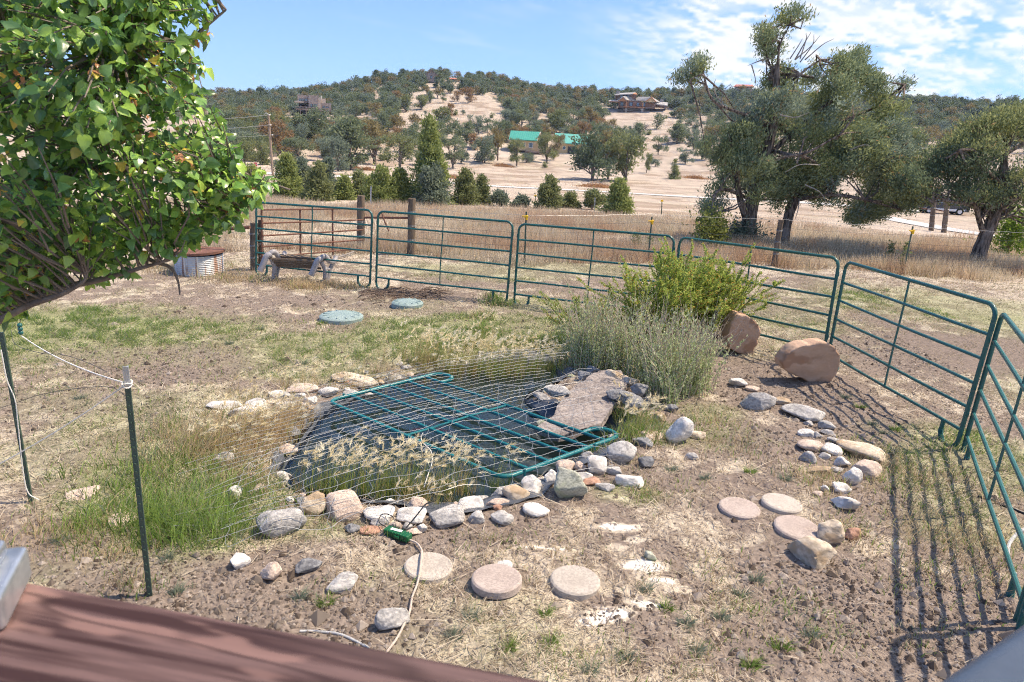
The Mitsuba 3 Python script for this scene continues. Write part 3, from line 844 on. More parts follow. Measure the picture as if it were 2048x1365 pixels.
z7 = lambda L: [(1340 + a / 2.893, 380 + b / 2.893) for a, b in L]
pb = at(1625, 770)
outline_stone(z7([(650, 1030), (645, 990), (665, 950), (710, 905), (775, 886), (800, 890), (850, 876), (905, 880), (950, 908), (985, 955), (997, 1010), (990, 1080), (960, 1130), (915, 1170), (850, 1150), (780, 1100), (700, 1065)]),
              pb[1], .26, -.25, 'boulder', 'upright tan boulder with a notched top in front of the corral panel', 3, yaw=.12)
pb2 = at(1490, 712)
outline_stone(z7([(330, 850), (350, 760), (385, 715), (440, 722), (490, 755), (525, 800), (530, 840), (512, 870), (520, 890), (498, 925), (495, 975), (420, 960), (350, 920)]), pb2[1], .3, -.15, 'boulder', 'reddish tan boulder half hidden behind the yellow-green bush', 8, yaw=.1)

# slate slab of the waterfall
sl = np.array([atz(a, b, .18)[:2] for a, b in [(1072, 828), (1110, 812), (1122, 792), (1150, 772), (1196, 752), (1240, 752), (1256, 768), (1240, 790), (1220, 808), (1206, 824), (1120, 842)]])
cs = m3.CrossSection([sl.tolist()])
if cs.area() <= 0:
    cs = m3.CrossSection([sl[::-1].tolist()])
k = cs.extrude(.07).refine_to_length(.04).to_mesh()
m = tm(k.vert_properties[:, :3], k.tri_verts)
m.merge_vertices()
v = np.array(m.vertices)
v += np.array(m.vertex_normals) * ((meshkit.fbm(v * [9, 9, 30], 4, seed=6) - .5) * .05)[:, None]
v[:, 2] += .06 + (v[:, 1] - v[:, 1].mean()) * .16
solid('mat_slate', speckle((0.15, 0.13, 0.125), (0.36, 0.325, 0.31), 40), .8, .25)
single('stone_slab', 'flat brown-grey slate slab of the little waterfall beside the sage bush', 'stone slab', tm(v, m.faces), 'mat_slate', smooth=30)


# ------------------------------------------------------------------ stepping stones, lids, well ring
def disc(px, py, w, thick, tone, label, bevel=.012):
    p = gpt(px, py, thick * .55)
    r = w / ppm(p) / 2
    prof = [(0, thick), (r - bevel * 2.2, thick), (r - bevel, thick - .002), (r, thick - bevel), (r, 0), (r * .5, 0), (0, 0)]
    m = trimesh.creation.revolve(np.array(prof)[::-1], sections=56)
    m = tm(m.vertices, m.faces)
    if m.volume < 0:
        m.invert()
    rg = np.random.default_rng(int(px))
    m.apply_transform(trimesh.transformations.rotation_matrix(rg.uniform(-.05, .05), [1, 0, 0]) @ trimesh.transformations.rotation_matrix(rg.uniform(-.04, .04), [0, 1, 0]))
    m.apply_transform(frame([p[0], p[1], p[2] - thick * .75]))
    return single('stepping_stone', label, 'stepping stone', m, tone, smooth=30)


solid('mat_paver_pink', speckle((0.34, 0.285, 0.26), (0.50, 0.435, 0.40), 90), .92, .1)
solid('mat_paver_grey', speckle((0.36, 0.325, 0.29), (0.53, 0.49, 0.445), 90), .92, .1)
for k in ('pink', 'grey'):
    bumped('mat_paver_' + k, lambda p, n, uv: 0.0035 * tfbm(p.x * 140, p.y * 140, p.z * 140, 2))
disc(857, 1137, 97, .05, 'mat_paver_grey', 'round beige stepping stone with a power cord lying across it')
disc(993, 1173, 101, .06, 'mat_paver_pink', 'round pink stepping stone, middle of the three in front of the pond')
disc(1150, 1167, 100, .06, 'mat_paver_grey', 'round beige stepping stone, right one of the three in front of the pond')
disc(1478, 1021, 80, .055, 'mat_paver_pink', 'round pink stepping stone, left one of the three on the right')
disc(1563, 1010, 78, .05, 'mat_paver_grey', 'pale half-sunken stepping stone, farthest of the three on the right')
disc(1594, 1062, 90, .055, 'mat_paver_pink', 'round pink stepping stone with a cream rock on its edge')

solid('mat_lid', lambda p, n, uv: mix((0.17, 0.25, 0.25), (0.29, 0.37, 0.375), tfbm(p.x * 7, p.y * 7, p.z * 7, 4)), .6, .35)


def tank_lid(px, py, w, label):
    p = gpt(px, py, .08)
    r = w / ppm(p) / 2
    t = thing('tank_lid', label, 'tank lid')
    prof = [(0, .105), (r * .5, .10), (r * .86, .085), (r - .02, .078), (r, .06), (r, -.08), (0, -.08)]
    m = trimesh.creation.revolve(np.array(prof)[::-1], sections=48)
    if m.volume < 0:
        m.invert()
    part(t, 'cover', move(m, frame(p - [0, 0, .08])), 'mat_lid', smooth=30)
    for a in np.linspace(0, 2 * np.pi, 12, endpoint=False):
        part(t, 'rib', move(cat([box(r * .25, r * .84, -.009, .009, .088, .100)]), trimesh.transformations.translation_matrix(p - [0, 0, .08]) @ trimesh.transformations.rotation_matrix(a, [0, 0, 1])), 'mat_lid')


tank_lid(683, 641, 86, 'pale green round tank lid, the nearer and larger of two in the lawn')
tank_lid(815, 612, 63, 'pale green round tank lid, the farther one near the corral panels')

# galvanised ring with a rusty two-part lid
p = gpt(400, 545)
t = thing('well_ring', 'galvanised steel well ring with a rusty two-part lid behind the pear tree', 'well ring')
s = ppm(p)
r, hgt = 45 / s, 40 / s
ang = np.linspace(0, 2 * np.pi, 73)
pts = np.stack([np.cos(ang), np.sin(ang)], 1)
V, Fc = [], []
zs = np.linspace(-.05, hgt, 26)
for i, z_ in enumerate(zs):
    rr = r + .006 * math.cos(i * np.pi)
    V.append(np.c_[pts[:-1] * rr, np.full(72, z_)])
V = np.vstack(V)
for i in range(25):
    a = i * 72 + np.arange(72)
    b = i * 72 + (np.arange(72) + 1) % 72
    Fc += [np.stack([a, b, b + 72], 1), np.stack([a, b + 72, a + 72], 1)]
solid('mat_galv_stain', lambda q, n, uv: mix(mix((0.40, 0.43, 0.45), (0.62, 0.65, 0.67), tfbm(q.x * 5, q.y * 5, q.z * 5, 3)), (0.30, 0.14, 0.07), 0.8 * smoothstep(.58, .7, tfbm(q.x * 14, q.y * 14, q.z * 1.2, 3))), .5, .4, metallic=.3)
part(t, 'wall', move(tm(V, np.vstack(Fc)), frame(p)), 'mat_galv_stain', smooth=50)
for sg in (-1, 1):
    arc = np.linspace(-np.pi / 2, np.pi / 2, 30) + (0 if sg > 0 else np.pi)
    poly = Polygon(np.c_[np.cos(arc) * (r + .03) + sg * .015, np.sin(arc) * (r + .03)])
    m = trimesh.creation.extrude_polygon(poly, .05, engine='earcut')
    m.apply_transform(trimesh.transformations.rotation_matrix(sg * -.06, [0, 1, 0]))
    part(t, 'lid', move(m, frame(p + [0, 0, hgt + .012])), 'mat_rust')
for a in (-1.2, -1.75):
    part(t, 'seam_strap', move(box(-.018, .018, -r - .012, -r + .006, -.03, hgt), trimesh.transformations.translation_matrix(p) @ trimesh.transformations.rotation_matrix(a + np.pi / 2, [0, 0, 1])), 'mat_galv')

# ------------------------------------------------------------------ posts, rope, wire fence, rusty gate


def tee_bar(p0, p1, w=.035, d=.03, th=.005):
    """A steel T-post between two points: flange, web and studs."""
    p0, p1 = np.asarray(p0, float), np.asarray(p1, float)
    L = np.linalg.norm(p1 - p0)
    m = [box(-w / 2, w / 2, -th / 2, th / 2, 0, L), box(-th / 2, th / 2, th / 2, d, 0, L - .002)]
    for z in np.arange(.1, L - .05, .055):
        m.append(box(-.006, .006, -th / 2 - .007, -th / 2, z, z + .012))
    m = cat(m)
    zax = (p1 - p0) / L
    xax = np.cross([0, 1, 0], zax)
    xax /= np.linalg.norm(xax)
    M = np.eye(4)
    M[:3, 0], M[:3, 1], M[:3, 2], M[:3, 3] = xax, np.cross(zax, xax), zax, p0
    return m, M


def near_tpost(base_px, top_px, label, tip=True):
    b = gpt(*base_px)
    top = atd(top_px[0], top_px[1], b[1] + .0)
    t = thing('steel_post', label, 'post')
    u = (top - b) / np.linalg.norm(top - b)
    L = np.linalg.norm(top - b)
    m, M = tee_bar(b - u * .25, b + u * (L - (.13 if tip else 0)))
    part(t, 'shaft', move(m, M), 'mat_tpost')
    if tip:
        m, M = tee_bar(b + u * (L - .13), top, .036, .031, .0055)
        part(t, 'bare_tip', move(m, M), 'mat_tpost_tip')
    return b, top, u


b1, t1, u1 = near_tpost((300, 1197), (251, 734), 'green steel T-post with a bare silver tip, wrapped with white rope')
b0, t0, u0 = near_tpost((62, 1008), (2, 665), 'leftmost green steel T-post, its top hidden by the pear leaves', tip=False)


def sag_line(a, b, sag, n=24):
    s = np.linspace(0, 1, n)
    p = np.outer(1 - s, a) + np.outer(s, b)
    p[:, 2] -= sag * 4 * s * (1 - s)
    return p


k1 = t1 - u1 * .105
far_l = atd(43, 672, 6.2)
single('rope', 'white rope from the pear leaves down to the tip of the T-post', 'rope', tube(sag_line(far_l, k1, .05), .0042, 6), 'mat_rope', smooth=40)
single('rope', 'white rope sloping from the T-post tip down to the left edge', 'rope', tube(sag_line(k1, atd(-60, 958, 3.95), .03), .0045, 6), 'mat_rope', smooth=40)
knot = [k1 + np.array([math.cos(a) * .026, math.sin(a) * .03, .012 * math.sin(a * 1.5) - .004 * a / 6]) for a in np.linspace(0, 4 * np.pi, 50)]
single('rope', 'white rope knot wound around the tip of the T-post', 'rope', tube(knot, .0045, 6), 'mat_rope', smooth=40)
single('wire', 'thin dark wire arching from the T-post to the left post', 'wire', tube(spline([t1 - u1 * .2, atd(220, 775, 4.05), atd(150, 778, 4.3), atd(80, 790, 4.6), atd(35, 805, 4.9), atd(-40, 830, 5.0)], 10), .0022, 5), 'mat_wire_dark', smooth=40)
single('wire', 'thin dark wire loop hanging below the pear leaves', 'wire', tube(spline([atd(22, 662, 5.0), atd(32, 690, 4.9), atd(80, 706, 4.8), atd(130, 711, 4.7), atd(180, 728, 4.6), atd(215, 745, 4.5)], 10), .0022, 5), 'mat_wire_dark', smooth=40)
single('rope', 'white strand running down along the leftmost T-post', 'rope', tube(spline([atd(2, 700, 4.8), atd(14, 760, 4.8), atd(30, 800, 4.8), atd(36, 850, 4.82), atd(46, 940, 4.84), atd(56, 985, 4.84), atd(78, 1000, 4.84)], 8), .004, 6), 'mat_rope', smooth=40)
t = thing('rope_insulator', 'small dark green rope insulator hanging from the pear tree', 'insulator')
ip = far_l
for i in range(3):
    q = trimesh.creation.icosphere(subdivisions=2, radius=.022)
    part(t, 'bead', move(q, trimesh.transformations.translation_matrix(ip + [-.002, 0, .03 + .036 * i])), 'mat_teal', smooth=True)
part(t, 'hook', tube(spline([ip + [0, 0, .12], ip + [.012, 0, .16], ip + [0, 0, .2]], 6), .004, 6), 'mat_black_plastic', smooth=40)


def wood_post(base_px, top_px, r, label, lean_d=0.0, mat_='mat_oldwood', drop=.15):
    b = gpt(*base_px)
    top = atd(top_px[0], top_px[1], b[1] + lean_d)
    t = thing('wooden_post', label, 'post')
    rg = np.random.default_rng(int(base_px[0]))
    n = 26
    s = np.linspace(0, 1, n)
    P = np.outer(1 - s, b - [0, 0, drop]) + np.outer(s, top)
    m = tube(P, r * (1.05 - .1 * s), 18)
    v = np.array(m.vertices)
    nn = np.array(m.vertex_normals)
    v += nn * ((meshkit.fbm(v * [30, 30, 3] + b, 3, seed=3) - .5) * r * .35)[:, None]
    part(t, 'shaft', tm(v, m.faces), mat_, smooth=45)
    for z in (.25, .5, .75):          # wire wraps
        c = b * (1 - z) + top * z
        a = np.linspace(0, 4 * np.pi, 40)
        part(t, 'wire_wrap', tube(np.stack([c[0] + np.cos(a) * r * 1.1, c[1] + np.sin(a) * r * 1.1, c[2] + a * .004], 1), .004, 5), 'mat_wire', smooth=40)
    return b, top


wa, wat = wood_post((722, 499), (722, 392), .105, 'thick weathered wooden post, left of the two behind the corral panels')
wb, wbt = wood_post((822, 509), (824, 398), .10, 'weathered wooden post, right of the two behind the corral panels')
wc, wct = wood_post((508, 542), (508, 446), .085, 'weathered wooden post at the left end of the corral panels')
wd, wdt = wood_post((1548, 533), (1562, 440), .07, 'slim leaning wooden post in front of the big juniper')
wc2, wc2t = wood_post((522, 540), (521, 440), .06, 'slim reddish wooden gate post beside the left end of the panels')
we, wet = wood_post((1863, 462), (1868, 402), .13, 'left of two grey wooden posts by the driveway')
wf, wft = wood_post((1888, 466), (1895, 404), .13, 'right of two grey wooden posts by the driveway')
single('brace_rail', 'dark brace rail joining the two grey wooden posts by the driveway', 'rail', tube([we + [-2.2, .5, 1.25], we + [0, 0, 1.2], wf + [-.1, 0, 1.15]], .035, 8), 'mat_rust', smooth=40)
single('brace_pipe', 'rusty brace pipe between the two weathered wooden posts', 'pipe', tube([wa + [.05, 0, (wat - wa)[2] * .60], wb + [-.05, 0, (wbt - wb)[2] * .66]], .03, 8), 'mat_rust', smooth=40)
single('brace_pipe', 'rusty pipe rail at the left below the pear leaves', 'pipe', tube([atd(330, 468, 15.4), atd(420, 461, 15.2), atd(500, 455, 15.0)], .035, 8), 'mat_rust', smooth=40)
single('iron_strap', 'bent rusty iron strap behind the second corral panel', 'metal strip', tube([atd(763, 425, 18.4), atd(770, 445, 18.3), atd(778, 463, 18.2)], .02, 6), 'mat_rust', smooth=40)

# rusty pipe gate swung open between the posts
t = thing('pipe_gate', 'thin rusty brown pipe gate standing open behind the leftmost corral panel', 'gate')
zb = [(522, 420, 726, 417), (522, 447, 726, 440), (525, 472, 726, 460), (525, 494, 726, 480), (555, 513, 726, 497)]
da_, db_ = 15.2, 18.3
for (ax, ay, bx, by) in zb:
    part(t, 'rail', tube([atd(ax, ay, da_), atd((ax + bx) / 2, (ay + by) / 2 + .6, 2 / (1 / da_ + 1 / db_)), atd(bx, by, db_)], .019, 8), 'mat_rust', smooth=40)
for px, y0, y1, dd in ((523, 404, 540, 15.2), (600, 420, 515, 16.3), (665, 419, 510, 17.3)):
    part(t, 'upright', tube([atd(px, y0, dd), atd(px + 1, y1, dd)], .022, 8), 'mat_rust', smooth=40)
single('fence_stick', 'slanting weathered pole lying below the gate', 'pole', tube([atd(668, 517, 17.2), atd(690, 511, 17.4), atd(708, 504, 17.6)], .025, 7), 'mat_deadwood', smooth=40)

# wire fence with steel posts along the meadow
FENCE_T = [((1049, 530), (1052.5, 424)), ((1296, 522), (1304, 434)), ((1806, 548), (1826, 453))]
tops = [wbt]
fb = [wb]
for i, (b_, t_) in enumerate(FENCE_T):
    b = gpt(*b_)
    top = atd(t_[0], t_[1], b[1])
    where = ['behind the third corral panel', 'above the third panel near the bush', 'left of the right-hand juniper'][i]
    tt = thing('fence_post', 'dark steel T-post with a yellow insulator ' + where, 'post')
    m, M = tee_bar(b - [0, 0, .2], top, .04, .035, .007)
    part(tt, 'shaft', move(m, M), 'mat_tpost')
    u = (top - b) / np.linalg.norm(top - b)
    c = top - u * .12
    ins = cat([rbox(.10, .05, .05, .012), move(rbox(.05, .06, .12, .012), trimesh.transformations.translation_matrix([.02, 0, -.02])), move(rbox(.16, .03, .025, .008), trimesh.transformations.translation_matrix([-.02, -.02, .012]))])
    part(tt, 'insulator', move(ins, frame(c + [0, -.02, 0])), 'mat_yellow', smooth=40)
    tops.append(top)
    fb.append(b)
order = [(wb, wbt), (fb[1], tops[1]), (fb[2], tops[2]), (wd, wdt), (fb[3], tops[3])]
pe = gpt(2120, 560)
order.append((pe, pe + [0, 0, 1.5]))
t = thing('wire_fence', 'thin wire strands of the meadow fence behind the corral panels', 'wire fence')
for h in (.12, .3, .46, .62, .8, 1.02, 1.24):
    P = []
    for (a, b) in order:
        L = np.linalg.norm(b - a)
        P.append(a + (b - a) / L * h)
    Q = np.vstack([sag_line(P[i], P[i + 1], .02, 8)[:-1] for i in range(len(P) - 1)] + [P[-1][None]])
    part(t, 'strand', tube(Q, .0028 if h < 1 else .0034, 5), 'mat_wire_dark' if h != 1.24 else 'mat_wire', smooth=40)
for i in range(len(order) - 1):
    (a, ta), (b, tb) = order[i], order[i + 1]
    n = int(np.linalg.norm(b - a) / .35)
    for j in range(1, n):
        s = j / n
        q = a * (1 - s) + b * s
        part(t, 'stay', tube([q + [0, 0, .1], q + [0, 0, .80]], .0022, 4), 'mat_wire_dark', smooth=40)
t = thing('wire_fence', 'thin wire strands between the wooden posts at the left', 'wire fence')
for h in (.2, .4, .6, .8, 1.0, 1.2):
    part(t, 'strand', tube(np.vstack([sag_line(gpt(250, 500) + [0, 0, h], wc + [0, 0, h], .02, 8)]), .0026, 5), 'mat_wire_dark', smooth=40)
for j, (px, pb_, pt, mt, lab) in enumerate([(741, 420, 373, 'mat_galv', 'small pale stake between young junipers beyond the meadow'), (1070, 412, 391, 'mat_tpost', 'small dark stake with a yellow cap left of the round young juniper'), (1189, 424, 396, 'mat_galv', 'small pale stake between two young junipers'),
                                            (1323, 430, 401, 'mat_tpost', 'dark stake with a yellow cap right of the young junipers'), (1304, 436, 431, 'mat_galv', 'tiny grey stake near the meadow fence')]):
    b = at(px, pb_)
    tt = thing('stake', lab, 'stake')
    top = atd(px + 1, pt, b[1])
    m, M = tee_bar(b - [0, 0, .1], top, .05, .04, .012)
    part(tt, 'shaft', move(m, M), mt)
    if 'yellow' in lab:
        part(tt, 'cap', move(rbox(.14, .08, .10, .02), frame(top - [0, 0, .03])), 'mat_yellow', smooth=40)

# ------------------------------------------------------------------ overturned bench
solid('mat_bench_plastic', lambda p, n, uv: mix((0.25, 0.24, 0.255), (0.40, 0.39, 0.41), tfbm(p.x * 9, p.y * 9, p.z * 9, 3)), .5, .4)
solid('mat_bench_slat', lambda p, n, uv: mix((0.085, 0.062, 0.045), (0.24, 0.185, 0.135), tfbm(p.x * 6, p.y * 40, p.z * 45, 3)), .75, .25)
bd = gpt(655, 560)[1]
BX = lambda x, y, o=0.0: atd(480 + x / 8.533, 480 + y / 8.533, bd - .35 + o)
t = thing('bench', 'overturned plastic garden bench with grey end frames and brown slats', 'bench')


def end_frame(arm, hook, rear, legs):
    ms = [tube(spline(arm[0], 7), arm[1], 12), tube(spline(hook[0], 7), hook[1], 12), tube(spline(rear[0], 7), rear[1], 12)]
    for L in legs:
        ms.append(tube(spline(L[0], 6), L[1], 10))
    ms = [m3.Manifold(m3.Mesh(np.asarray(q.vertices, np.float32), np.asarray(q.faces, np.uint32))) for q in ms]
    return ms


def union(ms):
    good = [q for q in ms if not q.is_empty()]
    u = good[0]
    for q in good[1:]:
        u = u + q
    k = u.to_mesh()
    return tm(k.vert_properties[:, :3], k.tri_verts)


for dx, dy, seed in ((0, 0, 1), (868, 75, 2)):
    Bq = lambda x, y, o=0.0: BX(x + dx, y + dy, o)
    ms = []
    ms.append(tube(spline([Bq(345, 530, -.1), Bq(395, 420, -.08), Bq(440, 310, -.06), Bq(480, 262, -.04), Bq(525, 250, 0)], 7), .062, 12))
    ms.append(tube(spline([Bq(500, 270, 0), Bq(530, 225, .0), Bq(575, 205, .04), Bq(615, 235, .1), Bq(650, 285, .16)], 7), .052, 12))
    ms.append(tube(spline([Bq(650, 290, .16), Bq(720, 300, .26), Bq(755, 270, .34), Bq(770, 215, .40)], 7), .05, 12))
    ms.append(tube(spline([Bq(520, 300, .0), Bq(560, 380, .05), Bq(590, 470, .08), Bq(575, 680, .12)], 6), .048, 10))
    ms.append(tube(spline([Bq(735, 300, .3), Bq(690, 380, .28), Bq(650, 500, .25), Bq(600, 720, .22)], 6), .045, 10))
    ms.append(tube(spline([Bq(545, 370, .04), Bq(620, 420, .15), Bq(680, 420, .27)], 6), .035, 8))
    part(t, 'end_frame', cat(ms), 'mat_bench_plastic', smooth=50)


def plank(a, b, hgt, th, tilt=0.0):
    a, b = np.asarray(a), np.asarray(b)
    L = np.linalg.norm(b - a)
    x = (b - a) / L
    y = np.cross([0, 0, 1.0], x)
    y /= np.linalg.norm(y)
    z = np.cross(x, y)
    c_, s_ = math.cos(tilt), math.sin(tilt)
    y, z = y * c_ + z * s_, z * c_ - y * s_
    M = np.eye(4)
    M[:3, 0], M[:3, 1], M[:3, 2], M[:3, 3] = x, y, z, (a + b) / 2
    return move(rbox(L, th, hgt, .008), M)


for (xa, ya, xb, yb, o) in ((505, 318, 1270, 368, .0), (545, 352, 1265, 398, .03), (560, 385, 1260, 425, .06), (590, 412, 1270, 455, .09), (640, 445, 1380, 490, .12)):
    part(t, 'slat', plank(BX(xa, ya, o), BX(xb, yb, o), .045, .09, -.25), 'mat_bench_slat', smooth=30)
part(t, 'slat', plank(BX(770, 270, .38), BX(1560, 315, .38), .07, .04, .2), 'mat_bench_slat', smooth=30)
part(t, 'slat', plank(BX(640, 275, .2), BX(1450, 330, .2), .05, .09, .3), 'mat_bench_slat', smooth=30)

# ------------------------------------------------------------------ cord, hoses, sticks
solid('mat_green_plastic', (0.006, 0.10, 0.035), .35, .5)
solid('mat_label', (0.75, 0.73, 0.70), .6, .3)
solid('mat_cord', lambda p, n, uv: mix((0.42, 0.35, 0.30), (0.60, 0.52, 0.46), tfbm(p.x * 30, p.y * 30, p.z * 30, 2)), .6, .3)
solid('mat_hose_grey', lambda p, n, uv: mix((0.33, 0.34, 0.36), (0.52, 0.53, 0.54), tfbm(p.x * 30, p.y * 30, p.z * 30, 2)), .6, .3)
ca, cb = gpt(771, 1066, .03), gpt(820, 1082, .03)
cc_ = (ca + cb) / 2
L = np.linalg.norm(cb - ca)
yaw = math.atan2(cb[1] - ca[1], cb[0] - ca[0])
t = thing('cord_cover', 'green plastic weatherproof cord cover on the ground before the pond rim', 'cord cover')
part(t, 'shell', move(cat([rbox(L, .07, .05, .012)] + [move(rbox(.012, .078, .056, .004), trimesh.transformations.translation_matrix([x, 0, 0])) for x in np.linspace(-L / 2 + .015, L / 2 - .015, 9)]), frame(cc_, yaw)), 'mat_green_plastic', smooth=30)
part(t, 'label', move(rbox(L * .42, .03, .004, .0015), frame(cc_ + [-.01, .01, .0285], yaw + .1)), 'mat_label')
part(t, 'latch', move(rbox(.05, .02, .02, .004), frame(cc_ + [.0, -.045, .0], yaw)), 'mat_green_plastic', smooth=30)


def ground_line(pts, r, h=None, n=10):
    P = spline([gpt(a, b, 0) for a, b in pts], n)
    P[:, 2] = gz(P[:, 0], P[:, 1]) + (r * .8 if h is None else h)
    k = np.ones(7) / 7
    z = np.convolve(np.pad(P[:, 2], 3, mode='edge'), k, 'valid')
    P[:, 2] = np.maximum(z, P[:, 2] - .004)
    return P


pth = [(820, 1082), (834, 1089), (843, 1105), (842, 1135), (838, 1165), (825, 1200), (819, 1235), (806, 1265), (792, 1290), (770, 1318), (740, 1350)]
P = ground_line(pth, .0075)
for i, q in enumerate(P):
    x_, y_ = project(q)
    if 1112 < y_ < 1165:
        P[i, 2] += .045
P[:, 2] = np.convolve(np.pad(P[:, 2], 3, mode='edge'), np.ones(7) / 7, 'valid')
P[:, 2] += .02
single('extension_cord', 'tan power cord running from the green cord cover over a stepping stone', 'cord', tube(P, .0075, 8), 'mat_cord', smooth=40)
single('cable', 'thin black cable looping from the cord cover over the cobbles', 'cable', tube(spline([gpt(772, 1064, .03), gpt(758, 1055, .05), gpt(765, 1046, .07), gpt(785, 1052, .07), gpt(793, 1062, .03)], 8), .004, 6), 'mat_black_plastic', smooth=40)
single('cable', 'black cable rising between the pale cobbles to the pond', 'cable', tube(spline([gpt(812, 1062, .03), gpt(835, 1045, .08), gpt(850, 1030, .10), gpt(868, 1008, .06)], 8), .006, 6), 'mat_black_plastic', smooth=40)
single('pipe', 'black plastic pipe under the slate slab', 'pipe', tube(spline([atz(1060, 832, .0), atz(1100, 838, .03), atz(1150, 838, .04), atz(1210, 842, .02)], 8), .018, 8), 'mat_black_plastic', smooth=40)
single('garden_hose', 'black hose on the grass beyond the right-hand panel', 'hose', tube(ground_line([(1955, 997), (1985, 1006), (2010, 1016), (2060, 1030), (2120, 1040)], .012), .012, 8), 'mat_black_plastic', smooth=40)
single('garden_hose', 'grey hose curving behind the foot of the nearest panel', 'hose', tube(spline([gpt(2090, 1062, .05), gpt(2045, 1068, .03), gpt(2022, 1085, .02), gpt(2013, 1110, .02), gpt(2016, 1135, .02), gpt(2028, 1160, .02)], 8), .014, 8), 'mat_hose_grey', smooth=40)
single('garden_hose', 'grey hose end showing just above the wooden rail', 'hose', tube(ground_line([(600, 1268), (630, 1268), (660, 1271), (700, 1281), (740, 1300)], .008), .008, 8), 'mat_hose_grey', smooth=40)
single('rope', 'white cord loop hanging on the wire over the pond', 'rope', tube(spline([atz(846, 866, .2), atz(842, 876, .16), atz(848, 888, .13), atz(862, 903, .12), atz(864, 925, .1), atz(856, 950, .06), atz(848, 975, .0)], 8), .0045, 6), 'mat_rope', smooth=40)
single('stake', 'short rusty rod sticking up in the yellow-green bush', 'rod', tube([gpt(1213, 640), gpt(1213, 640) + [.01, 0, .62]], .016, 7), 'mat_rust', smooth=40)
rg = np.random.default_rng(5)
tw = []
for i in range(150):
    c = gpt(rg.uniform(715, 870), 590 + rg.normal(0, 6))
    a = rg.normal(.0, .5)
    L = rg.uniform(.15, .5)
    d_ = np.array([math.cos(a), math.sin(a) * .6, rg.normal(0, .12)]) * L
    tw.append(tube([c + [0, 0, .02], c + d_ * .5 + [0, 0, rg.uniform(.02, .09)], c + d_ + [0, 0, .02]], [.009, .008, .004], 5))
stuff('twig_litter', 'dark dead twigs piled along the foot of the second corral panel', 'twigs', cat(tw), 'mat_twig')

# ------------------------------------------------------------------ the deck's rail, cap and grill lid close to the lens


def rail_col(p, n, uv):
    q = p.x * 0.983 - p.y * 0.18
    r_ = p.x * 0.18 + p.y * 0.983
    g = tfbm(q * 5, r_ * 90, p.z * 90, 4)
    c = mix((0.040, 0.018, 0.016), (0.150, 0.094, 0.088), smoothstep(.28, .72, g))
    wn = smoothstep(.58, .74, tfbm(q * 9, r_ * 40, 3.0, 3))
    c = mix(c, (0.27, 0.165, 0.145), wn * .6)
    crack = smoothstep(.035, .0, dr.abs(tfbm(q * 2.2, r_ * 16, 8.0, 3) - .42))
    return mix(c, (0.03, 0.014, 0.012), crack * .6)


solid('mat_rail', rail_col, .55, .4)
bumped('mat_rail', lambda p, n, uv: 0.0025 * tfbm((p.x * 0.983 - p.y * 0.18) * 8, (p.x * 0.18 + p.y * 0.983) * 120, p.z * 60, 3), eps=6e-4)
RZ = 2.42
ra, rb = atz(45, 1160, RZ), atz(1130, 1366, RZ)
dv = (rb - ra)
dv /= np.linalg.norm(dv)
back = np.array([dv[1], -dv[0], 0])
if back[1] > 0:
    back = -back
t = thing('deck_rail', 'dark red stained wooden deck rail across the lower left corner', 'rail')
L0, L1 = 1.3, 1.2
cmid = (ra - dv * L0 + rb + dv * L1) / 2
Lr = np.linalg.norm(rb - ra) + L0 + L1
M = np.eye(4)
M[:3, 0], M[:3, 1], M[:3, 2] = dv, -back, [0, 0, 1]
M[:3, 3] = cmid + back * .07 + np.array([0, 0, -.019])
pl = rbox(Lr, .14, .038, .006)
part(t, 'cap_board', move(pl, M), 'mat_rail', smooth=40)
M2 = M.copy()
M2[:3, 3] = cmid + back * .07 + np.array([0, 0, -.019 - .02 - .045])
part(t, 'cross_rail', move(rbox(Lr, .038, .086, .004), M2), 'mat_rail', smooth=40)
for s in (.62, 2.2):
    q = ra - dv * L0 + dv * s + back * .07
    part(t, 'post', move(box(-.044, .044, -.044, .044, -.1, RZ - .041), frame([q[0], q[1], 0], math.atan2(dv[1], dv[0]))), 'mat_rail')
# lamp cap of the rail post
solid('mat_capmetal', lambda p, n, uv: mix((0.36, 0.40, 0.45), (0.72, 0.75, 0.78), tfbm(p.x * 60, p.y * 60, p.z * 60, 3)), .32, .5, metallic=.8)
t = thing('post_cap', 'silvery metal post cap on the rail at the left edge', 'post cap')
pc = atz(-62, 1222, RZ)
pc[2] = RZ
yw = math.atan2(dv[1], dv[0]) + .55
part(t, 'body', move(rbox(.105, .105, .044, .007), frame(pc + [-.004, 0, .022], yw)), 'mat_capmetal', smooth=40)
part(t, 'crown', move(rbox(.075, .075, .022, .007), frame(pc + [-.004, 0, .054], yw)), 'mat_capmetal', smooth=40)
# the lid
solid('mat_lid_plastic', lambda p, n, uv: mix((0.035, 0.055, 0.095), (0.05, 0.075, 0.125), tfbm(p.x * 30, p.y * 30, p.z * 30, 3)), .38, .5)
t = thing('grill_lid', 'smooth blue-grey plastic lid in the lower right corner', 'lid')
ga, gb = atz(1846, 1366, 2.30), atz(2050, 1228, 2.30)
dg = (gb - ga) / np.linalg.norm(gb - ga)
ng = np.array([dg[1], -dg[0], 0])
M = np.eye(4)
M[:3, 0], M[:3, 1], M[:3, 2] = dg, -ng if np.cross([0, 0, 1.0], dg) @ ng < 0 else ng, [0, 0, 1]
y_ax = np.cross([0, 0, 1.0], dg)
M[:3, 1] = y_ax
sgn = -1 if (y_ax @ np.array([0.5, 1, 0])) > 0 else 1
M[:3, 3] = (ga + gb) / 2 + y_ax * sgn * .26 + np.array([0, 0, -.06])
part(t, 'shell', move(rbox(.85, .52, .12, .03), M), 'mat_lid_plastic', smooth=40)
Mh = M.copy()
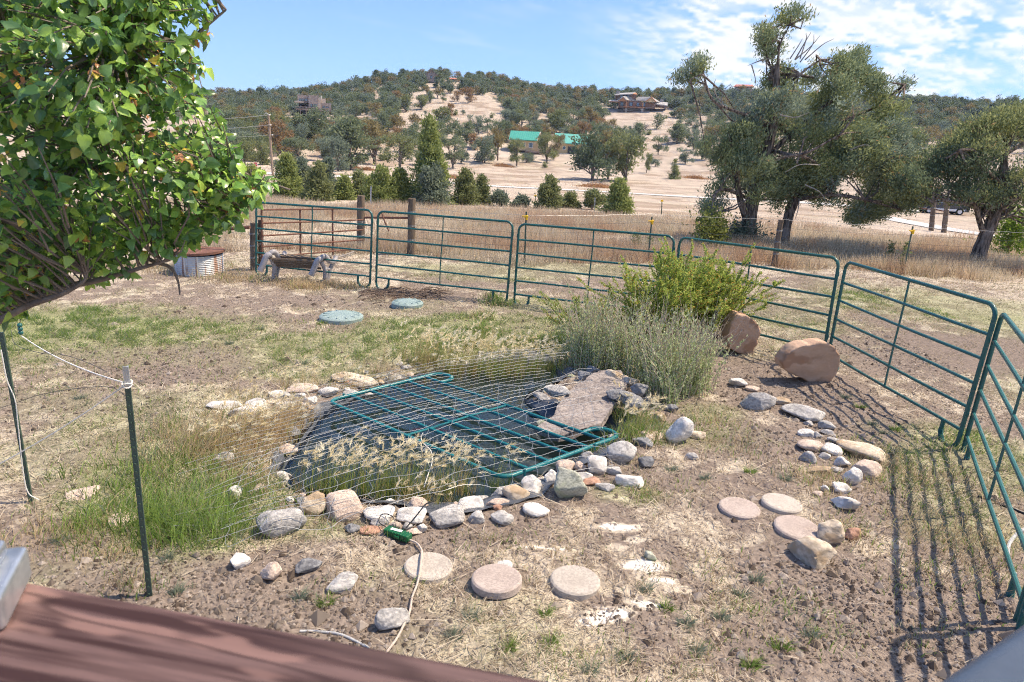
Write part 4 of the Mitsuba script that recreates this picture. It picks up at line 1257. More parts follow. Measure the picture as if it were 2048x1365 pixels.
Mh[:3, 3] = M[:3, 3] + dg * (.01) - y_ax * sgn * .1 + np.array([0, 0, .064])
part(t, 'handle_recess', move(rbox(.20, .05, .012, .005), Mh), 'mat_black_plastic', smooth=40)
Mb = M.copy()
Mb[:3, 3] = M[:3, 3] + np.array([0, 0, -.06 - .43])
part(t, 'cabinet', move(rbox(.78, .46, .84, .02), Mb), 'mat_black_plastic', smooth=40)
part(None, 'deck', move(box(-3, 3, -3.0, .52, 1.26, 1.34), np.eye(4)), 'mat_rail')
labels['deck'] = {'kind': 'structure', 'label': 'wooden deck floor under the camera'}

# ------------------------------------------------------------------ grass and ground cover


def lerp(a, b, t):
    return np.asarray(a) * (1 - t) + np.asarray(b) * t


def blades(P, h, w, az, lean, c0, c1, segs=1):
    """Grass blades as one mesh: roots P, heights, widths, compass of lean, lean, colour at root and tip."""
    n = len(P)
    h, w, az, lean = (np.broadcast_to(np.asarray(v, float), (n,)) for v in (h, w, az, lean))
    side = np.stack([-np.sin(az + 1.2), np.cos(az + 1.2), 0 * az], -1)
    out = np.stack([np.cos(az), np.sin(az), 0 * az], -1)
    up = np.array([0, 0, 1.0])
    rows, cols = [], []
    for k in range(segs):
        t = k / segs
        c = P + up * (h * t * (1 - .25 * lean * t))[:, None] + out * (h * lean * t * t)[:, None]
        ww = (w * (1 - .55 * t) / 2)[:, None]
        rows += [c - side * ww, c + side * ww]
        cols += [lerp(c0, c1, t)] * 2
    tip = P + up * (h * (1 - .25 * lean))[:, None] + out * (h * lean)[:, None]
    rows.append(tip)
    cols.append(np.broadcast_to(c1, (n, 3)))
    m = 2 * segs + 1
    V = np.stack(rows, 1).reshape(-1, 3)
    Cc = np.stack([np.broadcast_to(c, (n, 3)) for c in cols], 1).reshape(-1, 3)
    f = []
    for k in range(segs - 1):
        a = 2 * k
        f += [[a, a + 1, a + 3], [a, a + 3, a + 2]]
    f.append([2 * segs - 2, 2 * segs - 1, 2 * segs])
    F = (np.arange(n)[:, None, None] * m + np.array(f)[None]).reshape(-1, 3)
    return V, F, np.clip(Cc, 0, 1)


def join(parts):
    vs, fs, cs, o = [], [], [], 0
    for v, f, c in parts:
        vs.append(v)
        fs.append(f + o)
        cs.append(c)
        o += len(v)
    return tm(np.vstack(vs), np.vstack(fs)), np.vstack(cs)


STONES_NO = [(857, 1137, .2), (993, 1173, .2), (1150, 1167, .2), (1478, 1021, .2), (1563, 1010, .2), (1594, 1062, .2), (683, 641, .38), (815, 612, .3)]
G_GREEN0, G_GREEN1 = np.array([.13, .21, .045]), np.array([.38, .52, .14])
G_SAGE0, G_SAGE1 = np.array([.20, .25, .15]), np.array([.40, .46, .30])
G_DRY0, G_DRY1 = np.array([.36, .28, .19]), np.array([.74, .65, .48])


def in_view(P, m=90):
    x, y = project(P)
    return (x > -m) & (x < 2048 + m) & (y < 1365 + m) & (y > -50) & ((P - EYE) @ FW > .5)


def scatter_ground(n, x0, x1, y0, y1, seed, power=0.5):
    rg = np.random.default_rng(seed)
    x, y = rg.uniform(x0, x1, n), rg.uniform(y0, y1, n)
    keep = rg.random(n) < (4.0 / np.hypot(x, y)) ** power
    x, y = x[keep], y[keep]
    P = np.c_[x, y, gz(x, y)]
    P = P[in_view(P)]
    for px, py, r in STONES_NO:
        c = gpt(px, py)
        P = P[np.hypot(P[:, 0] - c[0], P[:, 1] - c[1]) > r]
    return P[pond_dist(P[:, 0], P[:, 1]) > .05], rg


def lawn():
    P, rg = scatter_ground(900000, -9, 8.5, 3.0, 15.5, 60, .55)
    g, st, so = ground_masks(P[:, 0], P[:, 1])
    clump = meshkit.fbm(np.c_[P[:, :2] * 5.5, 0 * P[:, 0]], 3, seed=71)
    tuft = meshkit.fbm(np.c_[P[:, :2] * 1.7, 0 * P[:, 0] + 4], 3, seed=72)
    dens = np.clip(.10 + 1.0 * g + .30 * st - .28 * so, .02, 1) * np.clip((clump - .40) * 5.0, .05, 1.2)
    k = rg.random(len(P)) < dens
    P, g, st, clump, tuft = P[k], g[k], st[k], clump[k], tuft[k]
    n = len(P)
    d = np.hypot(P[:, 0], P[:, 1])
    isg = rg.random(n) < np.clip(g * 1.25 - .06 + (tuft - .5) * .5, .03, .96)
    h = np.where(isg, rg.gamma(5, .009, n) + .012, rg.gamma(4, .010, n) + .01) * (0.7 + 1.1 * np.clip(clump - .35, 0, .6)) * (1 + 1.1 * np.clip(g - .7, 0, .3) / .3)
    t = rg.random((n, 1))
    sage = (rg.random(n) < .28)[:, None]
    base = np.where(isg[:, None], np.where(sage, lerp(G_SAGE0, G_SAGE1, t), lerp(G_GREEN0, G_GREEN1, t)), lerp(G_DRY0, G_DRY1, t))
    w = (.0028 + .0009 * d * .55) * rg.uniform(.7, 1.3, n)
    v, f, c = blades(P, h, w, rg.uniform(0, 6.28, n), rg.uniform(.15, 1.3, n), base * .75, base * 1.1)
    return v, f, c


def tussocks():
    """Dry and green bunches, tallest left of the pond and along fences."""
    rg = np.random.default_rng(77)
    spots = []

    def area(px, py, rx, ry, n, h, green, rad=.07, k=45):
        c = gpt(px, py)
        for _ in range(n):
            q = c[:2] + rg.normal(0, .5, 2) * (rx, ry)
            spots.append((q[0], q[1], h * rg.uniform(.5, 1.1), green, rad * rg.uniform(.8, 1.8), int(k * .42)))
    area(330, 1040, .55, .35, 70, .26, .93, .09, 60)
    area(400, 1060, .45, .22, 50, .26, .95, .08, 60)
    area(300, 960, .55, .4, 50, .20, .85, .09, 50)
    area(455, 1000, .4, .35, 50, .22, .9, .08, 50)
    area(360, 900, .7, .5, 50, .18, .6, .09, 45)
    area(430, 880, .5, .5, 60, .26, .12, .09, 50)
    area(530, 880, .4, .5, 60, .24, .08, .08, 50)
    area(560, 850, .3, .3, 30, .26, .05, .08, 55)
    area(500, 950, .3, .3, 30, .22, .3, .08, 45)
    area(600, 835, .2, .25, 16, .28, .05, .07, 60)
    area(245, 1170, .1, .06, 4, .16, .1, .06, 70)
    area(205, 1110, .25, .12, 14, .12, .25, .07, 40)
    area(100, 1060, .5, .25, 26, .14, .12, .08, 40)
    area(180, 1080, .4, .2, 16, .12, .35, .08, 40)
    area(300, 1175, .12, .06, 6, .12, .9, .06, 40)
    area(890, 690, .5, .25, 24, .20, .85, .07, 45)
    area(955, 665, .18, .12, 10, .36, .8, .06, 60)
    area(960, 640, .2, .2, 10, .3, .5, .06, 60)
    area(1050, 690, .6, .3, 30, .26, .7, .07, 50)
    area(1120, 690, .3, .3, 20, .3, .85, .07, 50)
    area(1000, 610, .3, .15, 14, .22, .7, .08, 50)
    area(985, 600, .1, .05, 6, .28, .8, .08, 60)
    area(640, 570, 1.0, .2, 40, .20, .08, .09, 45)
    area(600, 575, .5, .12, 26, .24, .06, .09, 55)
    area(480, 560, 1.2, .5, 40, .24, .1, .1, 45)
    area(330, 540, 1.5, .5, 40, .3, .08, .1, 45)
    area(700, 575, .5, .15, 16, .2, .15, .09, 45)
    area(1270, 870, .25, .2, 26, .26, .82, .05, 40)
    area(1250, 840, .2, .2, 18, .28, .8, .05, 40)
    area(1300, 880, .2, .14, 12, .2, .3, .06, 40)
    area(1195, 895, .1, .08, 6, .2, .7, .04, 30)
    area(1280, 985, .12, .06, 7, .12, .6, .06, 40)
    area(1420, 840, .4, .3, 24, .12, .5, .07, 40)
    area(1640, 960, .3, .25, 26, .13, .2, .08, 45)
    area(1750, 920, .5, .6, 30, .12, .4, .08, 40)
    area(1850, 960, .7, .6, 60, .13, .35, .09, 40)
    area(1900, 1080, .6, .5, 50, .12, .15, .09, 40)
    area(1980, 1150, .35, .3, 22, .13, .2, .09, 40)
    area(1850, 1150, .5, .3, 22, .10, .35, .08, 35)
    area(1700, 1060, .3, .25, 16, .10, .5, .07, 35)
    area(1930, 890, .35, .2, 14, .17, .85, .07, 45)
    area(1860, 1280, .4, .2, 9, .09, .4, .06, 40)
    area(1690, 1270, .2, .1, 5, .08, .8, .07, 45)
    area(1560, 1220, .25, .1, 5, .09, .95, .05, 60)
    area(1300, 1330, .5, .15, 12, .09, .6, .06, 40)
    area(1140, 1320, .3, .15, 9, .09, .8, .06, 40)
    area(1420, 1150, .6, .3, 22, .09, .35, .06, 35)
    area(1000, 1080, .5, .12, 14, .09, .4, .06, 35)
    area(760, 1170, .5, .2, 14, .09, .35, .06, 35)
    area(640, 1060, .4, .12, 16, .10, .6, .06, 35)
    area(1480, 900, .5, .4, 24, .11, .35, .07, 35)
    area(1280, 960, .5, .4, 24, .09, .35, .06, 35)
    area(1060, 1120, .8, .4, 26, .08, .3, .06, 30)
    area(1450, 1280, .8, .25, 26, .08, .45, .06, 30)
    area(150, 760, 2.5, 1.0, 60, .10, .5, .09, 35)
    area(600, 660, 2.5, 1.0, 70, .10, .45, .09, 35)
    area(430, 720, 1.5, .8, 40, .09, .35, .08, 35)
    P, H, C, W = [], [], [], []
    for (x, y, h, green, rad, k) in spots:
        q = np.array([x, y]) + rg.normal(0, rad, (k, 2))
        P.append(np.c_[q, gz(q[:, 0], q[:, 1])])
        H.append(h * rg.uniform(.45, 1.1, k))
        tint = rg.random()
        g_ = rg.random(k) < green
        k = k
        t = np.clip(rg.normal(tint, .25, (k, 1)), 0, 1)
        C.append(np.where(g_[:, None], lerp(G_GREEN0, G_GREEN1, t) if rg.random() < .8 else lerp(G_SAGE0, G_SAGE1, t), lerp(G_DRY0, G_DRY1 * [1.0, .93, .8], t)))
    P, H, C = np.vstack(P), np.concatenate(H), np.vstack(C)
    k = (pond_dist(P[:, 0], P[:, 1]) > -.02) & in_view(P)
    P, H, C = P[k], H[k], C[k]
    n = len(P)
    d = np.hypot(P[:, 0], P[:, 1])
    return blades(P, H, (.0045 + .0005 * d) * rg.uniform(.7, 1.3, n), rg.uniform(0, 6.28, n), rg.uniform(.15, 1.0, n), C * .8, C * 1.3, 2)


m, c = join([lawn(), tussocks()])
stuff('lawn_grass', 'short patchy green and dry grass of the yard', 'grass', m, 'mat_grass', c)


def litter():
    P, rg = scatter_ground(430000, -7, 6.5, 3.0, 14, 81, 1.1)
    g, st, so = ground_masks(P[:, 0], P[:, 1])
    wht = blobs(P[:, 0], P[:, 1], WHITE, wob=.6, seed=44)
    k = rg.random(len(P)) < np.clip(.05 + .8 * st - .5 * so, .03, 1) * np.clip(1.1 - 1.5 * wht, .05, 1)
    P = P[k]
    n = len(P)
    a = rg.uniform(0, 6.28, n)
    L = (rg.gamma(3, .020, n) + .012) * np.where(rg.random(n) < .06, 2.6, 1)
    d_ = np.stack([np.cos(a), np.sin(a), rg.normal(.06, .16, n)], -1) * L[:, None]
    s = np.stack([-np.sin(a), np.cos(a), 0 * a], -1) * ((.0017 + .00022 * np.hypot(P[:, 0], P[:, 1])) * rg.uniform(.6, 1.5, n))[:, None]
    q = P + [0, 0, .012]
    V = np.stack([q - s, q + s, q + d_ * .5 + s * .8 + [0, 0, .006], q + d_ * .5 - s * .8 + [0, 0, .006], q + d_], 1).reshape(-1, 3)
    F = (np.arange(n)[:, None, None] * 5 + np.array([[0, 1, 2], [0, 2, 3], [3, 2, 4]])[None]).reshape(-1, 3)
    col = lerp([.20, .145, .105], [.82, .75, .63], rg.random((n, 1)) ** .8)
    return tm(V, F), np.repeat(col, 5, 0)


m, c = litter()
stuff('dry_litter', 'dead straw and stems lying on the bare soil', 'straw', m, 'mat_grass', c)


def gravel():
    P, rg = scatter_ground(220000, -7, 6.5, 3.0, 13, 91, 1.3)
    g, st, so = ground_masks(P[:, 0], P[:, 1])
    k = rg.random(len(P)) < np.clip(.05 + .8 * so + .1 * (1 - st), 0, 1)
    P = P[k]
    n = len(P)
    o = np.array([[1, 0, 0], [-1, 0, 0], [0, 1, 0], [0, -1, 0], [0, 0, 1.0]])
    s = (rg.gamma(2.0, .0040, n) + .003) * np.where(rg.random(n) < .03, 2.4, 1)
    V = o[None] * s[:, None, None] * rg.uniform(.5, 1.4, (n, 5, 1)) * [1, 1, .7]
    a = rg.uniform(0, 6.28, n)
    ca, sa = np.cos(a)[:, None], np.sin(a)[:, None]
    V = np.stack([V[..., 0] * ca - V[..., 1] * sa, V[..., 0] * sa + V[..., 1] * ca, V[..., 2]], -1) + (P + [0, 0, .004])[:, None]
    F = (np.arange(n)[:, None, None] * 5 + np.array([[0, 2, 4], [2, 1, 4], [1, 3, 4], [3, 0, 4]])[None]).reshape(-1, 3)
    col = lerp([.16, .128, .108], [.64, .58, .53], rg.random((n, 1)) ** 1.6)
    return tm(V.reshape(-1, 3), F), np.repeat(col, 5, 0)


m, c = gravel()
stuff('gravel', 'small clods and stone chips on the bare soil', 'gravel', m, 'mat_grass', c)


def meadow():
    rg = np.random.default_rng(93)
    n = 230000
    x, y = rg.uniform(-16, 24, n), rg.uniform(15.0, 36, n)
    y = 15 + (y - 15) * rg.random(n) ** .35
    line = np.interp(x, [-16, wb[0], fb[1][0], fb[2][0], wd[0], fb[3][0], 24], [18.5, wb[1], fb[1][1], fb[2][1], wd[1], fb[3][1], 18.3])
    tall = y > line - .3 + (meshkit.fbm(np.c_[x * .8, y * .8, 0 * x], 3, seed=5) - .5) * 1.6
    P = np.c_[x, y, gz(x, y)]
    patch = meshkit.fbm(np.c_[x * .35, y * .35, 0 * x], 3, seed=6)
    k = in_view(P) & (rg.random(n) < np.where(tall, np.clip((patch - .22) * 3.2, .12, 1), .2))
    P, tall, patch = P[k], tall[k], patch[k]
    n = len(P)
    fine = meshkit.fbm(np.c_[P[:, :2] * 1.3, 0 * P[:, 0] + 3], 3, seed=7)
    h = np.where(tall, (.20 + .75 * np.clip(patch - .3, 0, .5)) * rg.uniform(.55, 1.25, n), rg.uniform(.02, .06, n))
    t = rg.random((n, 1))
    red = np.clip((fine - .45) * 4 + (patch - .5) * 2, 0, 1)[:, None]
    col = lerp(lerp([.50, .42, .30], [.80, .71, .55], t), lerp([.42, .27, .18], [.66, .48, .33], t), red * .8)
    green = (rg.random(n) < np.where(tall, .02, .22))[:, None]
    col = np.where(green, lerp([.16, .18, .07], [.34, .36, .17], t), col)
    d = np.hypot(P[:, 0], P[:, 1])
    return blades(P, h, .004 + .0007 * d * rg.uniform(.6, 1.2, n), rg.uniform(0, 6.28, n), rg.uniform(.05, .5, n), col * .8, col * 1.1, 1)


v, f, c = meadow()
stuff('meadow_grass', 'tall dry reddish and straw-coloured grass of the meadow beyond the wire fence', 'grass', tm(v, f), 'mat_grass', c)


def paddock():
    rg = np.random.default_rng(95)
    n = 160000
    x, y = rg.uniform(-8, 17, n), rg.uniform(3.5, 21, n)
    P = np.c_[x, y, gz(x, y)]
    # only beyond the corral panels
    fx = [-8, -5.6, -2.8, 0, 2.7, 4.5, 4.75, 17]
    fy = [15, 14.9, 13.9, 12.95, 11.9, 9.6, 6.7, 6.7]
    beyond = (y > np.interp(x, fx, fy)) | (x > 4.9 - .45 * np.clip(6.7 - y, 0, 4))
    cl = meshkit.fbm(np.c_[x * 3, y * 3, 0 * x], 3, seed=15)
    k = in_view(P) & beyond & (rg.random(n) < np.clip((cl - .32) * 2.6, .05, 1))
    P, cl = P[k], cl[k]
    g, st, so = ground_masks(P[:, 0], P[:, 1])
    n = len(P)
    t = rg.random((n, 1))
    isg = (rg.random(n) < np.clip(g * .9 + .12, 0, 1) * (1 - .7 * so))[:, None]
    col = np.where(isg, lerp([.20, .22, .09], [.42, .44, .22], t), lerp([.36, .29, .19], [.66, .57, .41], t))
    d = np.hypot(P[:, 0], P[:, 1])
    return blades(P, rg.uniform(.015, .05, n), .003 + .0007 * d, rg.uniform(0, 6.28, n), rg.uniform(.3, 1.4, n), col * .85, col, 1)


v, f, c = paddock()
stuff('paddock_grass', 'thin grazed yellow-green grass of the paddock beyond the corral panels', 'grass', tm(v, f), 'mat_grass', c)


def foxtails(name, label, spots, seed):
    """Foxtail barley: thin stems with nodding bearded heads."""
    rg = np.random.default_rng(seed)
    parts = []
    for (px, py, rx, ry, n, h, gold, z) in spots:
        c = atz(px, py, z)
        q = c[:2] + rg.normal(0, .5, (n, 2)) * (rx, ry)
        P = np.c_[q, np.maximum(gz(q[:, 0], q[:, 1]), WATER_Z - .03)]
        H = h * rg.uniform(.65, 1.15, n)
        az = rg.normal(.5, 1.0, n)
        lean = rg.uniform(.05, .4, n)
        t = rg.random((n, 1))
        col = np.where(rg.random((n, 1)) < gold, lerp([.50, .38, .18], [.80, .66, .34], t), lerp([.24, .32, .07], [.48, .56, .17], t))
        parts.append(blades(P, H, .0050, az, lean, col * .8, col, 3))
        # leaves at the foot
        k = 4
        Pl = np.repeat(P, k, 0) + np.r_[rg.normal(0, .02, (n * k, 2)).T, [np.zeros(n * k)]].T
        parts.append(blades(Pl, np.repeat(H, k) * rg.uniform(.3, .75, n * k), .005, rg.uniform(0, 6.28, n * k), rg.uniform(.1, .6, n * k), np.repeat(col, k, 0) * .7, np.repeat(col, k, 0), 2))
        tip = P + np.array([0, 0, 1.0]) * (H * (1 - .25 * lean))[:, None] + np.stack([np.cos(az), np.sin(az), 0 * az], -1) * (H * lean)[:, None]
        hn = rg.random(n) < .72
        tip, az2 = tip[hn], az[hn]
        m = len(tip)
        hd = np.stack([np.cos(az2) * .75, np.sin(az2) * .75, rg.uniform(-.1, .75, m)], -1)
        hd /= np.linalg.norm(hd, axis=1, keepdims=True)
        hl = rg.uniform(.05, .085, m)
        A = 24
        s = rg.random((m, A, 1))
        root = tip[:, None] + hd[:, None] * (s - .25) * hl[:, None, None]
        dirn = hd[:, None] + rg.normal(0, .42, (m, A, 3))
        dirn /= np.linalg.norm(dirn, axis=2, keepdims=True)
        ln = (.035 + .03 * rg.random((m, A, 1)))
        sd = np.cross(dirn, rg.normal(size=(m, A, 3)))
        sd *= .0027 / (np.linalg.norm(sd, axis=2, keepdims=True) + 1e-9)
        V = np.stack([root - sd, root + sd, root + dirn * ln], 2).reshape(-1, 3)
        F = np.arange(m * A * 3).reshape(-1, 3)
        hc = lerp([.78, .68, .42], [.95, .90, .74], rg.random((m, 1, 1)))
        C = np.broadcast_to(hc, (m, A * 3, 3)).reshape(-1, 3)
        parts.append((V, F, C))
    mm, cc2 = join(parts)
    return stuff(name, label, 'grass', mm, 'mat_grass', cc2)


foxtails('foxtail_grass', 'green foxtail grass with golden bearded heads standing in the near side of the pond',
         [(650, 985, .35, .16, 55, .42, .15, WATER_Z), (740, 985, .35, .18, 60, .46, .2, WATER_Z), (830, 990, .35, .16, 60, .48, .3, WATER_Z), (890, 985, .25, .14, 45, .46, .45, WATER_Z), (700, 960, .5, .22, 34, .40, .15, WATER_Z),
          (860, 1000, .3, .1, 30, .2, .9, -.05), (990, 980, .04, .04, 7, .5, .2, WATER_Z), (1012, 985, .04, .04, 6, .45, .2, WATER_Z), (935, 985, .12, .06, 10, .42, .4, WATER_Z)], 31)
foxtails('foxtail_grass', 'pale foxtail grass with feathery heads along the back of the pond',
         [(870, 722, .8, .2, 120, .46, .6, 0), (935, 728, .6, .25, 120, .50, .45, 0), (995, 730, .5, .22, 100, .50, .35, 0), (1055, 726, .5, .25, 100, .50, .3, 0), (780, 745, .5, .15, 34, .34, .85, 0), (700, 765, .5, .15, 30, .3, .85, 0), (900, 700, .6, .2, 40, .3, .6, 0), (955, 690, .15, .1, 26, .42, .5, 0), (1100, 720, .3, .2, 36, .36, .3, 0), (1010, 700, .5, .25, 30, .32, .3, 0)], 32)
foxtails('foxtail_grass', 'bleached foxtail grass in the straw left of the pond',
         [(450, 900, .4, .4, 46, .30, .9, 0), (530, 860, .35, .35, 50, .32, .95, 0), (590, 820, .3, .2, 34, .30, .9, 0), (470, 830, .4, .25, 34, .26, .9, 0), (600, 770, .4, .2, 24, .26, .9, 0), (500, 790, .5, .2, 20, .26, .9, 0)], 33)
foxtails('foxtail_grass', 'yellow-green foxtail grass beside the slate slab', [(1260, 870, .2, .16, 34, .36, .15, 0), (1300, 860, .15, .12, 20, .34, .3, 0), (1240, 835, .1, .1, 12, .38, .2, 0)], 34)
# low grey-green weeds, each a rosette
rg = np.random.default_rng(44)
WEED = [(1330, 1215), (1480, 1190), (1510, 1165), (1100, 1290), (1390, 1300), (1180, 1345), (1500, 1330), (1250, 1320), (600, 1195), (650, 1210), (1370, 1250), (1440, 1235), (1790, 860), (1770, 868), (1745, 850), (1720, 815), (1690, 795),
        (330, 1120), (280, 1090), (350, 1190), (120, 1085), (1560, 1300), (1620, 1275), (1290, 1180), (1090, 1230), (940, 1240), (905, 1280), (1015, 1300), (1340, 940), (1410, 960), (1500, 945), (1570, 960), (460, 690), (560, 720), (700, 745), (720, 760), (640, 650), (520, 660), (610, 730), (250, 740), (160, 800)]
for i, (px, py) in enumerate(WEED):
    c = gpt(px, py)
    k = 70
    a = rg.uniform(0, 6.28, k)
    rr = rg.uniform(.0, .05, k)
    P = np.c_[c[0] + np.cos(a) * rr, c[1] + np.sin(a) * rr, gz(c[0] + np.cos(a) * rr, c[1] + np.sin(a) * rr)]
    t = rg.random((k, 1))
    green = i % 3 == 0
    col = lerp(G_GREEN0, G_GREEN1, t) if green else lerp([.20, .25, .18], [.38, .43, .33], t)
    v, f, cc2 = blades(P, rg.uniform(.03, .10, k), .007, a, rg.uniform(.4, 1.6, k), col * .7, col * 1.1, 2)
    spots_ = [(1150, 1167, 'the right beige stepping stone'), (785, 1243, 'the egg-shaped rock'), (1594, 1062, 'the stepping stone with a rock on it'), (1625, 1104, 'the large cream rock'), (1728, 898, 'the cream ledge rock'), (300, 1190, 'the foot of the roped T-post'), (683, 641, 'the larger tank lid'), (620, 790, 'the far left rim'), (250, 740, 'the tip of the roped T-post'), (1240, 908, 'the lying panel corner'), (1650, 1300, 'the fence shadow'), (90, 1080, 'the leftmost T-post')]
    wh_ = spots_[int(np.argmin([np.hypot(px - a, py - b) for a, b, _ in spots_]))][2]
    lb = ('bright green' if green else 'grey-green') + ' weed rosette on the ground near ' + wh_
    single('weed', lb, 'plant', tm(v, f), 'mat_grass', group=lb, color=cc2)

# ------------------------------------------------------------------ trees


def sprigs(Cn, D, n, spread, L, W, rg, c0, c1, bias=.7):
    """Leaf sprigs (two-triangle kites) around clump centres Cn that point mostly along D."""
    m = len(Cn)
    base = np.repeat(Cn, n, 0) + rg.normal(0, 1, (m * n, 3)) * np.repeat(np.broadcast_to(spread, (m,)), n)[:, None] * [1, 1, .8]
    d = np.repeat(D, n, 0) * bias + rg.normal(0, 1, (m * n, 3)) * .6
    d /= np.linalg.norm(d, axis=1, keepdims=True) + 1e-9
    s = np.cross(d, rg.normal(size=(m * n, 3)))
    s /= np.linalg.norm(s, axis=1, keepdims=True) + 1e-9
    l = L * rg.uniform(.6, 1.35, (m * n, 1))
    w = W * rg.uniform(.6, 1.3, (m * n, 1))
    V = np.stack([base, base + d * l * .45 + s * w / 2, base + d * l, base + d * l * .45 - s * w / 2], 1).reshape(-1, 3)
    F = (np.arange(m * n)[:, None, None] * 4 + np.array([[0, 1, 2], [0, 2, 3]])[None]).reshape(-1, 3)
    t = np.clip(np.repeat(rg.random(m), n) * .65 + rg.random(m * n) * .45, 0, 1)[:, None]
    return V, F, np.repeat(np.clip(lerp(c0, c1, t), 0, 1), 4, 0)


PAL = {'pinyon': ([.111, .150, .094], [.280, .332, .195]), 'juniper': ([.124, .156, .073], [.338, .370, .176]), 'olive': ([.176, .153, .078], [.390, .332, .169]), 'blue': ([.117, .156, .124], [.299, .358, .267]),
       'dark': ([.072, .107, .072], [.189, .240, .143]), 'fresh': ([.163, .215, .078], [.416, .468, .176]), 'brown': ([.221, .150, .081], [.416, .293, .163])}


def small_tree(seed, kind, H=4.5, W=4.0, clumps=70, per=26, pal='pinyon', L=.30, stem=.14, low=.14):
    """Crown (mesh, colours) and trunk mesh of a tree of height H standing at the origin."""
    rg = np.random.default_rng(seed)
    n = clumps
    if kind == 'cone':
        k = 4
        lead = np.c_[rg.normal(0, .17, (k, 2)) * W, rg.uniform(.55, .92, k)]
        lead[0] = [0, 0, 1]
        j = rg.choice(k, n, p=[.4, .2, .2, .2])
        z = rg.random(n) ** 1.2
        a = rg.uniform(0, 6.28, n)
        rr = (1 - z) ** .65 * np.where(j == 0, .46, .34) * W * (1 + .30 * np.sin(z * 11 + seed + 2 * np.sin(a + seed))) + .04
        q = np.sqrt(rg.uniform(.2, 1.1, n))
        Cn = np.c_[lead[j, 0] * (.4 + .6 * z) + np.cos(a) * rr * q, lead[j, 1] * (.4 + .6 * z) + np.sin(a) * rr * q, (low + (1 - low) * z) * H * lead[j, 2]]
    else:
        # several lobes, each a lumpy ball
        k = {'round': 9, 'open': 11, 'tall': 9, 'shrub': 7}[kind]
        lob = np.c_[rg.normal(0, .22, (k, 2)) * W, rg.uniform(low + .08, .82, k) * H]
        lob[0] = [0, 0, .8 * H]
        if kind == 'tall':
            lob[:, :2] *= .6
        lr = rg.uniform(.16, .27, k) * W * (1.15 if kind != 'open' else .85)
        j = rg.integers(0, k, n)
        v = rg.normal(size=(n, 3))
        v /= np.linalg.norm(v, axis=1, keepdims=True)
        Cn = lob[j] + v * (lr[j] * rg.uniform(.45, 1.0, n))[:, None] * [1, 1, .8]
        Cn[:, 2] = np.clip(Cn[:, 2], low * H * .7, H)
    D = Cn - np.array([0, 0, H * .3])
    D /= np.linalg.norm(D, axis=1, keepdims=True) + 1e-9
    D[:, 2] += .35
    v, f, c = sprigs(Cn, D, per, L * .75, L, L * .5, rg, *PAL[pal])
    tr = [tube(spline([[0, 0, -.3], [rg.normal(0, .06), rg.normal(0, .06), .35 * H * .6], [rg.normal(0, .12), rg.normal(0, .12), .75 * H]], 4), np.linspace(stem * 1.25, stem * .25, 9), 7)]
    for i in rg.choice(n, min(9, n), replace=False):
        tr.append(tube(spline([[0, 0, H * (low * .5 + .1 * rg.random())], Cn[i] * [.5, .5, .75], Cn[i]], 3), np.linspace(stem * .5, stem * .1, 7), 5))
    return (tm(v, f), c), cat(tr)


def dead_tree(seed, H=3.6, W=3.6):
    rg = np.random.default_rng(seed)
    tr = [tube([[0, 0, -.2], [.05, .02, .5], [.1, 0, 1.0]], [.13, .11, .08], 6)]
    for i in range(60):
        a, e = rg.uniform(0, 6.28), rg.uniform(.25, 1.3)
        d = np.array([math.cos(a) * math.cos(e), math.sin(a) * math.cos(e), math.sin(e)])
        L = rg.uniform(.5, 1) * W * .5
        b = np.array([.05, 0, rg.uniform(.3, 1.1)])
        m_ = b + d * L * .55 + rg.normal(0, .12, 3)
        e_ = m_ + (d + rg.normal(0, .35, 3)) * L * .5
        tr.append(tube([b, m_, e_], [.035, .022, .008], 4))
        for _ in range(4):
            s0 = lerp(m_, e_, rg.random())
            tr.append(tube([s0, s0 + (d + rg.normal(0, .6, 3)) * .4], [.012, .005], 3))
    return cat(tr)


GROUPS = {}


def tree_kind(key, *a, **k):
    (m, c), t = small_tree(*a, **k)
    scene['kind_' + key] = {'type': 'shapegroup', 'crown': mikit.ply(m, 'mat_needles', color=c), 'trunk': mikit.ply(t, 'mat_bark', smooth=50)}
    GROUPS[key] = k.get('H', 4.5)


for i in range(6):
    tree_kind(f'pinyon_{i}', 11 + i, 'round', H=4.5, W=4.2, clumps=150, per=22, pal=('pinyon', 'pinyon', 'blue', 'pinyon', 'juniper', 'dark')[i], L=.30, low=.07)
for i in range(3):
    tree_kind(f'olive_{i}', 31 + i, 'round', H=4.2, W=4.0, clumps=120, per=22, pal=('olive', 'brown', 'olive')[i], L=.28)
for i in range(3):
    tree_kind(f'open_{i}', 41 + i, 'open', H=4.5, W=4.2, clumps=130, per=22, pal=('pinyon', 'juniper', 'blue')[i], L=.24, low=.15)
for i in range(3):
    tree_kind(f'tall_{i}', 51 + i, 'tall', H=7.0, W=4.6, clumps=170, per=22, pal=('dark', 'pinyon', 'blue')[i], L=.36, stem=.17, low=.04)
for i in range(3):
    tree_kind(f'cone_{i}', 61 + i, 'cone', H=3.0, W=2.2, clumps=150, per=24, pal=('fresh', 'juniper', 'blue')[i], L=.20, stem=.08, low=.03)
for i in range(2):
    tree_kind(f'shrub_{i}', 71 + i, 'shrub', H=1.5, W=2.0, clumps=60, per=22, pal=('juniper', 'blue')[i], L=.18, stem=.06, low=.05)
for i in range(2):
    scene[f'kind_dead_{i}'] = {'type': 'shapegroup', 'wood': mikit.ply(dead_tree(81 + i), 'mat_deadwood')}
    GROUPS[f'dead_{i}'] = 3.6


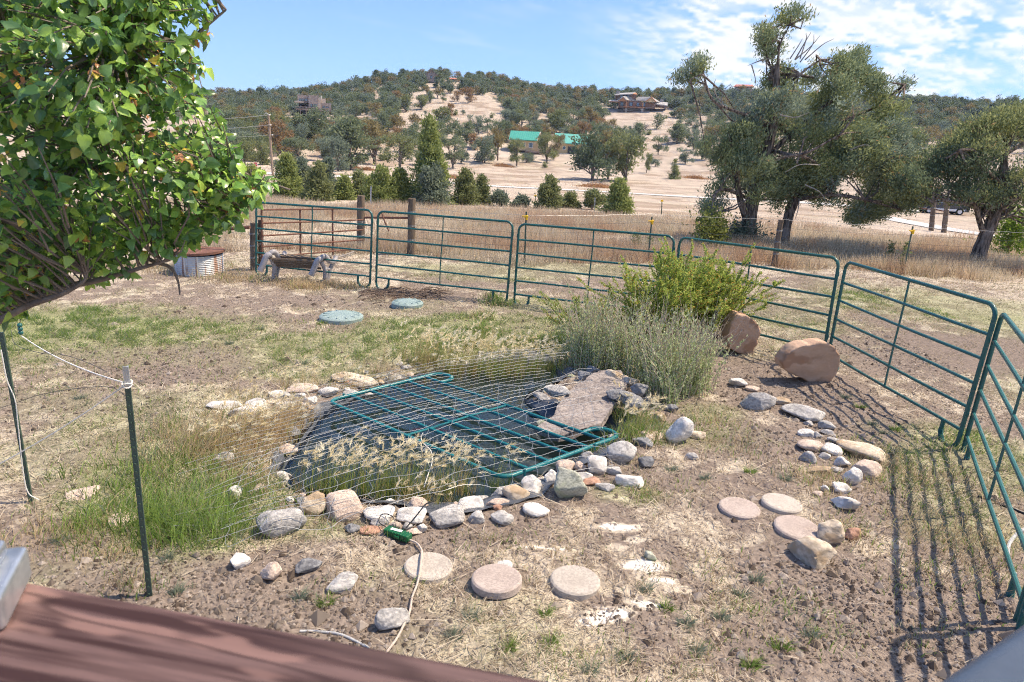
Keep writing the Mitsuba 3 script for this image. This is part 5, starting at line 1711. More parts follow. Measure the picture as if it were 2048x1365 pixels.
def plant_tree(kind, p, h, yaw, label, name, category='tree', group=None, wid=1.0):
    k = thing(name, label, category, group)
    s = h / GROUPS[kind]
    scene[k] = {'type': 'instance', 'to_world': T().translate(np.asarray(p, float).tolist()).rotate([0, 0, 1], yaw).scale([s * wid, s * wid, s]), 'group': {'type': 'ref', 'id': 'kind_' + kind}}


# trees one can tell apart in the middle distance: pixel of the foot, height in pixels, kind, width, label
MID = [
    (675, 343, 68, 'pinyon_2', .95, 'round blue-green tree in front of the taller trees left of the tall cone-shaped juniper'), (700, 340, 108, 'tall_1', 1.5, 'big grey-green tree behind the round blue-green one, under the adobe house'),
    (750, 330, 85, 'olive_0', 1.25, 'olive tree with bare grey limbs on its left side'), (800, 335, 70, 'open_1', 1.2, 'spreading open juniper left of the tall cone-shaped one'),
    (905, 338, 70, 'open_0', .95, 'tree with three thin stems right of the tall cone-shaped juniper'), (965, 327, 58, 'open_2', 1.0, 'two-stemmed pinyon left of the green-roofed house'), (995, 322, 62, 'olive_0', .75, 'narrow yellow-green juniper just left of the green-roofed house'),
    (1033, 332, 56, 'open_1', .9, 'tree standing in front of the left part of the green-roofed house'), (1093, 326, 62, 'open_1', .85, 'tree before the gap between the two green roofs, with a dark leaning stem'), (1108, 321, 52, 'olive_2', .6, 'thin tree touching the one before the gap between the green roofs'),
    (1183, 362, 100, 'juniper_a', 1.0, ''), (1217, 358, 90, 'olive_0', .9, 'middle tree of the three dark junipers below the lodge'), (1250, 364, 90, 'pinyon_4', .95, 'right tree of the three dark junipers below the lodge'),
    (1293, 347, 42, 'open_1', .6, 'small slanting juniper right of the three dark junipers'), (1160, 300, 56, 'olive_1', .7, 'reddish brown juniper in front of the right end of the green roof'), (1195, 300, 58, 'open_0', .8, 'grey-green tree right of the green-roofed house'),
    (1275, 288, 40, 'pinyon_0', 1.2, 'wide bushy pinyon on the slope below the lodge'), (1316, 310, 40, 'open_0', .9, 'small open tree with a bare trunk below the lodge'), (1346, 287, 34, 'open_1', .8, 'small leaning tree left of the big juniper'), (1386, 300, 46, 'open_2', .9, 'small dark tree with a bare base just left of the big juniper'), (1365, 285, 30, 'pinyon_3', .7, 'tiny upright tree left of the small dark one'),
    (1347, 359, 38, 'cone_1', .9, 'little juniper alone on the dry slope left of the big juniper'), (1410, 320, 50, 'pinyon_1', .7, 'tree touching the left edge of the big juniper'),
    (556, 313, 70, 'olive_1', .85, 'brownish juniper beside the utility pole'), (575, 300, 50, 'pinyon_2', 1.0, 'grey-green tree right of the utility pole'), (604, 290, 58, 'pinyon_4', 1.1, 'green tree below the left end of the adobe house'), (640, 292, 70, 'pinyon_3', 1.1, 'green tree below the right end of the adobe house'),
    (527, 330, 42, 'shrub_0', .8, 'dark shrub left of the foot of the utility pole'), (860, 206, 22, 'pinyon_0', 1, 'rounded pinyon alone on the open upper slope, left of a smaller one'), (886, 206, 22, 'open_0', .8, 'slim pinyon right of the rounded one on the open upper slope'), (812, 224, 32, 'pinyon_4', .9, 'green pinyon with a dark base at the left edge of the open upper slope'),
    (915, 203, 20, 'olive_1', 1, 'small brown juniper on the open upper slope'), (936, 206, 30, 'olive_1', 1, 'larger brown juniper on the open upper slope'), (875, 198, 22, 'olive_0', 1, 'dark brown round juniper at the top of the open slope'),
    (1000, 285, 44, 'pinyon_1', .9, 'green pinyon above the left end of the green roof'), (1020, 262, 42, 'pinyon_2', 1, 'green pinyon on the slope behind the green-roofed house'), (1180, 262, 46, 'olive_0', 1, 'olive pinyon behind the right part of the green roof'), (1120, 266, 44, 'pinyon_4', 1, 'pinyon rising behind the gap between the green roofs'), (1148, 262, 46, 'open_0', 1, 'pale-stemmed tree behind the right green roof'),
]
scene['kind_juniper_a'] = scene['kind_pinyon_5']
GROUPS['juniper_a'] = GROUPS['pinyon_5']
rg = np.random.default_rng(17)
for (px, py, hp, kd, w, lab) in MID:
    p = at(px, py)
    h = hp / ppm(p)
    plant_tree('pinyon_5' if kd == 'juniper_a' else kd, p - [0, 0, .05], h, rg.uniform(0, 360), lab or 'left tree of the three dark junipers below the lodge', 'juniper_tree' if kd[:4] in ('oliv', 'juni') else 'pinyon_tree', wid=w * 1.0)

# young conifers in a row at the edge of the meadow, each its own mesh
YOUNG = [(505, 398, 60, 48, 'fresh', 'cone', 'pale green young juniper at the left end of the row, half behind pear leaves'), (575, 397, 82, 60, 'fresh', 'cone', 'yellow-green young juniper below the utility pole'), (605, 392, 72, 54, 'blue', 'cone', 'blue-green young juniper right of the yellow-green one'),
         (640, 402, 70, 56, 'juniper', 'cone', 'young juniper in the middle of the dense left clump'), (660, 395, 72, 50, 'blue', 'cone', 'grey-green pointed juniper at the right of the dense left clump'), (690, 400, 42, 36, 'fresh', 'cone', 'low yellow-green juniper left of the tallest wooden post'), (718, 396, 48, 34, 'juniper', 'cone', 'small juniper behind the left wooden post'),
         (762, 408, 70, 56, 'fresh', 'cone', 'bright green pointed juniper between the two wooden posts'), (800, 408, 64, 48, 'fresh', 'cone', 'yellow-green juniper behind the right wooden post'),
         (868, 412, 78, 72, 'blue', 'cone', 'dense blue-green juniper at the foot of the tall cone-shaped one'), (930, 410, 66, 58, 'juniper', 'cone', 'young juniper right of the tall cone-shaped one'), (962, 410, 54, 34, 'juniper', 'cone', 'narrow pale juniper at the right of the pair beside the tall one'),
         (1000, 413, 26, 30, 'blue', 'shrub', 'low grey-green shrub in the meadow edge'), (1097, 418, 60, 50, 'juniper', 'cone', 'young juniper with a yellow-green foot, alone in the middle'), (1140, 417, 28, 26, 'juniper', 'shrub', 'small round shrub between two young junipers'), (1183, 420, 34, 40, 'juniper', 'shrub', 'loose shrub left of the round young juniper'),
         (1233, 428, 66, 62, 'fresh', 'cone', 'round feathery young juniper, the rightmost of the row'), (1042, 415, 16, 22, 'blue', 'shrub', 'tiny grey shrub left of the young juniper in the middle')]
for i, (px, py, hp, wp, pal, kd, lab) in enumerate(YOUNG):
    p = at(px, py)
    s = ppm(p)
    (m, c), tr = small_tree(900 + i, kd, H=hp / s, W=wp / s, clumps=int(110 + wp * hp / 22), per=26, pal=pal, L=.15, stem=.05, low=.02)
    k = thing('young_juniper', lab, 'shrub' if kd == 'shrub' else 'tree')
    part(k, 'crown', move(m, frame(p)), 'mat_needles', color=c)
    part(k, 'trunk', move(tr, frame(p)), 'mat_bark')
p = at(858, 410)
s = ppm(p)
(m, c), tr = small_tree(990, 'cone', H=166 / s, W=84 / s, clumps=620, per=26, pal='fresh', L=.16, stem=.11, low=.03)
k = thing('tall_juniper', 'tall cone-shaped yellow-green juniper, the highest of the row beyond the meadow', 'tree')
part(k, 'crown', move(m, frame(p)), 'mat_needles', color=lerp(c, c * [.9, .93, .95], .5))
part(k, 'trunk', move(tr, frame(p)), 'mat_bark')

# dry brush heaps
for (px, py, w, h, lab) in ((695, 336, 40, 10, 'orange-brown heap of cut brush left of the road bend'), (735, 341, 20, 8, 'small orange-brown brush heap near the road'), (905, 357, 46, 10, 'orange-brown brush heap by the tall cone-shaped juniper'), (1195, 375, 54, 14, 'orange-brown brush heap under the three dark junipers'), (1005, 333, 30, 8, 'low brown brush heap before the green-roofed house'), (1390, 357, 40, 8, 'brown brush heap at the left of the big juniper')):
    p = at(px, py)
    s = ppm(p)
    rg = np.random.default_rng(px)
    n = 900
    q = rg.normal(0, .33, (n, 3)) * [w / s, w / s * .7, h / s * .8]
    q[:, 2] = np.abs(q[:, 2]) * np.exp(-(q[:, 0] / (w / s * .5)) ** 2)
    v, f, c = sprigs(p + q, rg.normal(size=(n, 3)) * [1, 1, .3], 2, .02, .35, .06, rg, [.26, .14, .07], [.52, .33, .19], 1)
    single('brush_heap', lab, 'brush', tm(v, f), 'mat_needles', color=c)

# the forest on the hill: feet sampled over the slope as it is seen
HOUSES = [(585, 240, 668, 190), (1212, 236, 1340, 178), (1010, 318, 1175, 258), (850, 205, 980, 160)]


HD = [float(np.hypot(*at(*q)[:2])) for q in ((625, 236), (1270, 226), (1075, 308))]


def density(px, py):
    if px < 1460:
        sky_ = np.interp(px, [300, 480, 620, 740, 850, 950, 1050, 1150, 1300, 1460], [205, 200, 188, 168, 156, 156, 170, 188, 190, 188])
        t = py - sky_
        d = np.interp(t, [0, 30, 60, 90, 120, 160], [1.0, .98, .75, .60, .32, .08])
        if 820 < px < 1000 and 192 < py < 255:
            d *= .16
        if 1060 < px < 1240 and 232 < py < 262:
            d *= .5
        if px > 1240 and py > 232:
            d *= .40
        if px < 700 and py < 292:
            d = max(d, .85)
        return d
    sky_ = np.interp(px, [1460, 1700, 1900, 2060], [190, 205, 232, 232])
    return np.interp(py - sky_, [0, 60, 110, 150], [1.0, .95, .6, .2])


rg = np.random.default_rng(2024)
placed, nfar = [], 0
LAND = [(625, 235, 'adobe house on the left flank'), (1075, 285, 'green-roofed house'), (1270, 215, 'timber lodge'), (860, 310, 'tall cone-shaped juniper'), (930, 225, 'open upper slope'), (540, 290, 'utility pole'), (870, 165, 'gabled house on the crest'), (1130, 195, 'saddle of the ridge'), (740, 215, 'left shoulder of the hill'), (1900, 270, 'far right hillside'), (1780, 230, 'notch right of the big juniper'), (1400, 230, 'big juniper on its left side'), (1180, 330, 'three dark junipers')]


def whereabouts(px, py):
    j = int(np.argmin([np.hypot(px - a, (py - b) * 1.5) for a, b, _ in LAND]))
    a, b, nm = LAND[j]
    dx, dy = px - a, (py - b) * 1.5
    if abs(dx) > abs(dy):
        w = 'left of the ' if dx < 0 else 'right of the '
    else:
        w = 'above the ' if dy < 0 else 'below the '
    return w + nm
tries = 0
while nfar < 380 and tries < 40000:
    tries += 1
    px, py = rg.uniform(440, 2080), rg.uniform(150, 335)
    if px > 1440 and rg.random() < (.92 if px < 1790 else .5):
        continue
    if rg.random() > density(px, py):
        continue
    p = at(px, py)
    d = np.hypot(p[0], p[1])
    if d < 95 or d > 330:
        continue
    if p[2] - float(land(p[0], p[1])) > .6:
        continue
    p[2] = float(gz(p[0], p[1])[0]) - .1
    h = rg.uniform(3.4, 5.2) if d < 235 else rg.uniform(2.8, 4.3)
    hp = h * ppm(p)
    if any(x0 - 8 < px < x1 + 8 and y1 - 5 < py < y0 + hp * .75 and d < dh + 9 for (x0, y0, x1, y1), dh in zip(HOUSES[:3], HD)):
        continue
    if any(np.hypot(p[0] - q[0], p[1] - q[1]) < 1.8 for q in placed):
        continue
    placed.append(p)
    nfar += 1
    r_ = rg.random()
    if d > 255:
        kd = rg.choice(['tall_0', 'tall_1', 'pinyon_0', 'pinyon_2', 'pinyon_5', 'pinyon_3', 'open_0', 'tall_2', 'olive_0'])
    elif r_ < .10 and px > 700:
        kd = rg.choice(['dead_0', 'dead_1'])
    elif r_ < .28:
        kd = rg.choice(['olive_0', 'olive_1', 'olive_2'])
    else:
        kd = rg.choice(['pinyon_0', 'pinyon_1', 'pinyon_2', 'pinyon_3', 'pinyon_4', 'open_0', 'open_1', 'open_2'])
    wh = whereabouts(px, py - hp / 2)
    if kd.startswith('dead'):
        lb = 'bare grey dead tree on the hill, ' + wh
        plant_tree(kd, p, h * .75, rg.uniform(0, 360), lb, 'dead_tree', group=lb, wid=1.1)
    elif kd.startswith('olive'):
        lb = 'brownish olive juniper on the hill, ' + wh
        plant_tree(kd, p, h * .9, rg.uniform(0, 360), lb, 'hill_juniper', group=lb, wid=rg.uniform(.9, 1.2))
    else:
        lb = {'pi': 'round green pinyon', 'op': 'loose thin-crowned pinyon', 'ta': 'tall dark pinyon'}[kd[:2]] + ' on the hill, ' + wh
        plant_tree(kd, p, h * (1.15 if kd.startswith('tall') else 1), rg.uniform(0, 360), lb, 'hill_pinyon', group=lb, wid=rg.uniform(.95, 1.25))
# the trees behind the first three hundred read as one mass along the crest
for i in range(6):
    (m, c), tr = small_tree(300 + i, 'round', H=5.4, W=5.0, clumps=80, per=13, pal=('pinyon', 'dark', 'blue', 'pinyon', 'olive', 'pinyon')[i], L=.50, low=.0)
    scene[f'kind_far_{i}'] = {'type': 'shapegroup', 'crown': mikit.ply(m, 'mat_needles', color=c), 'trunk': mikit.ply(tr, 'mat_bark')}
n, tries = 0, 0
labels['hill_woods'] = {'kind': 'stuff', 'label': 'far mass of dark pinyon woods along the crest and upper slopes of the hill', 'category': 'woods'}
while n < 2000 and tries < 30000:
    tries += 1
    az = rg.uniform(-27, 40)
    d = rg.uniform(200, 318)
    x, y = d * math.sin(math.radians(az)), d * math.cos(math.radians(az))
    z = float(land(x, y))
    X_, Y_ = project([x, y, z])
    if d < 272 and rg.random() > density(X_, Y_) * np.interp(d, [200, 245], [.35, 1]):
        continue
    if 820 < X_ < 1000 and 190 < Y_ < 258:
        continue
    if any(x0 - 12 < X_ < x1 + 12 and y1 - 6 < Y_ < y0 + 22 and d < dh + 11 for (x0, y0, x1, y1), dh in zip(HOUSES[:2], HD)):
        continue
    if 845 < X_ < 890 and d < 285 and Y_ > 160 or 895 < X_ < 930 and Y_ > 160:
        continue
    n += 1
    sx = float(rg.uniform(.5, .82))
    scene[f'hill_woods__{n:03d}'] = {'type': 'instance', 'to_world': T().translate([x, y, z - .15]).rotate([0, 0, 1], float(rg.uniform(0, 360))).scale([sx, sx, sx * float(rg.uniform(.8, 1.15))]), 'group': {'type': 'ref', 'id': f'kind_far_{rg.integers(6)}'}}
# low shrubs dotted over the open slopes
for i in range(60):
    px, py = rg.uniform(480, 1420), rg.uniform(225, 340)
    p = at(px, py)
    if np.hypot(p[0], p[1]) < 80 or any(x0 < px < x1 and y1 < py < y0 for (x0, y0, x1, y1) in HOUSES):
        continue
    lb = 'low green shrub on the dry slope, ' + whereabouts(px, py)
    plant_tree(f'shrub_{i % 2}', p, rg.uniform(.6, 1.5), rg.uniform(0, 360), lb, 'hill_shrub', 'shrub', lb)

# ------------------------------------------------------------------ the two big junipers at the right


def inside(poly, p):
    x, y = p[:, 0], p[:, 1]
    r = np.zeros(len(p), bool)
    for (ax, ay), (bx, by) in zip(poly, np.roll(poly, -1, 0)):
        r ^= ((ay > y) != (by > y)) & (x < (bx - ax) * (y - ay) / (by - ay + 1e-12) + ax)
    return r


def edge_dist(poly, p):
    d = np.full(len(p), 1e9)
    for a, b in zip(poly, np.roll(poly, -1, 0)):
        e = b - a
        t = np.clip(((p - a) @ e) / (e @ e), 0, 1)
        d = np.minimum(d, np.linalg.norm(p - a - t[:, None] * e, axis=1))
    return d


def crown_points(polys, d0, n, rg, thick, gap=.45, seed=1):
    """Clump centres filling a rounded volume whose outline, seen from the yard, is the union of the polygons (photograph pixels)."""
    P = [np.array([[q[0], q[2]] for q in (atd(a, b, d0) for a, b in poly)]) for poly in polys]
    lo, hi = np.min([p.min(0) for p in P], 0), np.max([p.max(0) for p in P], 0)
    out = []
    got = 0
    while got < n:
        c = rg.uniform(lo, hi, (4000, 2))
        best = np.zeros(len(c))
        for p in P:
            ins = inside(p, c)
            best = np.maximum(best, np.where(ins, edge_dist(p, c), 0))
        k = best > 0
        c, best = c[k], best[k]
        half = np.minimum(np.sqrt(best * 2.2), thick)
        u = rg.uniform(-1, 1, len(c))
        u = np.sign(u) * np.abs(u) ** .6
        q = np.c_[c[:, 0], d0 + u * half, c[:, 1]]
        q[:, 0] *= q[:, 1] / d0 * .5 + .5
        g = meshkit.fbm(q * .9 + seed, 3, seed=seed)
        q = q[g > gap]
        out.append(q)
        got += len(q)
    return np.vstack(out)[:n]


def big_juniper(label, d0, polys, trunks, limbs, n, seed, lean, pal, per=44, L=.14, thick=2.4, gap=.45, bare=(), bright=1.0):
    rg = np.random.default_rng(seed)
    t = thing('juniper_tree', label, 'tree')
    C0 = crown_points(polys, d0, n, rg, thick, gap, seed)
    root = atd(trunks[0][0][0][0], trunks[0][0][0][1] - 60, d0)
    D = C0 - root
    D /= np.linalg.norm(D, axis=1, keepdims=True)
    D = D * .5 + np.array(lean)
    D /= np.linalg.norm(D, axis=1, keepdims=True)
    tone = meshkit.fbm(C0 * .7 + 3, 3, seed=seed)
    parts = []
    for lo, hi, pl in ((0, .46, pal[0]), (.46, .56, pal[1]), (.56, 2, pal[2])):
        k = (tone >= lo) & (tone < hi)
        if k.any():
            parts.append(sprigs(C0[k], D[k], per, .13, L, L * .34, rg, *PAL[pl], bias=.95))
    k = rg.random(len(C0)) < .12
    parts.append(sprigs(C0[k], D[k], 10, .15, L, L * .3, rg, *PAL['brown'], bias=.8))
    m, c = join(parts)
    part(t, 'crown', m, 'mat_needles', color=np.clip(c * bright, 0, .7))
    for i, (pts, r0, r1) in enumerate(trunks):
        P = spline([atd(a, b, d0 + (e[0] if e else 0)) for a, b, *e in pts], 8)
        P[0, 2] -= .25
        m = tube(P, np.linspace(r0, r1, len(P)), 14)
        v = np.array(m.vertices)
        v += np.array(m.vertex_normals) * ((meshkit.fbm(v * [5, 5, 1.2] + i, 3, seed=3) - .5) * r0 * .7)[:, None]
        part(t, 'trunk', tm(v, m.faces), 'mat_bark', smooth=50)
    br = []
    for pts, r0, r1 in limbs:
        P = spline([atd(a, b, d0 + (e[0] if e else 0)) for a, b, *e in pts], 8)
        br.append(tube(P, np.linspace(r0, r1, len(P)), 8))
    for _ in range(190):
        j = rg.integers(len(limbs))
        pts = limbs[j][0]
        a = pts[rg.integers(len(pts))]
        a = atd(a[0], a[1], d0 + (a[2] if len(a) > 2 else 0))
        dist = np.linalg.norm(C0 - a, axis=1)
        near = np.argsort(dist)[:45]
        b = C0[rg.choice(near)]
        mid = (a + b) / 2 + rg.normal(0, .12, 3)
        br.append(tube([a, mid, b], [.035, .024, .008], 5))
    part(t, 'limbs', cat(br), 'mat_bark', smooth=50)
    bb = []
    for pts, r0 in bare:
        P = spline([atd(a, b, d0 + (e[0] if e else 0)) for a, b, *e in pts], 6)
        bb.append(tube(P, np.linspace(r0, .006, len(P)), 6))
    for q in bb:
        part(t, 'bare_branch', q, 'mat_deadwood', smooth=50)
    return t


zz = lambda L: [(1340 + a / 2.893, b / 2.893) for a, b in L]
dj = gpt(1500, 492)[1]
polyA = [zz([(520, 560), (530, 480), (570, 420), (640, 370), (760, 390), (850, 330), (960, 330), (1010, 290), (1060, 340), (1110, 380), (1190, 440), (1290, 480), (1360, 520), (1330, 590), (1420, 620), (1490, 680), (1460, 800), (1520, 900), (1500, 1040), (1420, 1150), (1350, 1290), (1250, 1240), (1080, 1290), (900, 1230), (780, 1130), (720, 1080), (640, 1180),
             (580, 1280), (380, 1290), (230, 1290), (190, 1180), (200, 1050), (230, 960), (330, 830), (300, 760), (400, 690), (470, 640)]),
         zz([(540, 330), (530, 240), (510, 180), (560, 140), (620, 130), (630, 80), (720, 48), (800, 80), (780, 130), (720, 160), (710, 240), (660, 300), (600, 350)]),
         zz([(30, 470), (60, 430), (100, 380), (150, 340), (195, 335), (200, 400), (210, 430), (150, 440), (130, 500), (200, 540), (220, 600), (140, 600), (110, 520), (50, 490)]),
         zz([(1290, 480), (1320, 430), (1380, 420), (1395, 480), (1390, 540), (1330, 540)]), zz([(1060, 320), (1100, 270), (1150, 230), (1165, 280), (1110, 340), (1075, 350)]),
         zz([(175, 800), (230, 810), (240, 860), (200, 900), (170, 870)]), zz([(390, 600), (430, 590), (430, 640), (400, 650)])]
big_juniper('large windswept old juniper with two trunks beyond the fence at the right', dj, polyA,
            [([(1502, 498), (1498, 450), (1505, 400), (1530, 320), (1545, 250), (1550, 180), (1555, 130)], .30, .07), ([(1566, 492), (1572, 450), (1590, 400), (1625, 340, .3), (1660, 290, .4), (1690, 240, .5)], .20, .05), ([(1500, 455), (1478, 390, -.4), (1470, 320, -.4), (1455, 260, -.3)], .13, .04)],
            [([(1545, 250), (1580, 190), (1600, 150), (1640, 120)], .07, .02), ([(1530, 320), (1580, 270, .3), (1640, 220, .5), (1720, 170, .6)], .09, .02), ([(1600, 390), (1680, 350, -.6), (1740, 320, -1), (1810, 290, -1.2)], .09, .02), ([(1590, 400), (1660, 390, -1), (1730, 400, -1.4), (1800, 420, -1.2)], .08, .02),
             ([(1545, 250), (1490, 230, -.5), (1430, 205, -.6), (1412, 170, -.6), (1405, 150, -.6), (1380, 160, -.6)], .06, .015), ([(1505, 400), (1440, 380, -.8), (1420, 430, -1)], .07, .02), ([(1540, 300), (1600, 310, -1.4), (1680, 270, -1.8)], .07, .02), ([(1690, 240), (1760, 210), (1810, 170)], .05, .012), ([(1555, 140), (1560, 90), (1580, 50)], .045, .015), ([(1550, 160), (1530, 100), (1525, 65)], .035, .012)],
            2200, 5, (.30, -.05, .55), ('pinyon', 'juniper', 'blue'), per=56, L=.115, gap=.505, bright=1.35,
            bare=[([(1550, 115), (1520, 122), (1495, 132)], .04), ([(1503, 130), (1510, 155), (1512, 172)], .02), ([(1590, 120), (1610, 85), (1622, 65)], .025), ([(1590, 120), (1620, 95), (1640, 72)], .025), ([(1600, 125), (1625, 90), (1628, 70)], .02), ([(1610, 120), (1645, 90), (1668, 78)], .022), ([(1580, 118), (1598, 90), (1605, 78)], .02), ([(1600, 118), (1612, 80), (1612, 66)], .02),
                  ([(1450, 215), (1432, 190), (1425, 165)], .025), ([(1440, 205), (1450, 180), (1462, 168)], .02), ([(1430, 190), (1428, 170), (1432, 158)], .015), ([(1515, 235), (1505, 200), (1500, 175)], .025), ([(1600, 390), (1596, 420, -1), (1590, 440, -1)], .02), ([(1640, 330, -1.5), (1600, 330, -1.8), (1570, 345, -1.8)], .02), ([(1700, 300, -1.6), (1730, 290, -1.8), (1750, 300, -1.8)], .02), ([(1610, 370, -1.5), (1640, 385, -1.7), (1655, 410, -1.7)], .02), ([(1560, 230, -1.6), (1590, 235, -1.9), (1620, 225, -2)], .02)])
d2 = gpt(1958, 533)[1]
big_juniper('juniper with a single leaning trunk at the right edge of the photo', d2,
            [[(1865, 330), (1900, 280), (1940, 250), (1990, 230), (2060, 205), (2150, 200), (2180, 320), (2150, 450), (2080, 470), (2050, 440), (2020, 470), (1980, 440), (1940, 420), (1905, 430), (1870, 410), (1845, 380)], [(1790, 320), (1840, 300), (1880, 330), (1870, 400), (1830, 420), (1790, 380)]],
            [([(1956, 535), (1962, 500), (1978, 460), (1992, 420), (2005, 370), (2010, 310), (2030, 250)], .24, .06)],
            [([(1968, 470), (1958, 440, -.2), (1950, 415, -.4), (1925, 408, -.6), (1895, 402, -.8), (1865, 405, -.9)], .085, .02), ([(1992, 420), (1950, 390, .4), (1900, 370, .6), (1870, 350, .6)], .06, .015), ([(1990, 430), (2030, 400, -.4), (2080, 380, -.5)], .08, .02), ([(2005, 370), (1960, 330, -.8), (1920, 300, -1)], .06, .015), ([(2010, 310), (2060, 280), (2100, 260)], .06, .02), ([(1985, 445), (2010, 430, .6), (2060, 440, .8)], .06, .02)],
            1000, 9, (-.05, -.05, .45), ('dark', 'juniper', 'juniper'), per=48, L=.11, gap=.53, bright=1.2)

# small broadleaf saplings by the fence
for (px, py, w, h, lab, n, seed) in ((2010, 520, 60, 95, 'bright green broadleaf sapling right of the leaning juniper trunk', 900, 4), (1418, 500, 50, 60, 'yellow-green leafy shrub at the left foot of the big juniper', 700, 5), (1480, 492, 60, 40, 'grey-green undergrowth around the big juniper trunks', 500, 6)):
    p = gpt(px, py)
    s = ppm(p)
    rg = np.random.default_rng(seed)
    C0 = p + rg.normal(0, .30, (n, 3)) * [w / s, w / s, h / s] + [0, 0, h / s * .62]
    C0 = C0[C0[:, 2] > p[2]]
    v, f, c = sprigs(C0, np.tile([0.2, 0, .6], (len(C0), 1)), 4, .05, .10, .055, rg, *((np.array([.09, .16, .03]), np.array([.28, .40, .07])) if seed == 4 else ([.16, .19, .05], [.38, .42, .13]) if seed == 5 else PAL['blue']))
    k = thing('sapling' if seed == 4 else 'shrub', lab, 'shrub')
    part(k, 'foliage', tm(v, f), 'mat_bushleaf', color=c)
    part(k, 'stem', cat([tube([p - [0, 0, .1], p + [rg.normal(0, .05), 0, h / s * .4], C0[i]], [.02, .015, .005], 5) for i in range(12)]), 'mat_twig')
for (px, py, h) in ((1777, 528, 45), (1802, 545, 60), (1270, 505, 34), (1298, 505, 28)):
    p = gpt(px, py)
    s = ppm(p)
    rg = np.random.default_rng(px)
    z = rg.random(90)
    C0 = p + np.c_[rg.normal(0, .05, 90), rg.normal(0, .05, 90), z * h / s]
    v, f, c = sprigs(C0, rg.normal(size=(90, 3)) * [1, 1, .3] + [0, 0, .4], 2, .02, .11, .03, rg, [.10, .14, .06], [.24, .29, .13])
    single('thistle', 'single upright weed stalk in the dry grass along the meadow fence', 'plant', tm(v, f), 'mat_bushleaf', group='upright weed stalks along the meadow fence', color=c)

# ------------------------------------------------------------------ the two bushes by the pond


def leafy(P, N, L, W, rg, c):
    """Small folded leaves (two triangles each side of the rib) at P, pointing along N."""
    n = len(P)
    d = N / (np.linalg.norm(N, axis=1, keepdims=True) + 1e-9)
    s = np.cross(d, rg.normal(size=(n, 3)))
    s /= np.linalg.norm(s, axis=1, keepdims=True) + 1e-9
    l, w = L * rg.uniform(.6, 1.3, (n, 1)), W * rg.uniform(.7, 1.3, (n, 1))
    V = np.stack([P, P + d * l * .5 + s * w / 2, P + d * l, P + d * l * .5 - s * w / 2], 1).reshape(-1, 3)
    F = (np.arange(n)[:, None, None] * 4 + np.array([[0, 1, 2], [0, 2, 3]])[None]).reshape(-1, 3)
    return V, F, np.repeat(c, 4, 0)


def arching_bush(label, feet, stems, reach, height, leaf, seed, cols, tipcol, per, wood='mat_twig', spread=1.0, bias=(0, 0, 0), up=.75, r0=.008):
    rg = np.random.default_rng(seed)
    t = thing('bush', label, 'bush')
    tw, LP, LN, LC = [], [], [], []
    for i in range(stems):
        f = np.array(feet[rg.integers(len(feet))]) + np.r_[rg.normal(0, .09, 2), 0]
        f[2] = gz(f[0], f[1])[0] - .03
        a = rg.uniform(0, 6.28)
        R = reach * rg.uniform(.1, 1) * spread
        top = f + np.array([math.cos(a) * R, math.sin(a) * R * .8, height * rg.uniform(.55, 1.02) * (1 - .25 * (R / reach) ** 2)]) + np.array(bias) * rg.uniform(.3, 1.2)
        mid = f * .5 + top * .5 + np.array([-math.cos(a) * R * .12, 0, height * .10]) + rg.normal(0, .03, 3)
        P = spline([f, mid, top], 8)
        tw.append(tube(P, np.linspace(r0, .0022, len(P)), 5))
        ends = [P]
        for _ in range(5):
            k = rg.integers(5, len(P) - 1)
            d = (top - f) * .22 * rg.uniform(.5, 1.2) + rg.normal(0, .11, 3) * reach
            d[2] = abs(d[2]) * up + .03
            Q = spline([P[k], P[k] + d * .55 + rg.normal(0, .015, 3), P[k] + d], 5)
            tw.append(tube(Q, np.linspace(.0035, .0015, len(Q)), 4))
            ends.append(Q)
        for Q in ends:
            m = int(per * len(Q) / 10)
            u = rg.uniform(.28 if Q is P else .05, 1, m) * (len(Q) - 1.001)
            j = u.astype(int)
            X_ = Q[j] + (Q[j + 1] - Q[j]) * (u - j)[:, None]
            LP.append(X_ + rg.normal(0, .008, (m, 3)))
            LN.append(rg.normal(0, .7, (m, 3)) + [0, 0, .5])
            tt = rg.random((m, 1))
            c = lerp(cols[0], cols[1], tt)
            hot = (rg.random(m) < .12 * (u / len(Q)))[:, None]
            LC.append(np.where(hot, tipcol, c))
    part(t, 'stems', cat(tw), wood)
    v, f, c = leafy(np.vstack(LP), np.vstack(LN), leaf[0], leaf[1], rg, np.vstack(LC))
    part(t, 'foliage', tm(v, f), 'mat_bushleaf', color=c)
    return t


fa = [gpt(a, b) for a, b in ((1370, 690), (1340, 700), (1400, 690), (1320, 690), (1290, 705), (1420, 700))]
arching_bush('yellow-green arching bush with reddish tips in front of the corral panels', fa, 165, .92, 1.50, (.025, .019), 3, ([.29, .39, .08], [.62, .71, .22]), [.70, .38, .12], 105, bias=(.12, .1, 0))
fb_ = [gpt(a, b) for a, b in ((1180, 690), (1220, 690), (1150, 670))]
arching_bush('low olive-green sprawling branches at the left of the yellow-green bush', fb_, 42, .8, .72, (.032, .018), 4, ([.24, .33, .09], [.54, .61, .22]), [.62, .40, .14], 50, wood='mat_twig')
fc = [gpt(a, b) for a, b in ((1195, 745), (1240, 750), (1280, 765), (1310, 790), (1335, 800), (1360, 790), (1225, 735), (1300, 760), (1340, 770), (1170, 735), (1150, 725), (1380, 790), (1400, 775), (1360, 755), (1180, 720))]


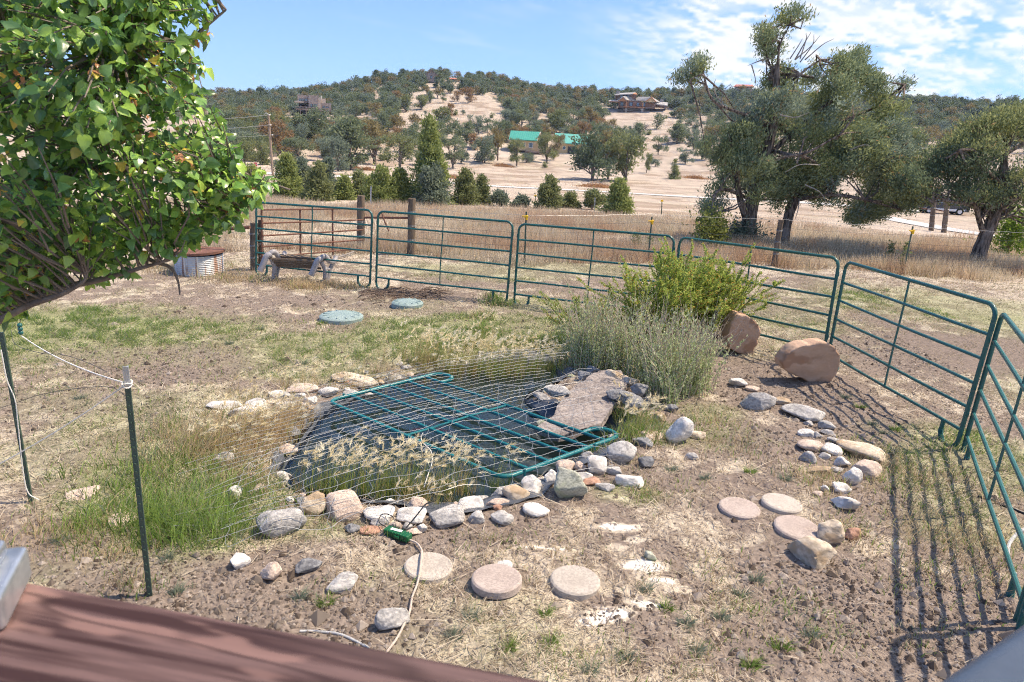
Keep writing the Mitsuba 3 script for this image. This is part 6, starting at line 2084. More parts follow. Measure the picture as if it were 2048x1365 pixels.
def sage(label, feet, shoots, height, seed):
    rg = np.random.default_rng(seed)
    t = thing('bush', label, 'bush')
    tw, LP, LN, LC = [], [], [], []
    for i in range(shoots):
        f = np.array(feet[rg.integers(len(feet))]) + np.r_[rg.normal(0, .10, 2), 0]
        f[2] = gz(f[0], f[1])[0] - .03
        h = height * rg.uniform(.45, 1.05)
        off = rg.normal(0, .22, 2) * h + [.03, .02]
        top = f + [off[0], off[1], h]
        P = spline([f, f * .5 + top * .5 - np.r_[off * .15, -.03 * h], top], 6)
        tw.append(tube(P, np.linspace(.0055, .0018, len(P)), 4))
        for _ in range(2):
            k = rg.integers(4, len(P) - 1)
            d = (top - f) * .25 + rg.normal(0, .06, 3)
            tw.append(tube([P[k], P[k] + d], [.0024, .0012], 3))
        leafy_top = rg.random() < .55
        m = 52
        u = rg.beta(1.3, 1.6 if leafy_top else 2.6, m) * (len(P) - 1.001)
        j = u.astype(int)
        q = P[j] + (P[j + 1] - P[j]) * (u - j)[:, None]
        LP.append(q + rg.normal(0, .016, (m, 3)))
        LN.append(rg.normal(0, .55, (m, 3)) + [0, 0, .9])
        LC.append(lerp([.27, .36, .15], [.68, .76, .48], rg.random((m, 1))))
    part(t, 'stems', cat(tw), 'mat_sagewood')
    v, f, c = leafy(np.vstack(LP), np.vstack(LN), .044, .017, rg, np.vstack(LC))
    part(t, 'foliage', tm(v, f), 'mat_bushleaf', color=c)


solid('mat_sagewood', lambda p, n, uv: mix((0.36, 0.29, 0.22), (0.62, 0.54, 0.43), tfbm(p.x * 60, p.y * 60, p.z * 20, 2)), .85, .15)
sage('silvery grey-green sage-like bush of upright twiggy shoots beside the slate slab', fc, 500, 1.05, 6)

# ------------------------------------------------------------------ the pear tree at the left


def leaf_mesh(seed, L=.048, W=.040):
    """A heart-shaped leaf folded along its rib and curled, petiole at the origin, blade along +x."""
    rg = np.random.default_rng(seed)
    s = np.array([0, .06, .2, .4, .62, .82, .94, 1.0])
    w = np.array([.04, .55, .92, 1.0, .78, .40, .15, 0.0]) * W / 2
    curl, fold = rg.uniform(.15, .5), rg.uniform(.15, .5)
    rows = []
    for si, wi in zip(s, w):
        x, z = .025 + si * L, -curl * L * si * si
        for e in (-1, -.5, 0, .5, 1):
            rows.append([x - .05 * L * (abs(e) * (1 - si)), e * wi, z + fold * abs(e) * wi + .04 * L * math.sin(si * 14 + e * 2 + seed) * abs(e)])
    V = np.array(rows)
    F = []
    for i in range(len(s) - 1):
        for k in range(4):
            a = i * 5 + k
            F += [[a, a + 1, a + 6], [a, a + 6, a + 5]]
    o = len(V)
    V = np.vstack([V, [[0, -.0008, 0], [0, .0008, 0]]])
    F += [[o, o + 1, 2], [o, 2, 2 if False else 1]]
    return V, np.array(F)


def leaf_small(L=.048, W=.040, fold=.35):
    V = np.array([[0, 0, 0], [.02, 0, 0], [.02 + L * .30, W / 2, fold * W * .5], [.02 + L * .34, 0, -.02 * L], [.02 + L * .30, -W / 2, fold * W * .5], [.02 + L * .72, W * .28, -.10 * L], [.02 + L * .72, 0, -.16 * L], [.02 + L * .72, -W * .28, -.10 * L], [.02 + L, 0, -.36 * L]])
    F = np.array([[1, 3, 2], [1, 4, 3], [2, 3, 6], [2, 6, 5], [3, 4, 7], [3, 7, 6], [5, 6, 8], [6, 7, 8]])
    return V, F


rgp = np.random.default_rng(12)
pear_poly = [(-420, -260), (330, -260), (410, -60), (405, 10), (425, 50), (432, 120), (400, 160), (425, 190), (450, 250), (470, 300), (505, 335), (545, 355), (535, 400), (505, 405), (480, 440), (430, 470), (380, 480), (330, 500), (290, 470), (250, 500), (270, 540), (200, 560), (150, 520), (110, 560), (70, 600), (30, 640), (-40, 650), (-300, 640), (-460, 300)]
d_p = 3.0
pear = thing('pear_tree', 'leafy pear-like tree with glossy green leaves filling the upper left corner', 'tree')
PP = np.array([[q[0], q[2]] for q in (atd(a, b, d_p) for a, b in pear_poly)])
lo, hi = PP.min(0), PP.max(0)
twig_c = []
while len(twig_c) < 2500:
    c = rgp.uniform(lo, hi)
    if not inside(PP, c[None])[0]:
        continue
    e = edge_dist(PP, c[None])[0]
    y = d_p + rgp.uniform(-1, 1) * min(.25 + e * 1.1, .8)
    q = np.array([c[0] * y / d_p, y, CAM_H + (c[1] - CAM_H) * y / d_p])
    if meshkit.fbm(q * 2.4 + 5, 3, seed=9) < .42:
        continue
    twig_c.append(q)
twig_c = np.array(twig_c)
trunk_base = np.array([-3.75, 2.75, gz(-3.75, 2.75)[0] - .2])
crotch = np.array([-3.45, 2.85, 1.55])
solid('mat_pearbark', lambda p, n, uv: mix((0.085, 0.068, 0.058), (0.28, 0.24, 0.21), tfbm(p.x * 26, p.y * 26, p.z * 12, 3)), .85, .2)
part(pear, 'trunk', tube(spline([trunk_base, (trunk_base + crotch) / 2 + [.03, 0, 0], crotch], 6), np.linspace(.13, .09, 13), 12), 'mat_pearbark', smooth=50)
limb_px = [([(0, 607, 2.9), (60, 600, 2.85), (130, 575, 2.8), (200, 560, 2.8), (270, 540, 2.8), (340, 520, 2.8)], .022), ([(0, 640, 2.7), (60, 610, 2.7), (120, 590, 2.7), (165, 565, 2.7), (175, 545, 2.7)], .018), ([(0, 590, 3.2), (60, 540, 3.2), (100, 505, 3.2), (150, 470, 3.2), (220, 420, 3.2)], .02),
           ([(40, 500, 3.0), (110, 400, 3.0), (150, 330, 3.0), (180, 270, 3.0), (230, 220, 3.0), (255, 150, 3.1), (300, 60, 3.1), (320, 0, 3.1)], .028), ([(180, 270, 3.0), (215, 180, 3.0), (225, 90, 2.9), (230, 20, 2.9)], .018), ([(-20, 200, 2.9), (5, 120, 2.9), (15, 70, 2.9)], .02),
           ([(230, 220, 3.0), (300, 160, 3.2), (340, 120, 3.2), (410, 55, 3.2), (452, 20, 3.2)], .016), ([(150, 330, 3.2), (260, 340, 3.2), (350, 320, 3.2), (440, 330, 3.2), (520, 360, 3.2), (580, 380, 3.2)], .016), ([(100, 505, 3.1), (200, 470, 3.0), (290, 440, 3.0), (380, 460, 3.0), (445, 440, 3.0), (480, 420, 3.0)], .017), ([(200, 470, 3.0), (300, 520, 2.9), (340, 535, 2.9), (355, 560, 2.9), (360, 590, 2.9)], .012)]
limb_pts = []
for pts, r in limb_px:
    Q = spline([atd(*q) for q in pts], 9)
    Q = np.vstack([np.linspace(crotch, Q[0], 6)[:-1], Q]) if pts[0][0] < 60 else Q
    part(pear, 'branch', tube(Q, np.linspace(r, r * .25, len(Q)), 8), 'mat_pearbark', smooth=50)
    limb_pts.append(Q)
limb_pts = np.vstack(limb_pts)
tw = []
anch = []
for q in twig_c:
    a = limb_pts[np.argmin(np.linalg.norm(limb_pts - q, axis=1) + rgp.uniform(0, .15, len(limb_pts)))]
    v = a - q
    L = np.linalg.norm(v)
    b = q + v / L * min(L, rgp.uniform(.18, .45))
    anch.append(b)
    tw.append(tube([b, (b + q) / 2 + rgp.normal(0, .02, 3), q], [.0045, .0035, .0018], 4))
part(pear, 'twigs', cat(tw), 'mat_pearbark')
LP, LM, LCOL = [], [], []
for q, b in zip(twig_c, anch):
    ax = (q - b) / (np.linalg.norm(q - b) + 1e-9)
    k = rgp.integers(6, 12)
    young = rgp.random() < .07
    for i in range(k):
        u = rgp.uniform(.35, 1.0)
        p = b + (q - b) * u
        dr_ = ax * .55 + rgp.normal(0, .75, 3) + [0, 0, -.35]
        dr_ /= np.linalg.norm(dr_)
        up = rgp.normal(0, .55, 3) + [.25, -.15, .8]
        y_ = np.cross(up, dr_)
        y_ /= np.linalg.norm(y_) + 1e-9
        z_ = np.cross(dr_, y_)
        M = np.eye(4)
        s = rgp.uniform(.65, 1.15) * (.6 if young else 1)
        M[:3, 0], M[:3, 1], M[:3, 2], M[:3, 3] = dr_ * s, y_ * s, z_ * s, p
        LP.append(p)
        LM.append(M)
        t_ = rgp.random()
        LCOL.append(6 if young and rgp.random() < .5 else 5 if young or rgp.random() < .012 else int(rgp.choice([0, 1, 2, 3, 4], p=[.18, .26, .26, .22, .08])))
LP, LM, LCOL = np.array(LP), np.array(LM), np.array(LCOL)
LEAFC = np.array([[.125, .245, .085], [.165, .320, .085], [.265, .450, .090], [.370, .550, .100], [.105, .200, .090], [.66, .52, .10], [.66, .30, .14]])
for i, c in enumerate(LEAFC):
    scene[f'mat_leaf_{i}'] = leaf_bsdf({'type': 'rgb', 'value': c.tolist()}, {'type': 'rgb', 'value': (c * [.62, .72, .85]).tolist()})
dist = np.linalg.norm(LP - EYE, axis=1)
x_, y_ = project(LP)
vis = (x_ > -30) & (x_ < 700) & (y_ > -20) & (y_ < 700)
# nearest visible leaves are parts of their own, the others one mass
order = np.argsort(np.where(vis, dist, 99))[:300]
leafply = [leaf_mesh(i) for i in range(4)]
plies = [[mikit.ply(tm(*leafply[j]), f'mat_leaf_{i}', smooth=True) for i in range(len(LEAFC))] for j in range(4)]
for n_, i in enumerate(order):
    k = numbered(pear + '__leaf')
    scene[k] = {**plies[n_ % 4][LCOL[i]], 'to_world': T(LM[i])}
rest = np.setdiff1d(np.arange(len(LP)), order)
lv_, lf_ = leaf_small()
V = np.einsum('kij,nj->kni', LM[rest][:, :3, :3], lv_) + LM[rest][:, None, :3, 3]
F = np.arange(len(rest))[:, None, None] * len(lv_) + lf_[None]
col = np.repeat(LEAFC[LCOL[rest]] * rgp.uniform(.8, 1.25, (len(rest), 1)), len(lv_), 0)
k = part(pear, 'foliage', tm(V.reshape(-1, 3), F.reshape(-1, 3)), 'mat_leaf_thin', smooth=True, color=np.clip(col, 0, 1))
labels[k] = {'kind': 'stuff', 'label': 'mass of glossy green leaves behind the nearest ones'}

# ------------------------------------------------------------------ road, driveway, houses, poles, sign, car


def strip(px_pts, width, lift, n=14):
    P = spline([at(a, b) for a, b in px_pts], n)
    t = np.gradient(P, axis=0)
    s = np.stack([-t[:, 1], t[:, 0], 0 * t[:, 0]], 1)
    s /= np.linalg.norm(s, axis=1, keepdims=True)
    V = []
    ks = np.linspace(-.5, .5, 6)
    for k in ks:
        q = P + s * width * k
        q[:, 2] = gz(q[:, 0], q[:, 1]) + lift
        V.append(q)
    m = len(P)
    F = []
    a = np.arange(m - 1)
    for k in range(5):
        F += [np.stack([k * m + a, k * m + a + 1, (k + 1) * m + a + 1], 1), np.stack([k * m + a, (k + 1) * m + a + 1, (k + 1) * m + a], 1)]
    return tm(np.vstack(V), np.vstack(F))


solid('mat_road', lambda p, n, uv: mix((0.36, 0.36, 0.36), (0.56, 0.555, 0.54), tfbm(p.x * .9, p.y * .9, 1.0, 4)), .9, .2)
part(None, 'road', strip([(250, 340), (380, 343), (520, 347), (640, 352), (740, 357), (830, 362), (920, 368), (1000, 374), (1200, 384), (1400, 396), (1560, 404), (1700, 412), (1850, 424)], 3.4, .05), 'mat_road', smooth=True)
labels['road'] = {'kind': 'structure', 'label': 'pale narrow road across the valley'}
part(None, 'driveway', strip([(1700, 428), (1760, 434), (1810, 444), (1870, 455), (1950, 468), (2060, 482), (2150, 490)], 2.2, .04), 'mat_road', smooth=True)
labels['driveway'] = {'kind': 'structure', 'label': 'grey driveway behind the right-hand juniper'}

solid('mat_adobe', lambda p, n, uv: mix((0.26, 0.215, 0.20), (0.36, 0.30, 0.275), tfbm(p.x * 1.5, p.y * 1.5, p.z * 1.5, 3)), .9, .2)
solid('mat_adobe_light', (0.46, 0.40, 0.35), .9, .2)
solid('mat_pane', (0.10, 0.16, 0.22), .08, .8)
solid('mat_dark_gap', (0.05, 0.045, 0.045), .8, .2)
solid('mat_deckwood', (0.22, 0.17, 0.15), .8, .2)
solid('mat_white_trim', (0.72, 0.70, 0.66), .7, .3)
solid('mat_tan_wall', lambda p, n, uv: mix((0.50, 0.37, 0.20), (0.66, 0.50, 0.30), tfbm(p.x * .8, p.y * .8, p.z * 2.5, 3)), .85, .2)
solid('mat_green_roof', (0.03, 0.27, 0.215), .45, .5)
solid('mat_green_roof2', (0.10, 0.36, 0.31), .45, .5)
solid('mat_shingle', lambda p, n, uv: mix((0.26, 0.26, 0.27), (0.42, 0.415, 0.41), tfbm(p.x * 3, p.y * 3, p.z * 9, 3)), .8, .3)
solid('mat_log', lambda p, n, uv: mix((0.17, 0.11, 0.085), (0.27, 0.18, 0.14), tnoise(p.x * .5, p.y * .5, p.z * 6)), .8, .2)
solid('mat_timber', (0.38, 0.19, 0.10), .7, .3)
solid('mat_red_roof', (0.42, 0.17, 0.12), .7, .3)
solid('mat_stone_wall', speckle((0.24, 0.22, 0.21), (0.42, 0.39, 0.37), 3), .9, .2)


class House:
    """Boxes and roofs set out in the pixels of a photograph crop at one distance: x right, z up, y (metres) away from the viewer."""

    def __init__(self, name, label, foot, sx, ox, oy):
        self.p = at(*foot)
        self.s = 1 / ppm(self.p)
        self.sx, self.ox, self.oy = sx, ox, oy
        self.foot = foot
        self.k = thing(name, label, 'house')
        yaw = math.atan2(-self.p[0], self.p[1])
        self.M = frame(self.p, yaw)

    def u(self, x):
        return (self.ox + x / self.sx - self.foot[0]) * self.s

    def w(self, y):
        return (self.foot[1] - self.oy - y / self.sx) * self.s

    def box(self, name, x0, y0, x1, y1, d0, d1, mat_, parent=None):
        z0, z1 = sorted((self.w(y0), self.w(y1)))
        return part(parent or self.k, name, move(box(self.u(x0), self.u(x1), d0, d1, z0, z1), self.M), mat_)

    def window(self, x0, y0, x1, y1, d0, trim='mat_dark_gap', frame_=True):
        k = self.box('window', x0, y0, x1, y1, d0 - .06, d0 + .05, trim)
        e = (x1 - x0) * .12
        self.box('pane', x0 + e, y0 + e, x1 - e, y1 - e, d0 - .09, d0 - .062, 'mat_pane', k)

    def roof(self, name, pts, thick, mat_):
        """A roof plane: corners (x, y in crop pixels, depth in metres), given thickness."""
        q = np.array([[self.u(x), d, self.w(y)] for x, y, d in pts])
        n = np.cross(q[1] - q[0], q[2] - q[0])
        n /= np.linalg.norm(n)
        if n[2] > 0:
            n = -n
        V = np.vstack([q, q + n * thick])
        k = len(q)
        F = [[0, i, i + 1] for i in range(1, k - 1)] + [[k, k + i + 1, k + i] for i in range(1, k - 1)]
        for i in range(k):
            j = (i + 1) % k
            F += [[i, k + i, k + j], [i, k + j, j]]
        m = tm(V, F)
        m.fix_normals()
        return part(self.k, name, move(m, self.M), mat_)

    def gable(self, name, xl, yl, xr, yr, xp, yp, d0, d1, mat_):
        q = [[self.u(xl), self.w(yl)], [self.u(xr), self.w(yr)], [self.u(xp), self.w(yp)]]
        V = np.array([[a, d0, b] for a, b in q] + [[a, d1, b] for a, b in q])
        m = tm(V, [[0, 1, 2], [3, 5, 4], [0, 3, 4], [0, 4, 1], [1, 4, 5], [1, 5, 2], [2, 5, 3], [2, 3, 0]])
        m.fix_normals()
        return part(self.k, name, move(m, self.M), mat_)


# the adobe house (crop origin 440,120, scale 6.827)
h = House('adobe_house', 'flat-roofed brown-grey adobe house with balconies high on the left hillside', (625, 236), 6.827, 440, 120)
h.box('upper_block', 1075, 512, 1235, 602, .0, 6, 'mat_adobe')
h.box('tower_block', 1220, 505, 1345, 668, -1.2, 5, 'mat_adobe')
h.box('tower_side', 1345.5, 522, 1378, 668, -.6, 5, 'mat_adobe_light')
h.box('back_block', 1378.5, 530, 1445, 600, 2, 7, 'mat_adobe_light')
h.box('right_wing', 1379, 590, 1515, 670, .0, 6, 'mat_adobe')
h.box('lower_wall', 1100, 703, 1360, 800, .5, 6, 'mat_adobe')
h.box('middle_wall', 1085, 612, 1219, 668, 1.2, 6, 'mat_deckwood')
h.box('balcony', 1035, 590, 1150, 608, -2.0, .0, 'mat_adobe_light')
h.box('terrace', 1050, 684, 1500, 700, -3.0, 1.0, 'mat_deckwood')
for x in np.linspace(1055, 1495, 24):
    h.box('baluster', x, 664, x + 3, 684, -2.95, -2.88, 'mat_adobe')
h.box('hand_rail', 1050, 659, 1500, 664, -3.0, -2.85, 'mat_adobe')
for x in (1105, 1180, 1250, 1310, 1365):
    h.box('post', x, 700, x + 8, 800, -2.8, -2.5, 'mat_adobe')
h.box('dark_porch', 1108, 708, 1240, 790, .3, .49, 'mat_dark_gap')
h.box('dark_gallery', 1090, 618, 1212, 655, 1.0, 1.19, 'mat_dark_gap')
for (a, b, c, d, e) in ((1095, 552, 1125, 584, 0), (1128, 552, 1158, 584, 0), (1165, 548, 1205, 584, 0), (1240, 616, 1265, 654, -1.2), (1270, 616, 1295, 654, -1.2), (1300, 616, 1325, 654, -1.2), (1398, 630, 1432, 656, 0), (1445, 634, 1480, 658, 0), (1250, 715, 1290, 770, .5), (1300, 715, 1330, 760, .5)):
    h.window(a, b, c, d, e)
h.box('chimney', 1382, 495, 1396, 545, 2.2, 3.2, 'mat_white_trim')
for x in (1078, 1120, 1160, 1225, 1262, 1300, 1330):
    h.box('parapet', x, 500 + (x % 7), x + 26, 513, .1 if x < 1220 else -1.1, .5, 'mat_adobe')

# the lodge (crop origin 1040,150, scale 6.827)
h = House('lodge', 'large timber lodge with grey shingle gables among trees on the right of the hill', (1270, 226), 6.827, 1040, 150)
h.box('upper_wall', 1275, 280, 1500, 345, 4, 9, 'mat_log')
h.box('upper_side', 1500.5, 262, 1570, 330, 4, 9, 'mat_log')
h.box('main_wall', 1330, 360, 1640, 455, 3, 10, 'mat_log')
h.box('right_wall', 1640.5, 370, 1840, 450, 3, 10, 'mat_log')
h.box('wing_wall', 1840.5, 385, 2000, 420, 5, 10, 'mat_log')
h.box('base', 1400, 455.5, 1700, 530, 4, 10, 'mat_stone_wall')
h.roof('upper_roof', [(1262, 290, 2.5), (1515, 268, 2.5), (1552, 238, 6), (1320, 258, 6)], .25, 'mat_shingle')
h.roof('upper_roof', [(1515, 268, 2.6), (1582, 275, 2.6), (1552, 238, 6.0)], .25, 'mat_timber')
h.roof('left_roof', [(1195, 378, 1.5), (1340, 368, 1.5), (1350, 348, 5), (1215, 352, 5)], .3, 'mat_shingle')
h.box('eave_beam', 1195, 380, 1345, 390, 1.4, 1.7, 'mat_timber')
h.roof('gable_roof', [(1312, 365, 1.0), (1386, 306, 1.0), (1570, 306, 6), (1500, 350, 6)], .3, 'mat_shingle')
h.roof('gable_roof', [(1386, 306, 1.0), (1442, 354, 1.0), (1615, 358, 6), (1570, 306, 6)], .3, 'mat_shingle')
h.gable('gable_face', 1325, 372, 1440, 372, 1386, 316, 1.1, 1.5, 'mat_timber')
h.roof('gable_roof', [(1560, 350, 4), (1700, 356, 1.0), (1772, 302, 1.0), (1590, 296, 6)], .3, 'mat_shingle')
h.roof('gable_roof', [(1772, 302, 1.0), (1842, 362, 1.0), (1900, 350, 6), (1800, 302, 6)], .3, 'mat_shingle')
h.gable('gable_face', 1705, 368, 1836, 368, 1772, 312, 1.1, 1.5, 'mat_tan_wall')
for a, b in ((1700, 1772), (1842, 1772)):
    part(h.k, 'barge_board', move(tube([[h.u(a), .9, h.w(366)], [h.u(b), .9, h.w(306)]], .14, 4), h.M), 'mat_timber')
h.roof('wing_roof', [(1825, 385, 2.5), (2000, 402, 2.5), (2005, 352, 7), (1800, 338, 7)], .3, 'mat_shingle')
h.box('chimney', 1287, 232, 1338, 275, 4.5, 6, 'mat_stone_wall')
h.box('chimney', 1900, 312, 1940, 350, 6.5, 8, 'mat_stone_wall')
for (a, b, c, d, e) in ((1345, 288, 1390, 318, 4), (1395, 286, 1435, 312, 4), (1440, 284, 1472, 308, 4), (1665, 372, 1700, 430, 3), (1360, 380, 1400, 430, 3), (1480, 375, 1530, 430, 3), (1580, 380, 1620, 430, 3)):
    h.window(a, b, c, d, e)
for x in (1436, 1655):
    h.box('column', x, 380, x + 18, 460, .8, 1.6, 'mat_timber')
    h.box('pier', x - 4, 460.5, x + 22, 540, .7, 1.7, 'mat_stone_wall')
h.box('deck', 1400, 440, 1700, 448, .5, 2.9, 'mat_timber')

# the green-roofed house (crop origin 1040,150, scale 6.827)
h = House('green_roof_house', 'tan house with two teal green metal roofs in the middle distance', (1075, 308), 6.827, 1040, 150)
h.box('left_wall', -140, 905, 215, 1045, .5, 7, 'mat_tan_wall')
h.roof('left_roof', [(-160, 905, -.3), (225, 905, -.3), (262, 788, 4), (-150, 788, 4)], .18, 'mat_green_roof')
h.roof('left_roof', [(262, 788, 4), (-150, 788, 4), (-160, 880, 8), (270, 880, 8)], .18, 'mat_green_roof')
h.gable('gable_end', 216, 910, 282, 905, 262, 800, .6, 6, 'mat_tan_wall')
h.box('gable_wall', 216, 911, 280, 1045, .7, 7, 'mat_tan_wall')
for a in (225, 285):
    part(h.k, 'barge_board', move(tube([[h.u(a), -.1 if a < 250 else 6.5, h.w(906 if a < 250 else 880)], [h.u(262), 3.6, h.w(792)]], .10, 4), h.M), 'mat_white_trim')
for i in range(14):
    x = -145 + i * 29
    part(h.k, 'roof_seam', move(tube([[h.u(x - 12), -.25, h.w(902)], [h.u(x + 10), 3.9, h.w(788)]], .035, 4), h.M), 'mat_green_roof2')
h.window(112, 935, 172, 1005, .5, trim='mat_white_trim')
h.window(20, 940, 70, 1000, .5, trim='mat_white_trim')
h.box('porch', 70, 1046, 310, 1066, -2.0, .5, 'mat_deckwood')
for x in (75, 130, 190, 250, 300):
    h.box('porch_post', x, 1066.5, x + 8, 1085, -1.9, -1.7, 'mat_deckwood')
h.box('right_wall', 540, 930, 960, 1062, 2.5, 9, 'mat_tan_wall')
h.roof('right_roof', [(530, 925, 1.6), (770, 935, 1.6), (985, 905, 1.6), (975, 800, 6), (765, 792, 6), (465, 790, 6)], .18, 'mat_green_roof2')
h.box('garage_door', 655, 965, 740, 1062, 2.3, 2.48, 'mat_dark_gap')
h.window(580, 960, 625, 1010, 2.5, trim='mat_white_trim')
h.box('step_slab', 545, 1062.5, 720, 1074, .5, 2.5, 'mat_white_trim')

# small buildings on the skyline and among the trees
h = House('gabled_house', 'little brown gabled house between trees on the crest of the hill', (870, 166), 6.827, 740, 120)
h.box('wall', 760, 205, 920, 300, .5, 8, 'mat_adobe')
h.roof('roof', [(735, 215, 0), (835, 146, 0), (850, 146, 8), (750, 215, 8)], .2, 'mat_deckwood')
h.roof('roof', [(835, 146, 0), (930, 220, 0), (940, 220, 8), (850, 146, 8)], .2, 'mat_deckwood')
h.gable('gable_face', 758, 206, 918, 206, 835, 152, .6, 1.0, 'mat_adobe')
h.window(820, 225, 850, 260, .5)
h = House('red_roof_house', 'low cream house with a dull red roof on the crest of the hill', (908, 164), 6.827, 740, 120)
h.box('wall', 1085, 262, 1220, 310, .5, 6, 'mat_tan_wall')
h.roof('roof', [(1065, 264, 0), (1235, 264, 0), (1225, 238, 4), (1078, 240, 4)], .2, 'mat_red_roof')
h.window(1120, 272, 1150, 295, .5)
h = House('small_barn', 'little barn gable with orange trim left of the green-roofed house', (947, 302), 6.827, 740, 120)
h.box('wall', 1390, 1140, 1470, 1260, .5, 5, 'mat_tan_wall')
h.roof('roof', [(1370, 1140, 0), (1435, 1092, 0), (1440, 1092, 5), (1376, 1140, 5)], .15, 'mat_timber')
h.roof('roof', [(1435, 1092, 0), (1490, 1140, 0), (1496, 1140, 5), (1440, 1092, 5)], .15, 'mat_shingle')
h.gable('gable_face', 1388, 1141, 1472, 1141, 1433, 1100, .6, .9, 'mat_tan_wall')
h.box('door', 1415, 1190, 1440, 1258, .3, .49, 'mat_dark_gap')
h = House('hilltop_house', 'pinkish building on the ridge seen through the top of the big juniper', (1490, 186), 2.893, 1340, 0)
h.box('wall', 375, 500, 470, 545, .5, 8, 'mat_adobe_light')
h.roof('roof', [(365, 505, 0), (480, 505, 0), (470, 488, 4), (378, 488, 4)], .2, 'mat_red_roof')
h.window(400, 512, 420, 530, .5)

# utility pole with wires
solid('mat_pole', lambda p, n, uv: mix((0.22, 0.16, 0.12), (0.40, 0.32, 0.25), tfbm(p.x * 12, p.y * 12, p.z * 2, 3)), .9, .1)
pb_ = at(546, 352)
ptop = atd(537, 229, pb_[1])
t = thing('utility_pole', 'slim leaning utility pole with two wires at the left of the valley', 'utility pole')
part(t, 'shaft', tube(np.linspace(pb_ - [0, 0, .3], ptop, 8), np.linspace(.13, .10, 8), 10), 'mat_pole', smooth=50)
part(t, 'bracket', tube(spline([ptop - [0, 0, .05], ptop + [-.25, 0, .12], ptop + [-.45, 0, -.06]], 6), .035, 6), 'mat_galv', smooth=50)
for k, (px, py) in enumerate(((539, 230), (541, 250), (545, 270))):
    a = atd(px, py, pb_[1])
    part(t, 'insulator', move(rbox(.16, .16, .14, .04), frame(a)), 'mat_white_trim', smooth=50)
    b = atd(300, py + (6 if k < 2 else 0), pb_[1] - 14)
    single('power_line', ['top wire running left from the utility pole', 'second wire running left from the utility pole', 'faint lowest wire running left from the utility pole'][k], 'wire', tube(sag_line(a, b, .25, 20), .016 if k < 2 else .010, 5), 'mat_wire', smooth=40)
part(t, 'transformer_arm', tube([atd(545, 270, pb_[1]), atd(547.5, 270, pb_[1])], .05, 6), 'mat_black_plastic')
q = at(917, 262)
t = thing('pole', 'thin white pole among the trees right of the tall cone-shaped juniper', 'pole')
part(t, 'shaft', tube([q, atd(915, 236, q[1])], .10, 8), 'mat_white_trim', smooth=50)
part(t, 'box', move(rbox(.35, .3, .7, .05), frame(atd(914, 247, q[1]))), 'mat_white_trim', smooth=30)

# stop sign
sb = at(511, 356)
sd = sb[1]
t = thing('stop_sign', 'small red octagonal stop sign on a post at the far road', 'road sign')
part(t, 'post', tube([sb - [0, 0, .2], atd(510.5, 322, sd)], .035, 8), 'mat_black_plastic', smooth=50)
sc_ = atd(511, 329, sd)
R = 4.3 / ppm(sc_)
solid('mat_sign_red', (0.50, 0.012, 0.03), .5, .4)
a8 = np.arange(8) * np.pi / 4 + np.pi / 8
yaw = math.atan2(-sc_[0], sc_[1])


def plate(poly, th, dy, matk, name, c):
    m = trimesh.creation.extrude_polygon(Polygon(poly), th, engine='earcut')
    m.apply_transform(np.array([[1, 0, 0, 0], [0, 0, -1, 0], [0, 1, 0, 0], [0, 0, 0, 1.0]]))
    m.apply_translation([0, dy, 0])
    return part(t, name, move(m, frame(c, yaw)), matk)


plate(np.c_[np.cos(a8), np.sin(a8)] * R, .01, -.06, 'mat_white_trim', 'border', sc_)
plate(np.c_[np.cos(a8), np.sin(a8)] * R * .92, .006, -.071, 'mat_sign_red', 'face', sc_)
tx = meshkit.text_mesh('STOP', R * .55, .006, bold=True)
tx.apply_translation([-tx.bounds[:, 0].mean(), -tx.bounds[:, 1].mean(), 0])
tx.apply_transform(np.array([[1, 0, 0, 0], [0, 0, -1, 0], [0, 1, 0, 0], [0, 0, 0, 1.0]]))
tx.apply_translation([0, -.078, 0])
part(t, 'lettering', move(tx, frame(sc_, yaw)), 'mat_white_trim')
c2 = atd(510.5, 336.5, sd)
plate(np.array([[-.1, -.12], [.1, -.12], [.1, .12], [-.1, .12]]), .01, -.06, 'mat_yellow', 'yellow_plate', c2)
c3 = atd(511, 341, sd)
plate(np.c_[np.cos(a8), np.sin(a8)] * .17, .01, -.05, 'mat_galv', 'lower_plate', c3)

# car parked beyond the right-hand junipers
cp = at(1880, 428)
t = thing('parked_car', 'dark car with a red tail light parked behind the right-hand junipers', 'car')
solid('mat_carpaint', (0.03, 0.035, 0.05), .25, .6)
solid('mat_car_light', (0.62, 0.64, 0.66), .3, .5)
solid('mat_taillight', (0.60, 0.02, 0.03), .25, .6)
solid('mat_tyre', (0.02, 0.02, 0.02), .9, .2)
Cm = frame(cp, math.atan2(-cp[0], cp[1]) + .35)
prof = np.array([[-2.2, .35], [-2.25, .9], [-2.05, 1.05], [-1.75, 1.62], [-.9, 1.72], [.5, 1.66], [1.1, 1.08], [2.0, .95], [2.2, .7], [2.2, .35]])
body = trimesh.creation.extrude_polygon(Polygon(prof), 1.76, engine='earcut')
body.apply_transform(np.array([[1, 0, 0, 0], [0, 0, 1, -.88], [0, 1, 0, 0], [0, 0, 0, 1.0]]))
body.fix_normals()
part(t, 'body', move(body, Cm), 'mat_carpaint')
glass = np.array([[-1.62, 1.08], [-1.45, 1.54], [-.9, 1.60], [.42, 1.55], [.9, 1.10]])
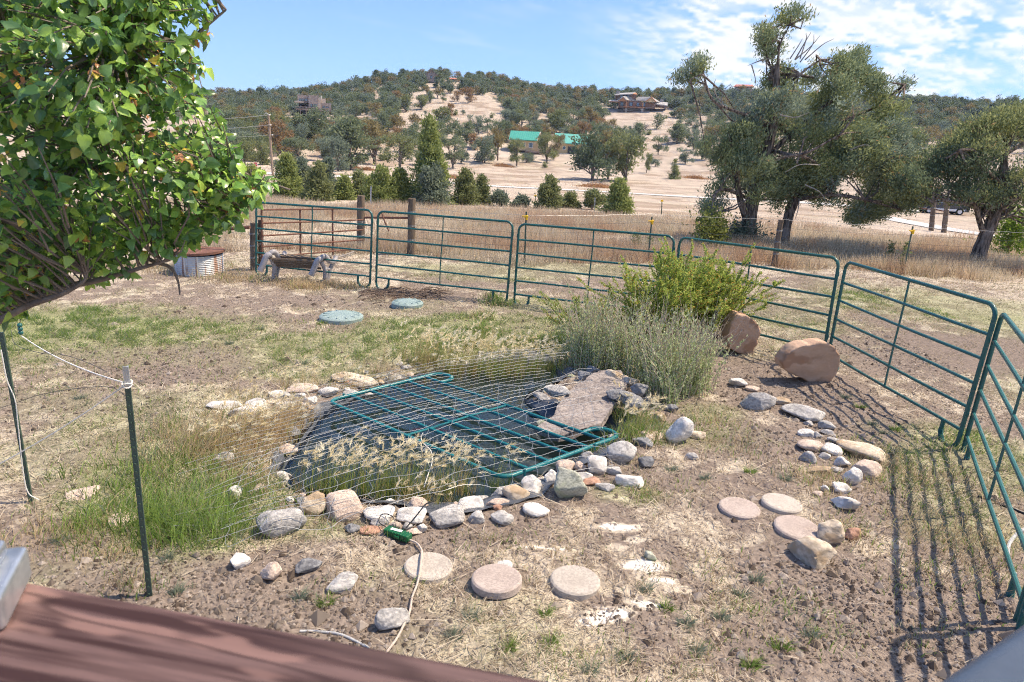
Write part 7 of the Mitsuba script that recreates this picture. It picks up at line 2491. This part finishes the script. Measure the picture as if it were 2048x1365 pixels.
for sgn in (-1, 1):
    g_ = trimesh.creation.extrude_polygon(Polygon(glass), .02, engine='earcut')
    g_.apply_transform(np.array([[1, 0, 0, 0], [0, 0, 1, sgn * .885 - .01], [0, 1, 0, 0], [0, 0, 0, 1.0]]))
    part(t, 'side_window', move(g_, Cm), 'mat_pane')
    part(t, 'sill_trim', move(rbox(3.6, .04, .22, .015), Cm @ frame([0, sgn * .885, .46])), 'mat_car_light')
    part(t, 'tail_light', move(rbox(.10, .28, .22, .03), Cm @ frame([-2.20, sgn * .66, .92])), 'mat_taillight', smooth=30)
    for x in (-1.35, 1.35):
        w_ = trimesh.creation.cylinder(.34, .22, sections=24)
        w_.apply_transform(trimesh.transformations.rotation_matrix(np.pi / 2, [1, 0, 0]))
        k = part(t, 'wheel', move(w_, Cm @ frame([x, sgn * .82, .34])), 'mat_tyre', smooth=40)
        r_ = trimesh.creation.cylinder(.20, .02, sections=20)
        r_.apply_transform(trimesh.transformations.rotation_matrix(np.pi / 2, [1, 0, 0]))
        part(k, 'rim', move(r_, Cm @ frame([x, sgn * .945, .34])), 'mat_car_light', smooth=40)
part(t, 'roof_panel', move(rbox(1.5, 1.5, .04, .015), Cm @ frame([-.35, 0, 1.73])), 'mat_car_light', smooth=40)
part(t, 'bumper', move(rbox(.16, 1.74, .26, .05), Cm @ frame([-2.28, 0, .48])), 'mat_car_light', smooth=40)
# pink stone flags lying in the lawn at the left
for (px, py, w, lab) in ((165, 985, 84, 'flat pinkish flagstone lying in the dry grass between the T-posts'), (245, 1038, 60, 'flat pinkish flagstone half under the soil at the nearest T-post')):
    rock(px, py, w, 26, 'slab', 'pink', lab, name='flagstone', sink=.1)

# thin valley air
scene['air'] = {'type': 'homogeneous', 'albedo': {'type': 'rgb', 'value': [0.93, 0.95, 0.98]}, 'sigma_t': {'type': 'rgb', 'value': [0.00010, 0.00014, 0.00021]}}
scene['haze'] = {'type': 'cube', 'to_world': T().translate([100, 280, 40]).scale([560, 380, 62]), 'bsdf': {'type': 'null'}, 'interior': {'type': 'ref', 'id': 'air'}}
scene['camera']['medium'] = {'type': 'ref', 'id': 'air'}
labels['haze'] = {'kind': 'stuff', 'label': 'thin bluish air over the valley', 'category': 'haze'}
print('highest', float(Z.max()), 'lowest', float(Z.min()), 'tris', sum(len(w[1]) for w in meshkit.WRITTEN.values()))
